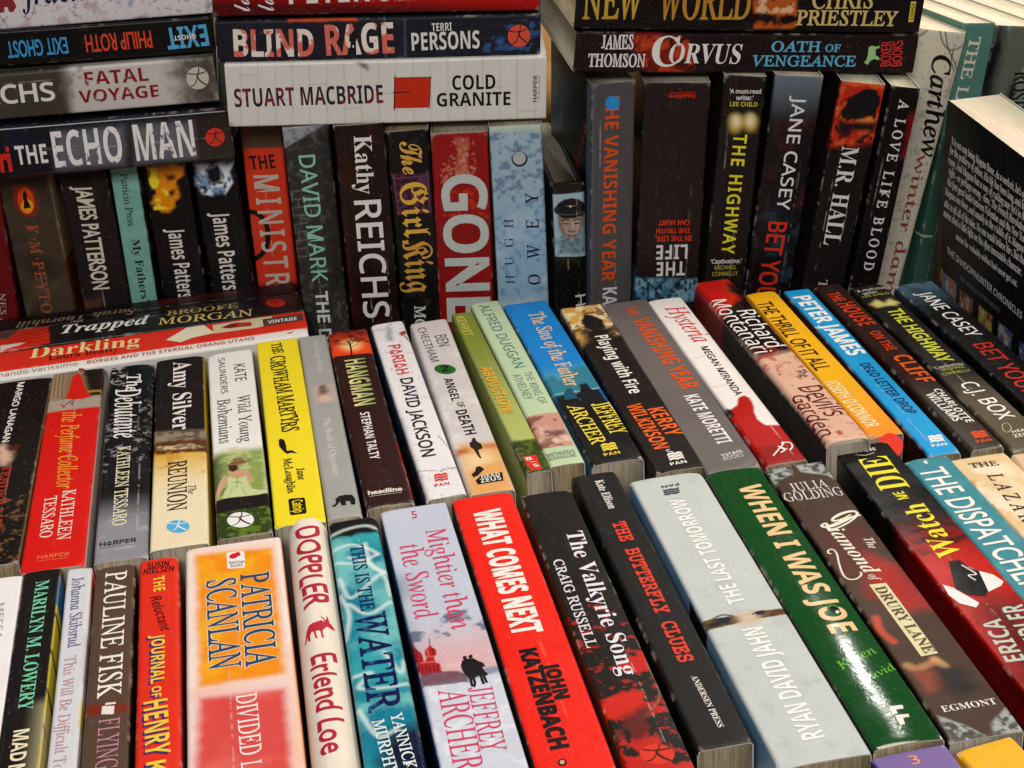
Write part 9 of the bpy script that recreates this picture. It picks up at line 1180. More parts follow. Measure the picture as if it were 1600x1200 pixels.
 m=[('emblem','1c0f0e',[(56.9,.2),(57.9,4.2),(61.7,8),(67.4,9.7),(72.7,9.5),(78.3,8.2),(83.5,5),(86.6,.8),(87.2,-1.9)],{'w':3})],
 a=[('p',[(3.6,-1.2),(3.1,26.5),(17.9,23.9),(18.3,-.6)],'5e4a3e',.5,0,1),('p',[(104.8,-.7),(102.9,26.5),(128.3,26.1),(126.8,-1)],'5a1c18',4,2,1)]),  # brown band near the head is shade on the cover, painted in
dict(label='charcoal stone-textured paperback with mint capitals and a pale knitted triangle', group='books standing upright in the back row', mode='upr',
 O=[19.86,874,230.16], ex=[-0.0061, 0.00097, -0.99998], ey=[0.98767, -0.15643, -0.00618], ez=[-0.15643, -0.98769, -0.0], L=206.16, T=26.03, D=128, st={'c':'3c3a39','page':'t'},
 t=[('author','DAVID MARK','SA','8cc8b8',16.6,7.7,-.4,76.8,9.1,{'ol':.12}),
  ('title','THE DARK','SA','e2e2de',100,8.3,-1.1,51.7,6.8,{'ol':.3})],
 m=[],
 a=[('n',3,.55,.7,'6a6866',.5,None,1),('p',[(-.7,-.7),(.1,23.2),(12.3,-1.1)],'9c9ea2',.5,0,1),('n',1.6,.5,.56,'6a6c72',.7,[(-.7,-.7),(.1,23.2),(12.3,-1.1)],1),('l',[(37.8,-.2),(36.9,10.1)],.25,'8a8886',.6,.5),('l',[(42.7,-.7),(41.9,9.6)],.25,'8a8886',.6,.5),('l',[(47.7,-1.3),(46.8,9)],.25,'8a8886',.6,.5),('l',[(52.7,-1.9),(51.8,8.5)],.25,'8a8886',.6,.5),('l',[(57.8,-2.5),(56.9,7.9)],.25,'8a8886',.6,.5),('l',[(62.8,-3.1),(61.9,7.3)],.25,'8a8886',.6,.5),('l',[(67.9,-3.7),(67,6.8)],.25,'8a8886',.6,.5),('l',[(73,-4.3),(72.1,6.2)],.25,'8a8886',.6,.5),('l',[(78.2,-4.9),(77.3,5.6)],.25,'8a8886',.6,.5),('l',[(38.6,1.2),(43.2,1.4)],.25,'8a8886',.6,.5),('l',[(42.7,4.4),(47.3,4.6)],.25,'8a8886',.6,.5),('l',[(47.8,.5),(52.5,.7)],.25,'8a8886',.6,.5),('l',[(53.5,4.6),(58.2,4.8)],.25,'8a8886',.6,.5),('l',[(57.9,.4),(62.7,.6)],.25,'8a8886',.6,.5),('l',[(63.6,2.7),(68.3,2.9)],.25,'8a8886',.6,.5),('l',[(68.9,-.1),(73.7,.1)],.25,'8a8886',.6,.5),('p',[(5.1,20.9),(3.7,26.7),(98.9,27.6),(98.3,18.3)],'262423',4,1,.7)]),
dict(label='dark plum paperback with white serif first name above large white sans capitals', group='books standing upright in the back row', mode='upr',
 O=[47.93,868,229.76], ex=[-0.01506, 0.00239, -0.99988], ey=[0.98757, -0.15642, -0.01525], ez=[-0.15643, -0.98769, -0.0], L=205.79, T=28.5, D=128, st={'c':'2c1418','page':'t'},
 t=[('author','Kathy','B','eeeaea',6.3,11.2,-1.5,34.3,9.7,{}),
  ('author','REICHS','SA','eceaea',44.7,8.1,-.4,72.6,14.9,{'ol':.3})],
 m=[],
 a=[('n',10,.5,.75,'3c1c22',.9,None,1),('p',[(38.7,-3.7),(38.9,-.1),(118.8,3.7),(118.4,-1.9)],'50141c',3,1,.7)]),
dict(label='black paperback with gold blackletter title and a purple ornament square', group='books standing upright in the back row', mode='upr',
 O=[76.27,863,224.41], ex=[-0.00843, 0.00133, -0.99996], ey=[0.98765, -0.15643, -0.00853], ez=[-0.15643, -0.98769, -0.0], L=200.42, T=23.97, D=128, st={'c':'191412','page':'t','wear':.35},
 t=[('title','The','S','e0ac50',6.4,7.3,1.7,19.2,11.9,{'ol':.15}),
  ('title','Girl','F','e8b44c',30.4,5.3,.3,33.4,15.6,{'ol':.05}),
  ('title','King','F','d8a24a',64.9,4.3,-.2,32.9,16.6,{'ol':.05}),
  ('author','MOLLY','I','dcd8d4',106.6,7.6,-2.6,34.2,6.4,{'ol':.15})],
 m=[],
 a=[('p',[(24.9,2.2),(25.3,21.3),(49.1,21),(48.7,2.7)],'3c2238',.6,.4,1),('n',2,.5,.56,'6a4258',.7,[(24.9,2.2),(25.3,21.3),(49.1,21),(48.7,2.7)],1),('l',[(25.2,1.4),(27.3,4.1),(27.1,19.4),(24.6,21.7)],.5,'7a4a64',.9,.5),('l',[(25.3,2.1),(49.2,3.4)],.5,'7a4a64',.9,.5),('l',[(25.4,21.7),(49.2,21.3)],.5,'7a4a64',.9,.5),('l',[(48.7,2.7),(48.8,21.4)],.5,'7a4a64',.9,.5),('n',4,.6,.68,'3c3838',.7,[(62.8,3),(62.4,27),(108.6,25.6),(107.1,3)],1)]),
dict(label='red paperback with huge pale grey title capitals over a red city skyline', group='books standing upright in the back row', mode='upr',
 O=[100.97,858,221.65], ex=[-0.03437, 0.00544, -0.99939], ey=[0.98709, -0.15634, -0.0348], ez=[-0.15643, -0.98769, -0.0], L=197.77, T=31.86, D=128, st={'c':'981a14','page':'w'},
 t=[('title','GONE','SA','c6ccc8',25.1,5.7,-.2,88.8,23.9,{'ol':1.1})],
 m=[],
 a=[('n',14,.45,.75,'8a1612',.9,None,1),('p',[(3.3,13.8),(2.2,15.3),(3.2,21),(6.5,21.2),(10.2,19.6),(19.6,20.4),(25.3,21.6),(26.2,12.9),(15.6,14),(10,15.7),(6.6,13.7)],'c87460',1,1.5,.6),('n',1.6,.56,.62,'e0907a',.6,[(17.1,3.5),(16,23.4),(28,22.9),(28.9,4.8)],1),('n',2,.56,.62,'d8482c',.6,[(34.2,4.5),(31.4,31.9),(52.7,32.3),(53.6,4.4)],1),('n',1.8,.6,.66,'f0c0a4',.35,[(2.4,11.4),(2.9,23.9),(25.5,24.9),(26.8,8.5)],1)]),
dict(label='pale frosty blue paperback with a round porthole and thin black letters', group='books standing upright in the back row', mode='upr',
 O=[133.15,852,223.47], ex=[-0.01734, 0.00275, -0.99985], ey=[0.98754, -0.15641, -0.01755], ez=[-0.15643, -0.98769, 0.0], L=199.5, T=29.65, D=128, st={'c':'a3bccc','page':'w'},
 t=[('publisher','CENTURY','I','4a5058',11.9,22,-85.9,11.9,2.3,{}),
  ('author','HUGH','I','20262c',94.9,9.9,178.6,40.1,5.2,{'tr':.75}),
  ('author','HOWEY','I','1a2026',113.3,24.9,179.4,73.5,7.2,{'ol':.08,'tr':1})],
 m=[('emblem','3a3c40',[(19.5,20.9),(20.4,20.7),(21.2,20.4),(22,20),(22.6,19.4),(23.2,18.7),(23.6,17.9),(23.8,17.1),(23.8,16.2),(23.7,15.3),(23.4,14.4),(22.9,13.7),(22.3,13),(21.6,12.5),(20.8,12.1),(19.9,11.9),(19,11.8),(18.2,12),(17.3,12.3),(16.6,12.7),(15.9,13.3),(15.4,14),(15,14.8),(14.8,15.7),(14.8,16.5),(14.9,17.4),(15.2,18.2),(15.7,19),(16.3,19.7),(17,20.2),(17.8,20.6),(18.6,20.8)],{}),('emblem','b9bcbc',[(18.9,19.9),(19.6,19.8),(20.3,19.5),(21,19.2),(21.5,18.7),(21.9,18.1),(22.3,17.5),(22.4,16.8),(22.5,16),(22.4,15.3),(22.1,14.6),(21.7,14),(21.2,13.5),(20.6,13.1),(20,12.7),(19.2,12.6),(18.5,12.5),(17.8,12.6),(17.1,12.9),(16.5,13.2),(15.9,13.7),(15.5,14.3),(15.2,14.9),(15,15.6),(15,16.4),(15.1,17.1),(15.3,17.7),(15.7,18.4),(16.2,18.9),(16.8,19.3),(17.4,19.6),(18.2,19.8)],{'z':.1})],
 a=[('n',3,.55,.63,'5e7a98',.75,None,1),('n',18,.5,.75,'d2dade',.8,None,1),('p',[(-.4,0),(-.3,30),(3.4,30.2),(3.3,.2)],'b8ccc0',1,.5,1),('p',[(49.5,-.3),(47.5,32.7),(111.2,31.4),(109.3,-1.3)],'7fb0da',14,2,.5)]),
dict(label='thin black hardback with a blue portrait photo of a man in a peaked cap', group='books standing upright in the back row', mode='upr',
 O=[165.87,848,187.3], ex=[-0.02546, 0.00178, -0.99967], ey=[0.99724, -0.06973, -0.02552], ez=[-0.06976, -0.99756, 0.0], L=163.36, T=19.48, D=128, st={'c':'1c1816','gloss':.2,'page':'w','r':3,'hb':1,'fine':1},
 t=[('author','H','SA','e2e0dc',69.4,12.3,2.1,7,6.1,{})],
 m=[('emblem','c8c0a8',[(14,11.7),(14.2,11.7),(14.3,11.6),(14.4,11.5),(14.5,11.4),(14.6,11.3),(14.6,11.1),(14.6,10.9),(14.6,10.7),(14.6,10.6),(14.6,10.4),(14.5,10.2),(14.4,10.1),(14.3,9.9),(14.1,9.8),(14,9.8),(13.9,9.8),(13.7,9.8),(13.6,9.9),(13.5,9.9),(13.4,10.1),(13.3,10.2),(13.3,10.4),(13.2,10.6),(13.2,10.8),(13.3,10.9),(13.3,11.1),(13.4,11.3),(13.5,11.4),(13.6,11.6),(13.7,11.6),(13.9,11.7)],{})],
 a=[('p',[(6.2,.9),(6.1,19.4),(45.3,19.2),(44.2,1.1)],'a8c4d0',.2,0,1),('n',5,.45,.7,'6c98b0',.8,[(26.4,.4),(25.5,19.1),(45.3,19.2),(44.2,1.1)],1),('p',[(18,3.2),(18.4,18.5),(26.2,18),(31.6,16),(35.3,12.9),(35.4,9.6),(32.4,6.3),(25.9,3.8)],'b29c8c',.4,.1,1),('p',[(18,3.2),(18.2,5.8),(25.3,6.1),(31.7,7.8),(31.5,5.5),(25.1,3.5)],'7c6a60',1.2,.2,.8),('p',[(18.6,16.2),(18.5,18.8),(26.2,18.3),(32.3,15.6),(31.4,14.5),(25.3,16.5)],'6a5a52',1.2,.2,.8),('p',[(29.8,4.5),(32.9,7.8),(34.3,11.1),(33.4,14.1),(29.3,16.8),(25.5,19.1),(43.7,19.2),(43.8,10.5),(41.6,3.1)],'7f98a4',1.6,1.2,1),('n',1.6,.5,.6,'4a6070',.7,[(30.7,4.8),(30.1,16.8),(42.9,18.8),(42.4,3.1)],1),('l',[(22.1,5.8),(21.7,8),(22.4,9.8)],.7,'2c2422',.95,.35),('l',[(22.6,12.4),(22,14.3),(22.6,16.5)],.7,'2c2422',.95,.35),('l',[(24.1,6.5),(24.4,9.4)],.6,'241e1e',.9,.35),('l',[(24.6,12.8),(24.7,15.8)],.6,'241e1e',.9,.35),('l',[(23.7,10.6),(27.6,10.1),(28.7,9.3)],.4,'8a7466',.8,.4),('l',[(28.9,9.3),(29.6,11.2),(29,13.1)],.5,'5e4a42',.9,.35),('l',[(31.4,8.5),(32.2,11.1),(31.6,13.8)],.6,'6a3c36',.9,.35),('l',[(23.8,11.7),(27.7,12)],.5,'d2beae',.8,.4),('p',[(15.1,1.1),(11.5,3.8),(9.4,7.5),(9,11.6),(10.1,15.6),(12.6,18.6),(16.2,19.6),(18.5,19.2),(18.9,14),(18.7,6.6),(17.9,1.8)],'1a181c',.3,.1,1),('p',[(18,2.9),(17.9,7.3),(17.8,15.9),(18.1,19.2),(20.4,18.1),(21.4,12.1),(20.9,5.8)],'0e0d10',.3,.1,1),('l',[(17.5,2.1),(19,10.3),(18.1,19.2)],.4,'5a5862',.9,.3),('l',[(13.7,8.2),(13.8,13.3)],.3,'8a8478',.9,.3)]),
dict(label='grey paperback standing upright with orange title and a blue round sticker', group='books standing upright in the back row', mode='upr',
 O=[190.58,842,244.07], ex=[-0.04812, 0.0, -0.99884], ey=[0.99884, 0.0, -0.04812], ez=[0.0, -1.0, -0.0], L=220.33, T=25.12, D=108, st={'c':'595657','lc':'120f10','page':'w','wear':.5},
 t=[('title','THE VANISHING YEAR','SB','e85a20',7.3,7.7,-.5,110.5,8,{}),
  ('author','KATE','SB','e4e0e0',121.8,7.6,-.4,20.4,8.5,{})],
 m=[('sticker','3c98dc',[(11.5,16),(12.3,15.9),(13.1,15.7),(13.8,15.3),(14.3,14.8),(14.8,14.2),(15.2,13.4),(15.4,12.7),(15.4,11.8),(15.2,11),(14.9,10.2),(14.5,9.5),(13.9,8.8),(13.3,8.3),(12.5,7.9),(11.7,7.7),(10.9,7.6),(10.1,7.6),(9.3,7.9),(8.6,8.2),(8,8.8),(7.5,9.4),(7.2,10.1),(7,10.9),(7,11.7),(7.1,12.5),(7.4,13.3),(7.8,14.1),(8.4,14.7),(9.1,15.2),(9.8,15.6),(10.6,15.9)],{'z':.15})],
 a=[('p',[(0,-10),(0,0),(220,0),(220,-14)],'667486',3,1,.9,'s'),('p',[(26,-12),(32,-12),(34,-18),(28,-18)],'8a4030',.8,0,1,'s'),('p',[(35,-19),(41,-19),(43,-25),(37,-25)],'8a4030',.8,0,1,'s'),('p',[(44,-26),(50,-26),(52,-32),(46,-32)],'8a4030',.8,0,1,'s'),('p',[(53,-33),(59,-33),(61,-39),(55,-39)],'8a4030',.8,0,1,'s'),('p',[(62,-40),(68,-40),(70,-46),(64,-46)],'8a4030',.8,0,1,'s')]),
dict(label='wide dark brown paperback with upside-down white and red lettering', group='books standing upright in the back row', mode='upr',
 O=[218.83,836,243.6], ex=[-0.07102, 0.00998, -0.99742], ey=[0.98772, -0.13881, -0.07172], ez=[-0.13917, -0.99027, 0.0], L=220.17, T=36.87, D=128, st={'c':'352a28','lc':'0f1820','page':'w','wear':.3},
 t=[('publisher','headline','SB','d8402c',6.3,28.4,-89.2,14.6,2.7,{}),
  ('title','CAN HURT','SA','d8462e',80.4,29.7,-89.8,17.7,2.9,{'ol':.15}),
  ('title','THE TRUTH','SA','d8462e',85.3,30.3,-89.3,19.6,2.9,{'ol':.15}),
  ('title','IN THE LIFE,','SA','d8462e',90,31.4,-89.6,21.1,3.1,{'ol':.15}),
  ('title','LIFE','SB','e4e2de',95.3,29.4,-88.6,18.2,8.9,{}),
  ('title','THE','SB','e4e2de',105.8,28.6,-88.4,16.6,8.8,{})],
 m=[('publisher','d8402c',[(5.5,28.4),(5.7,13.8)],{'w':.3})],
 a=[('p',[(115,-30),(112,-2),(150,-2),(150,-30)],'4a7c98',4,3,.8,'s'),('p',[(116,-.8),(117.2,38.7),(131,37.6),(130.6,-2.1)],'4a7c98',1.5,1,1),('n',6,.45,.6,'8ab4c8',.7,[(116,-.8),(117.2,38.7),(131,37.6),(130.6,-2.1)],1),('n',2.5,.55,.62,'14202a',.9,[(116,-.8),(117.2,38.7),(131,37.6),(130.6,-2.1)],1),('l',[(115.2,2.9),(121.3,9.9),(127.5,14.8)],.7,'14181c',.95,.5),('l',[(114.7,35.9),(117.9,26.3),(123.5,22.1)],.7,'14181c',.95,.5),('l',[(130.7,8.1),(120.5,7.6)],.7,'14181c',.95,.5),('l',[(117,18),(121,13.7)],.7,'14181c',.95,.5)]),
dict(label='upright black-brown paperback with bright yellow title and two soft yellow lights', group='books standing upright in the back row', mode='upr',
 O=[262.8,829.99,244.44], ex=[-0.09911, 0.0157, -0.99495], ey=[0.9827, -0.15564, -0.10035], ez=[-0.15643, -0.98769, -0.0], L=221.56, T=23.63, D=128, st={'c':'2e2523','page':'w'},
 t=[('quote',"'A must-read",'SA','eae6e0',10.2,3.8,92.9,17.4,2.5,{'ol':.08}),
  ('quote',"writer.'",'SA','eae6e0',13.7,7.7,92.8,9.6,2.5,{'ol':.08}),
  ('quote','LEE CHILD','SA','dcc852',17.4,4.7,92.4,15.2,2.4,{'ol':.08}),
  ('title','THE HIGHWAY','SA','ece03c',33.5,8.7,-.2,71.2,7.2,{'ol':.25,'tr':.12}),
  ('quote',"'Captivating.'",'SA','eae6e0',111.5,2.7,93.5,17.9,2.6,{'ol':.08}),
  ('quote','MICHAEL','SA','dcc852',115.2,5.3,93.3,12.7,2.6,{}),
  ('quote','CONNELLY','SA','dcc852',119.3,4.2,93.8,15,2.6,{})],
 m=[],
 a=[('p',[(26.7,13),(28.2,13),(29.6,12.5),(30.7,11.8),(31.4,10.7),(31.7,9.5),(31.5,8.3),(30.8,7.1),(29.8,6.1),(28.5,5.4),(27,5.1),(25.5,5.2),(24.2,5.6),(23.1,6.3),(22.4,7.4),(22.1,8.6),(22.3,9.8),(22.9,11),(24,12),(25.3,12.7)],'d8b850',3,1,1),('p',[(26.1,20.9),(27.6,20.8),(29,20.4),(30.1,19.7),(30.8,18.6),(31.1,17.4),(30.9,16.2),(30.2,15),(29.2,14),(27.9,13.3),(26.4,13),(24.9,13),(23.5,13.4),(22.5,14.2),(21.8,15.2),(21.5,16.4),(21.7,17.7),(22.3,18.8),(23.4,19.8),(24.7,20.5)],'d8b850',3,1,1),('p',[(25.7,11.1),(26.6,11.1),(27.4,10.9),(28.1,10.5),(28.5,9.9),(28.7,9.2),(28.6,8.6),(28.2,7.9),(27.5,7.4),(26.7,7),(25.8,6.8),(24.9,6.8),(24.1,7),(23.4,7.4),(23,8),(22.8,8.6),(22.9,9.3),(23.3,10),(24,10.5),(24.8,10.9)],'f6ecc4',3,0,1),('p',[(25.1,19),(26,18.9),(26.8,18.7),(27.5,18.3),(27.9,17.8),(28.1,17.1),(28,16.4),(27.6,15.8),(26.9,15.2),(26.1,14.8),(25.2,14.6),(24.3,14.7),(23.5,14.9),(22.8,15.3),(22.4,15.8),(22.2,16.5),(22.3,17.2),(22.7,17.8),(23.4,18.4),(24.2,18.8)],'f6ecc4',3,0,1)]),
dict(label='upright dark smoky paperback with steel-blue top, white author then red title', group='books standing upright in the back row', mode='upr',
 O=[290.26,823.98,243.2], ex=[-0.12769, 0.02022, -0.99161], ey=[0.9794, -0.15512, -0.12929], ez=[-0.15643, -0.98769, 0.0], L=221.06, T=26.8, D=128, st={'c':'241c1f','gloss':.25,'page':'w'},
 t=[('author','JANE CASEY','SA','efecec',11.3,11.2,.2,66.5,7.4,{'ol':.1}),
  ('title','BET YOUR','SA','dc3e30',85.4,8.3,-1.3,55.9,10.6,{'ol':.25})],
 m=[],
 a=[('g',[(.6,9.9),(29.6,12.4)],'6a7680','241c1f',[(-2.2,-3),(-4.2,28.8),(32.1,32.8),(34.1,.4)],4),('n',14,.5,.72,'4c2c30',.8,[(26.5,2.9),(21.3,29.2),(77.8,32.5),(79.4,4.9)],1),('n',9,.5,.7,'34424a',.8,[(79.7,-.6),(78,29.6),(125.8,28.5),(127.3,2.1)],1)]),
dict(label='upright black paperback with a red and orange scene of a dark head', group='books standing upright in the back row', mode='upr',
 O=[325.98,816.96,237.41], ex=[-0.15526, 0.02738, -0.98749], ey=[0.97249, -0.17148, -0.15765], ez=[-0.17365, -0.98481, 0.0], L=216.12, T=24.54, D=128, st={'c':'261c1a','page':'w','fine':1},
 t=[('author','M.R. HALL','B','eceaea',36.6,7.5,.1,59.5,9.7,{'ol':-.02}),
  ('title','THE','I','d8d4d0',118,9.4,3.1,17.5,4.9,{})],
 m=[],
 a=[('p',[(.6,-2),(-2.7,26.1),(33.6,27),(37.5,-2.2)],'c0381c',3,2.5,1),('n',6,.5,.62,'e0602c',.8,[(.6,-2),(-2.7,26.1),(33.6,27),(37.5,-2.2)],1),('p',[(19.1,3.7),(13.9,3.5),(8.6,5.3),(5,9.7),(2.6,15),(3.6,19.8),(7.7,22.8),(12.1,23.3),(15.9,22.3),(19.6,22),(18.5,18.1),(21.7,14.8),(20.7,9.8),(23.2,7.4)],'160e0c',.5,1.2,1),('l',[(11.4,7.3),(16.2,3.2),(21.4,2)],.5,'160e0c',1,.5),('l',[(8.6,6),(11.9,1.6)],.4,'160e0c',1,.5),('l',[(17.4,5.6),(23.6,3.1)],.4,'160e0c',1,.5),('p',[(21.2,12.1),(18.3,20.2),(21.8,22.4),(24.1,13.4)],'f0904c',1,.5,.8),('p',[(22.8,3),(21.7,23.1),(26.2,22.6),(28.4,3.3)],'301410',2,1.5,1),('n',3,.55,.63,'1c0e0c',.9,[(25,-.9),(24.3,27.3),(39.2,27.4),(41.9,-1.4)],1)]),
dict(label='slim upright black paperback with widely spaced white small capitals', group='books standing upright in the back row', mode='upr',
 O=[352.63,810.98,233.28], ex=[-0.16063, 0.02544, -0.98669], ey=[0.97454, -0.15435, -0.16263], ez=[-0.15643, -0.98769, -0.0], L=212.1, T=16.59, D=128, st={'c':'211719','page':'w'},
 t=[('title','A LOVE LIKE BLOOD','I','e6e2e2',7,6,0,102,5.7,{'ol':.15,'tr':.22})],
 m=[],
 a=[('p',[(15.3,14.3),(12,18),(37.2,19.1),(40.7,13.9)],'8a2420',3,1.5,1)]),
dict(label='cream paperback with black handwritten word over thin red lower-case lettering, leaning right', group='books standing upright in the back row', mode='upr',
 O=[382.94,846.03,254.04], ex=[-0.22581, -0.02373, -0.97388], ey=[0.96855, 0.1018, -0.22705], ez=[0.10453, -0.99452, -0.0], L=236.21, T=33.91, D=128, st={'c':'d8d2c2','page':'b','r':6,'bow':1.5},
 t=[('title','Carthew','I','231e22',12.8,12.4,8.7,60,13.7,{'sh':.3,'ol':.3}),
  ('author','Natasha','I','a8a298',22.5,28.3,1.9,14.3,3,{}),
  ('title','winter damage','I','a04a50',71.5,19.5,1.4,115,8,{'ol':.15})],
 m=[],
 a=[('n',12,.5,.72,'dcd2b8',.8,None,1),('n',2.5,.64,.69,'8a847c',.5,None,1),('l',[(-.1,16.2),(9.4,21.2),(17.9,29),(24.2,34.4)],.5,'3c3640',.9,.5),('l',[(-.1,12.8),(5.1,15.6),(9.4,20.4),(10.1,24.9),(7.3,30.9)],.5,'3c3640',.9,.5),('l',[(-.2,5.5),(3,3.1),(5.1,.3)],.5,'3c3640',.9,.5),('l',[(10.1,24.9),(16.4,25.5),(21.7,29.3)],.5,'3c3640',.9,.5),('l',[(-.3,33.3),(109.8,33.9),(152.1,33.8)],1.2,'e6dcb0',.9,.4)]),
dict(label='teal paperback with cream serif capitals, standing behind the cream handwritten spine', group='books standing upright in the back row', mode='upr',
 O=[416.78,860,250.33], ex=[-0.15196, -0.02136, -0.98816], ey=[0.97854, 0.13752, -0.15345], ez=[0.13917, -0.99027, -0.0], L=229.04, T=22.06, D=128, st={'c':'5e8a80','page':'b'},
 t=[('title','THE LOST','I','e4e2cc',7.9,5.8,-2.8,60.5,7.4,{'ol':.2})],
 m=[],
 a=[('n',8,.5,.7,'6a9488',.5,None,1),('g',[(58.6,19.5),(82.2,7)],'5e8a80','3c5a50',[(68.2,-14),(68.5,40.1),(174.1,37.3),(172.2,-9.8)],3),('l',[(130,-7.4),(130.4,6.9)],.4,'cfe0cc',1,.5)]),  # gradient paints the shade between neighbouring books into the lower half
dict(label='murky green paperback with thin black capitals, cut by the right edge', group='books standing upright in the back row', mode='upr',
 O=[441.25,867.99,244.64], ex=[-0.17831, -0.02506, -0.98366], ey=[0.97408, 0.1369, -0.18006], ez=[0.13917, -0.99027, 0.0], L=224.31, T=37.48, D=128, st={'c':'6c7468','page':'b'},
 t=[('title','ROSE','I','1c1c1a',27.1,20.3,4.6,23.4,10.9,{'ol':.15})],
 m=[],
 a=[('n',12,.42,.6,'262e26',1,None,.25),('n',9,.55,.7,'9aa898',.7,None,.25),('p',[(-1,-1.1),(-.6,6.2),(50.1,7.8),(48.3,-.5)],'141814',6,1,1)]),
dict(label='white paperback speckled with blue and rust marks, topmost of the left stack', group='books lying in stacks on top of the back row', mode='stk',
 O=[-206.98,897.45,296.99], ex=[0.99962, -0.01745, -0.02149], ey=[0.02149, -0.00038, 0.99977], ez=[-0.01745, -0.99985, 0.0], L=198, T=28.59, D=126, st={'c':'dcd8da','page':'w'},
 t=[('title','fractured','BI','26264e',98.1,12.1,1.3,58,15.8,{})],
 m=[('emblem','93343a',[(85.4,16.1),(94.1,16.1),(95.4,11.9),(92.9,9),(91,9.5),(90.7,11.9),(89,12.1),(88.6,9.4),(84.2,9)],{})],
 a=[('n',5,.58,.68,'8a94b8',.8,[(139.2,25.6),(202.4,27.8),(199.1,.3),(141.8,-2.2)],1),('n',9,.6,.7,'b07a80',.5,None,1),('l',[(85.9,7.5),(88.9,1.4)],.3,'8a8078',1,.5),('n',1.6,.68,.71,'9a6a6a',.8,None,1)]),
dict(label='black paperback upside down in the left stack, light blue and orange-red lettering', group='books lying in stacks on top of the back row', mode='stk',
 O=[-208.11,893.45,279.16], ex=[0.99934, -0.01744, -0.03191], ey=[0.0319, -0.00056, 0.99949], ez=[-0.01745, -0.99985, -0.0], L=198, T=19.06, D=126, st={'c':'171110','page':'t','wear':.4},
 t=[('title','EXIT','SB','5cb0dc',194.5,15.3,-178.2,22.4,11.8,{'ol':.05}),
  ('title','GHOST','SB','eceae4',188.2,10.5,-178.2,12,2.6,{'z':.12}),
  ('author','PHILIP ROTH','P','e05238',164.3,13.9,-179.8,35.2,9.3,{'ol':.12}),
  ('title_repeat','EXIT GHOST','P','4aa0dc',119.3,13.6,-179.4,31.7,8.9,{'ol':.12})],
 m=[],
 a=[]),
dict(label='pale paperback with dark grey ends and maroon stencil capitals in the left stack', group='books lying in stacks on top of the back row', mode='stk',
 O=[-210.4,891.45,249.4], ex=[0.99959, -0.01745, -0.02249], ey=[0.02248, -0.00039, 0.99975], ez=[-0.01745, -0.99985, -0.0], L=198, T=25.55, D=126, st={'c':'c9c5c0','page':'t'},
 t=[('author','REICHS','SA','e9e6e0',59.2,9.7,-1,50.9,9.9,{'ol':.35}),
  ('title','FATAL','SB','8e2434',127.5,15.2,-.1,34.2,7.5,{'ds':('c9c5c0',.66,2.5)}),
  ('title','VOYAGE','SB','8e2434',123,5.9,-.2,43,6.9,{'ds':('c9c5c0',.66,2.5)})],
 m=[('emblem','cac8be',[(194.2,13.8),(193.9,12.6),(193.4,11.4),(192.7,10.4),(191.9,9.5),(190.8,8.8),(189.7,8.3),(188.5,8.1),(187.3,8.1),(186.2,8.3),(185.1,8.7),(184.1,9.4),(183.3,10.3),(182.6,11.3),(182.2,12.4),(182,13.6),(182.1,14.8),(182.3,16.1),(182.8,17.2),(183.5,18.2),(184.4,19.1),(185.4,19.8),(186.5,20.3),(187.7,20.5),(188.9,20.6),(190.1,20.3),(191.2,19.9),(192.1,19.2),(192.9,18.4),(193.6,17.4),(194,16.2),(194.2,15)],{}),('emblem_mark','2e2a28',[(183.2,17.4),(186.6,16.7),(190.3,17),(193,17.8)],{'z':.12,'w':.55}),('emblem_mark','2e2a28',[(189.6,20.2),(188.4,15.6),(186.2,11.3),(183.9,10.1)],{'z':.14,'w':.5}),('emblem_mark','2e2a28',[(187.7,15.9),(189.4,12.6),(192.2,10.2)],{'z':.16,'w':.75})],
 a=[('g',[(113.4,10.7),(124.8,10.8)],'4a4540','c9c5c0',[(17.7,29.5),(123,34.7),(118.4,-7.9),(9.8,-8.9)],4),('p',[(17,26.1),(111.5,30.4),(110.1,-3.5),(10.9,-3.5)],'4a4540',9,2,1),('p',[(176.6,30.3),(204.5,31.6),(200.3,-4.3),(178.4,-4.1)],'56504a',10,5,1),('n',5,.5,.65,'6e6862',.6,[(114.6,28.4),(128,27.3),(123.1,-4.7),(111.1,-3.6)],1)]),
dict(label='thick blue-black paperback with glowing white capitals, bottom of the left stack', group='books lying in stacks on top of the back row', mode='stk',
 O=[-206.18,887.45,217.23], ex=[0.99945, -0.01745, -0.02806], ey=[0.02806, -0.00049, 0.99961], ez=[-0.01745, -0.99985, 0.0], L=198, T=30.2, D=126, st={'c':'1d1a22','gloss':.2,'page':'t','r':2.5},
 t=[('author','Montanari','P','dc3a34',32.1,5.2,-.4,44.1,14.5,{'ol':.5}),
  ('title','THE','SB','ecebe9',79.5,8,-.1,16.9,10.9,{}),
  ('title','ECHO','SB','f0efee',99.7,4.7,0,37.4,20.9,{'ds':('3a3a46',.64,3)}),
  ('title','MAN','SB','f0efee',144.1,4.4,.1,32.9,21,{'ds':('3a3a46',.64,3)})],
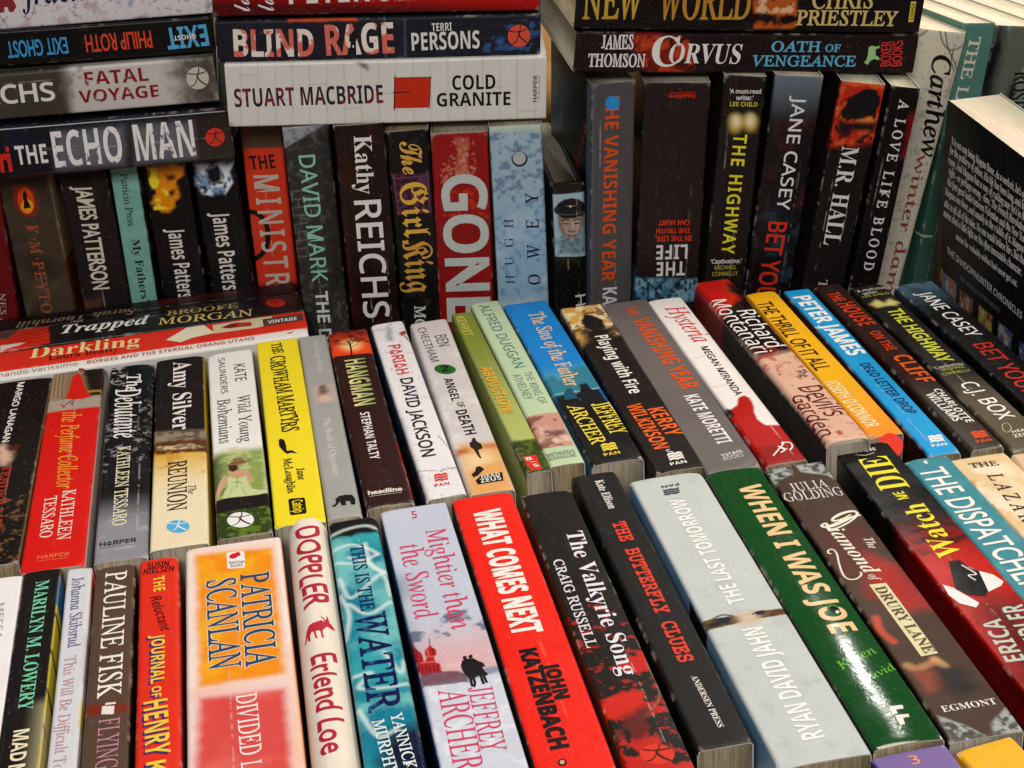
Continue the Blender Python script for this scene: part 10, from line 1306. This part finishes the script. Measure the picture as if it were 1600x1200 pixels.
 m=[('emblem','dc3a30',[(193.8,13.9),(193.6,12.8),(193.2,11.9),(192.6,11),(191.8,10.2),(191,9.6),(190,9.2),(189,9),(187.9,9),(186.9,9.2),(185.9,9.6),(185.1,10.1),(184.4,10.9),(183.8,11.7),(183.4,12.7),(183.2,13.7),(183.2,14.8),(183.5,15.8),(183.9,16.8),(184.5,17.7),(185.2,18.4),(186.1,19),(187.1,19.4),(188.1,19.6),(189.1,19.7),(190.2,19.5),(191.1,19.1),(192,18.5),(192.7,17.8),(193.2,16.9),(193.6,15.9),(193.8,14.9)],{}),('emblem_mark','3a1414',[(184.2,17),(187.2,16.4),(190.4,16.6),(192.7,17.3)],{'z':.12,'w':.55}),('emblem_mark','3a1414',[(189.7,19.3),(188.8,15.4),(186.9,11.8),(184.9,10.8)],{'z':.14,'w':.5}),('emblem_mark','3a1414',[(188.2,15.7),(189.7,12.9),(192.1,10.8)],{'z':.16,'w':.75})],
 a=[('n',16,.42,.65,'222a38',.9,None,1),('p',[(178.7,38.7),(206.5,36.4),(201.8,-7.9),(175.5,-5.6)],'241a1c',8,2,1),('p',[(102.2,24.7),(140.2,24.4),(137.3,3.2),(99.6,3.6)],'9aa0b0',3.5,1,.35),('p',[(145.5,24.7),(176.9,24.2),(176.6,3.4),(144,3.3)],'9aa0b0',3.5,1,.35)]),
dict(label='red paperback with white capitals cut by the top edge, topmost of the middle stack', group='books lying in stacks on top of the back row', mode='stk',
 O=[-8.59,885.67,292.45], ex=[0.98652, -0.15625, -0.04864], ey=[0.04804, -0.00761, 0.99882], ez=[-0.15643, -0.98769, -0.0], L=177.1, T=23.18, D=126, st={'c':'a81f1c','gloss':.25,'page':'w'},
 t=[('author','PETER STRAUB','SB','eae4e0',41.4,6.2,.9,106.4,17.5,{}),
  ('title','lost boy','S','ece6e4',19.7,2.8,86.4,30.2,8.3,{}),
  ('subtitle','lost girl','S','ece6e4',32.9,2.8,86.8,29.9,8.7,{})],
 m=[],
 a=[('g',[(92.6,1.3),(93,9.3)],'5a1614','b42420',None,.5)]),  # gradient paints the shading of the lower edge as darker maroon
dict(label='navy paperback with red-tinged white title capitals holding a dark figure', group='books lying in stacks on top of the back row', mode='stk',
 O=[-9.69,883.75,267.9], ex=[0.98668, -0.15628, -0.04511], ey=[0.04455, -0.00706, 0.99898], ez=[-0.15643, -0.98769, 0.0], L=177.54, T=22.66, D=126, st={'c':'262634','page':'w','wear':.5},
 t=[('title','BLIND','SB','f0e4d8',9.4,3.3,-1.1,43.4,14.8,{'ol':.2,'ds':('d8482c',.5,7)}),
  ('title','RAGE','SB','f0e4d8',59.9,2.8,.8,37,16.9,{'ol':.2,'ds':('d8482c',.5,7)}),
  ('author','TERRI','SB','e8e4e0',118,14.6,1.4,10.9,4.4,{}),
  ('author','PERSONS','SB','e8e4e0',106.7,4.2,.8,37.3,9.9,{})],
 m=[('silhouette','181416',[(74.3,15.2),(75.5,16.3),(76.5,15.2),(77,12.7),(76.1,9.6),(76.1,3.2),(75,3.2),(75,8.2),(74.3,8.2),(73.3,3.2),(72.2,3.2),(73.3,9.6),(73.2,12.8)],{'z':.15}),('emblem','e05a44',[(171.8,10.8),(171.7,9.6),(171.3,8.5),(170.8,7.4),(170,6.5),(169,5.7),(167.9,5.2),(166.8,4.8),(165.6,4.8),(164.4,4.9),(163.2,5.3),(162.2,5.9),(161.2,6.7),(160.5,7.6),(159.9,8.7),(159.6,9.9),(159.5,11.1),(159.7,12.3),(160,13.5),(160.6,14.5),(161.4,15.4),(162.3,16.2),(163.4,16.7),(164.6,17.1),(165.8,17.1),(166.9,17),(168.1,16.6),(169.2,16),(170.1,15.2),(170.8,14.3),(171.4,13.2),(171.7,12)],{}),('emblem_mark','3a1c2c',[(160.4,13.7),(163.9,13.2),(167.6,13.7),(170.1,14.7)],{'z':.12,'w':.55}),('emblem_mark','3a1c2c',[(166.5,16.8),(165.8,12.2),(164.1,7.9),(161.9,6.6)],{'z':.14,'w':.5}),('emblem_mark','3a1c2c',[(165.1,12.5),(167.2,9.4),(170.2,7.1)],{'z':.16,'w':.75})],
 a=[('p',[(40.1,24.1),(76.6,24),(78.2,21.5),(40.3,21.7)],'c8502c',.8,.8,1),('n',4,.6,.68,'3c5e94',.8,[(140.7,10.1),(177.7,23.4),(177.5,0),(140.4,-.5)],1),('l',[(103.3,21.6),(103,-1.4)],.25,'6a6a80',1,.5),('l',[(92.3,23.6),(92,-1.2)],.2,'6a6a80',1,.5)]),
dict(label='thick off-white paperback with a red square between dark capitals', group='books lying in stacks on top of the back row', mode='stk',
 O=[-8.47,879.64,232.13], ex=[0.98675, -0.15629, -0.04347], ey=[0.04294, -0.0068, 0.99905], ez=[-0.15643, -0.98769, -0.0], L=176.86, T=35.58, D=126, st={'c':'dedcd6','page':'w','wear':.3},
 t=[('author','STUART MACBRIDE','SB','3a2a3c',4.1,11.6,.2,82.1,10.5,{'ds':('8a3440',.52,4)}),
  ('title','COLD','SB','1c1a1a',124.8,18.2,-.2,23.8,8.3,{}),
  ('title','GRANITE','SB','1c1a1a',115.9,9,-.5,41,7.8,{}),
  ('publisher','HARPER','SA','3a3838',171.6,9.9,88.7,15.1,2.3,{'ol':.05})],
 m=[('emblem','cc3c22',[(92.9,25.9),(113,25.8),(111.7,8.6),(91.7,8.7)],{}),('emblem_mark','3a1c14',[(93.4,27.4),(92,7.4)],{'z':.12,'w':.5}),('emblem_mark','3a1c14',[(92.2,26),(113.8,25.9)],{'z':.12,'w':.3}),('emblem_mark','3a1c14',[(113.1,26.5),(111.6,7.7)],{'z':.12,'w':.3}),('emblem_mark','3a1c14',[(91.8,17.7),(101,17.8)],{'z':.14,'w':.5}),('publisher','3a3838',[(172.7,10.1),(173,24.9)],{'w':.25})],
 a=[('l',[(9.3,38.5),(6.5,.9)],.2,'a9a6a2',.55,.5),('l',[(18.7,38.3),(16.1,.7)],.2,'a9a6a2',.55,.5),('l',[(28.1,38),(25.7,.4)],.2,'a9a6a2',.55,.5),('l',[(37.5,37.8),(35.3,.1)],.2,'a9a6a2',.55,.5),('l',[(46.9,37.5),(44.9,-.1)],.2,'a9a6a2',.55,.5),('l',[(56.4,37.3),(54.5,-.4)],.2,'a9a6a2',.55,.5),('l',[(65.8,37),(64.1,-.6)],.2,'a9a6a2',.55,.5),('l',[(75.3,36.8),(73.7,-.9)],.2,'a9a6a2',.55,.5),('l',[(84.7,36.5),(83.4,-1.2)],.2,'a9a6a2',.55,.5),('l',[(94.2,36.3),(93,-1.4)],.2,'a9a6a2',.55,.5),('l',[(103.6,36.1),(102.6,-1.7)],.2,'a9a6a2',.55,.5),('l',[(113.1,35.8),(112.3,-1.9)],.2,'a9a6a2',.55,.5),('l',[(122.6,35.6),(122,-2.2)],.2,'a9a6a2',.55,.5),('l',[(132.1,35.3),(131.6,-2.5)],.2,'a9a6a2',.55,.5),('l',[(141.6,35.1),(141.3,-2.7)],.2,'a9a6a2',.55,.5),('l',[(151.1,34.8),(151,-3)],.2,'a9a6a2',.55,.5),('l',[(160.6,34.6),(160.7,-3.3)],.2,'a9a6a2',.55,.5),('l',[(170.1,34.3),(170.4,-3.5)],.2,'a9a6a2',.55,.5),('l',[(6.7,29.3),(17.2,29.4)],.2,'a09c98',.5,.5),('l',[(24.8,15.5),(35.4,15.5)],.2,'a09c98',.5,.5),('l',[(44.8,23.3),(55.4,23.3)],.2,'a09c98',.5,.5),('l',[(63.3,9.3),(74,9.4)],.2,'a09c98',.5,.5),('l',[(83.3,17.2),(93.9,17.2)],.2,'a09c98',.5,.5),('l',[(103.1,25),(113.7,25)],.2,'a09c98',.5,.5),('l',[(122.1,11),(132.8,11.1)],.2,'a09c98',.5,.5),('l',[(141.9,18.9),(152.5,19)],.2,'a09c98',.5,.5),('l',[(161.2,4.9),(171.9,4.9)],.2,'a09c98',.5,.5),('p',[(73,34.7),(79,34.9),(78.1,31),(75,32.5)],'4a4440',1.5,1.5,.8)]),
dict(label='dark brown paperback with gold title capitals and fiery patch, topmost of the right stack', group='books lying in stacks on top of the back row', mode='stk',
 O=[181.27,839.16,276.75], ex=[0.99294, -0.05204, -0.10661], ey=[0.10647, -0.00558, 0.9943], ez=[-0.05234, -0.99863, -0.0], L=195.21, T=30.29, D=126, st={'c':'241816','page':'t'},
 t=[('title','NEW','I','c8a040',4.5,5.6,1.4,32.4,18.8,{'ol':.3,'c2':'d8c850'}),
  ('title','WORLD','I','c8943c',46.1,6.2,.8,50.4,18.9,{'ol':.3,'c2':'a86a2c'}),
  ('author','CHRIS','I','dcc47c',131.3,13.1,1.1,34.3,9.9,{'ol':.2}),
  ('author','PRIESTLEY','I','dcc47c',123.7,4.1,0,57.4,8.1,{'ol':.25}),
  ('publisher','CORGI','SB','3a2c14',190.3,7.4,92.3,9.2,1.9,{'z':.12})],
 m=[('emblem','ecd24c',[(187.9,6.3),(190.8,6.4),(190.5,17.7),(187.5,17.6)],{})],
 a=[('n',7,.42,.6,'c86430',.9,[(95.7,30.7),(120.7,31.1),(124.4,1.9),(100,1.6)],1),('n',4,.55,.62,'f0c8a0',.8,[(97.4,30.7),(118.9,31.1),(121.5,10.4),(100.5,10.1)],1)]),
dict(label='maroon-black paperback with large curling white initial, pale blue capitals and green dog', group='books lying in stacks on top of the back row', mode='stk',
 O=[180.05,840.13,252.67], ex=[0.99349, -0.05207, -0.10135], ey=[0.10121, -0.0053, 0.99485], ez=[-0.05234, -0.99863, -0.0], L=194.59, T=22.11, D=126, st={'c':'2e1c1c','page':'w'},
 t=[('author','JAMES','I','ece8e6',14.8,12.8,1.5,17.4,7.7,{'ol':.2}),
  ('author','THOMSON','I','ece8e6',8,3.2,.2,31.5,7.1,{'ol':.2}),
  ('title','C','B','f2f0ec',43,3.7,.2,15.5,17,{}),
  ('title','ORVUS','B','f2f0ec',52.2,5.6,-.2,40.6,11,{'sh':.12}),
  ('title','OATH','I','6ab8dc',110.4,12.3,0,27.9,5.7,{'ol':.2}),
  ('title','OF','I','6ab8dc',141.3,12.3,.3,8.5,4.1,{'ol':.15}),
  ('title','VENGEANCE','I','6ab8dc',100.3,4.2,-.1,59.5,5.9,{'ol':.2}),
  ('publisher','BOXER','SA','d8423c',180.7,4.7,96.9,13.8,6,{'ol':.12}),
  ('publisher','BOOKS','SA','d8423c',187.1,4.7,97.2,14.2,5.6,{'ol':.12})],
 m=[('emblem','a4d090',[(164.8,6.1),(166,7.9),(166.4,10.4),(166.2,14.8),(167.9,15.8),(170.6,15.1),(172.7,15.9),(172.2,14.4),(170.4,13.7),(170.9,10.4),(173.3,9),(173.5,7.6),(170.4,8.3),(168.3,7.2),(167.2,5)],{})],
 a=[('p',[(32,21.7),(46.2,22.5),(52.6,10.2),(62.4,.6),(44.4,.2),(36.3,11.9)],'8a2a1c',6,3,1),('n',5,.5,.64,'c84a2c',.8,[(30.3,20.6),(62.4,20.8),(69.7,.6),(37.1,.5)],1)]),
dict(label='purple spine with a thin orange numeral, at the lower edge of the frame', group='books of the next row just inside the lower edge', mode='row',
 O=[178.43,401.81,130], ex=[0.03671, -0.99933, 0.0], ey=[0.99933, 0.03671, -0.0], ez=[-0.0, 0.0, 1.0], L=197, T=27.02, D=130, st={'c':'7f6aa4','lc':'2c2a86','page':'w'},
 t=[('title','3','I','eaa070',7.3,11.6,90.4,3.2,4.5,{})],
 m=[],
 a=[]),
dict(label='plain golden yellow spine in the lower right corner of the frame', group='books of the next row just inside the lower edge', mode='row',
 O=[207.41,398.54,130], ex=[0.11059, -0.99387, -0.0], ey=[0.99387, 0.11059, -0.0], ez=[0.0, -0.0, 1.0], L=197, T=21.64, D=130, st={'c':'f2b42a','rc':'d88a20','page':'w'},
 t=[],
 m=[],
 a=[]),
dict(label='black book turned to show its back cover of white blurb text and small pictures', group=None, mode='side',
 O=[395.18,701.19,208.53], ex=[0.0, 0.0548, -0.9985], ey=[1.0, 0.0, -0.0], ez=[0.0, -0.9985, -0.0548], L=208.84, T=32, D=129, st={'c':'15171c','gloss':.3,'page':'b','wear':.2,'fine_l':1},
 t=[('blurb',"It is not easy being Magnus Bane. As a warlock, he's often",'I','f2f2f2',23.2,-118.4,91.4,94.1,4.7,{'ol':.12}),
  ('blurb','for the problems of others. His life has been long, and he','I','f2f2f2',29.2,-119.8,91.2,92.3,4.7,{'ol':.12}),
  ('blurb',"many. And Magnus has a way of making sure he's in the",'I','f2f2f2',35.9,-121,91.9,96.4,4.8,{'ol':.12}),
  ('blurb','right - or perhaps wrong - time. The French Revolution,','I','f2f2f2',42.2,-118.9,92.3,95.6,4.8,{'ol':.12}),
  ('blurb','the first great battle between Valentine and the New York','I','f2f2f2',48.8,-119.4,92.8,97.5,4.8,{'ol':.12}),
  ('blurb','Magnus was there, and usually in the middle of it. Magnus is','I','f2f2f2',55.5,-121.1,93.3,100.7,4.8,{'ol':.12}),
  ('blurb','able to tell all of his tales. No one would believe him. But these','I','f2f2f2',63.1,-120.9,94.1,102.1,4.9,{'ol':.12}),
  ('blurb','stories shed a little light on his often inscrutable character.','I','f2f2f2',69.1,-120.7,93.5,97.6,4.9,{'ol':.12}),
  ('blurb','stories he probably wishes had never got out.','I','f2f2f2',76,-102.6,93.5,76.2,4,{'ol':.12}),
  ('title','THE SHADOWHUNTER CHRONICLES','SA','e6e6e6',89.3,-112.2,91.7,94.4,4,{'ol':.1}),
  ('title','THE MORTAL INSTRUMENTS','I','9a9ca4',97.9,-93,93.5,50.4,2.6,{})],
 m=[],
 a=[('p',[(103,-135.1),(101.9,-116),(112.8,-115.7),(114.1,-134.9)],'b8b060',.3,0,1),('n',4,.45,.6,'2c2418',.9,[(103,-135.1),(101.9,-116),(112.8,-115.7),(114.1,-134.9)],1),('n',3,.6,.68,'e6dcc8',.7,[(103,-135.1),(101.9,-116),(112.8,-115.7),(114.1,-134.9)],1),('p',[(114.9,-135.7),(113.6,-116.5),(121,-116.9),(122,-135.3)],'b8b060',2,0,.18),('p',[(103.1,-114.9),(102.1,-96.5),(112.7,-96.1),(114,-114.6)],'5c7ca8',.3,0,1),('n',4,.45,.6,'c8783c',.9,[(103.1,-114.9),(102.1,-96.5),(112.7,-96.1),(114,-114.6)],1),('n',3,.6,.68,'e6dcc8',.7,[(103.1,-114.9),(102.1,-96.5),(112.7,-96.1),(114,-114.6)],1),('p',[(114.8,-115.3),(113.5,-96.8),(120.8,-97.1),(121.8,-114.9)],'5c7ca8',2,0,.18),('p',[(103.2,-91.9),(102.2,-74.2),(112.7,-73.7),(113.9,-91.5)],'a86448',.3,0,1),('n',4,.45,.6,'241410',.9,[(103.2,-91.9),(102.2,-74.2),(112.7,-73.7),(113.9,-91.5)],1),('n',3,.6,.68,'e6dcc8',.7,[(103.2,-91.9),(102.2,-74.2),(112.7,-73.7),(113.9,-91.5)],1),('p',[(114.6,-92.2),(113.4,-74.4),(120.6,-74.6),(121.5,-91.7)],'a86448',2,0,.18),('p',[(101.9,-66.8),(100.9,-50),(111.1,-49.4),(112.3,-66.3)],'c8a85c',.3,0,1),('n',4,.45,.6,'8a2c18',.9,[(101.9,-66.8),(100.9,-50),(111.1,-49.4),(112.3,-66.3)],1),('n',3,.6,.68,'e6dcc8',.7,[(101.9,-66.8),(100.9,-50),(111.1,-49.4),(112.3,-66.3)],1),('p',[(113,-67),(111.9,-50),(118.9,-50.1),(119.8,-66.4)],'c8a85c',2,0,.18),('p',[(100.2,-42.2),(99.3,-26.2),(109.3,-25.5),(110.4,-41.6)],'5a6c98',.3,0,1),('n',4,.45,.6,'c8b4a8',.9,[(100.2,-42.2),(99.3,-26.2),(109.3,-25.5),(110.4,-41.6)],1),('n',3,.6,.68,'e6dcc8',.7,[(100.2,-42.2),(99.3,-26.2),(109.3,-25.5),(110.4,-41.6)],1),('p',[(111.1,-42.2),(110,-26.1),(116.8,-26.1),(117.7,-41.6)],'5a6c98',2,0,.18),('p',[(99.4,-17.1),(98.5,-1.9),(108.2,-1),(109.3,-16.4)],'4c5c88',.3,0,1),('n',4,.45,.6,'8890a8',.9,[(99.4,-17.1),(98.5,-1.9),(108.2,-1),(109.3,-16.4)],1),('n',3,.6,.68,'e6dcc8',.7,[(99.4,-17.1),(98.5,-1.9),(108.2,-1),(109.3,-16.4)],1),('p',[(110,-17),(108.9,-1.6),(115.6,-1.5),(116.4,-16.2)],'4c5c88',2,0,.18),('p',[(72,-129),(74,-123),(96,-118),(210,-115),(210,-129)],'4e4038',2,0,1,'s'),('n',30,.45,.75,'20242c',.9,None,1),('n',20,.6,.8,'2c1c20',.8,None,1)]),
dict(label='cream page edges in the top right corner, just behind the murky green spine', group='books standing upright in the back row', mode='upr',
 O=[481.05,877.98,234.94], ex=[-0.13579, -0.01908, -0.99055], ey=[0.98091, 0.13786, -0.13712], ez=[0.13917, -0.99027, 0.0], L=212.95, T=34.47, D=128, st={'c':'6c6a62','page':'b'},
 t=[],
 m=[],
 a=[]),
dict(label='pinkish page edges farthest into the top right corner of the frame', group='books standing upright in the back row', mode='upr',
 O=[520.91,891.97,226.66], ex=[-0.11912, -0.01674, -0.99274], ey=[0.98308, 0.13816, -0.12029], ez=[0.13917, -0.99027, 0.0], L=204.14, T=40.24, D=128, st={'c':'86807a','page':'b'},
 t=[],
 m=[],
 a=[]),
]
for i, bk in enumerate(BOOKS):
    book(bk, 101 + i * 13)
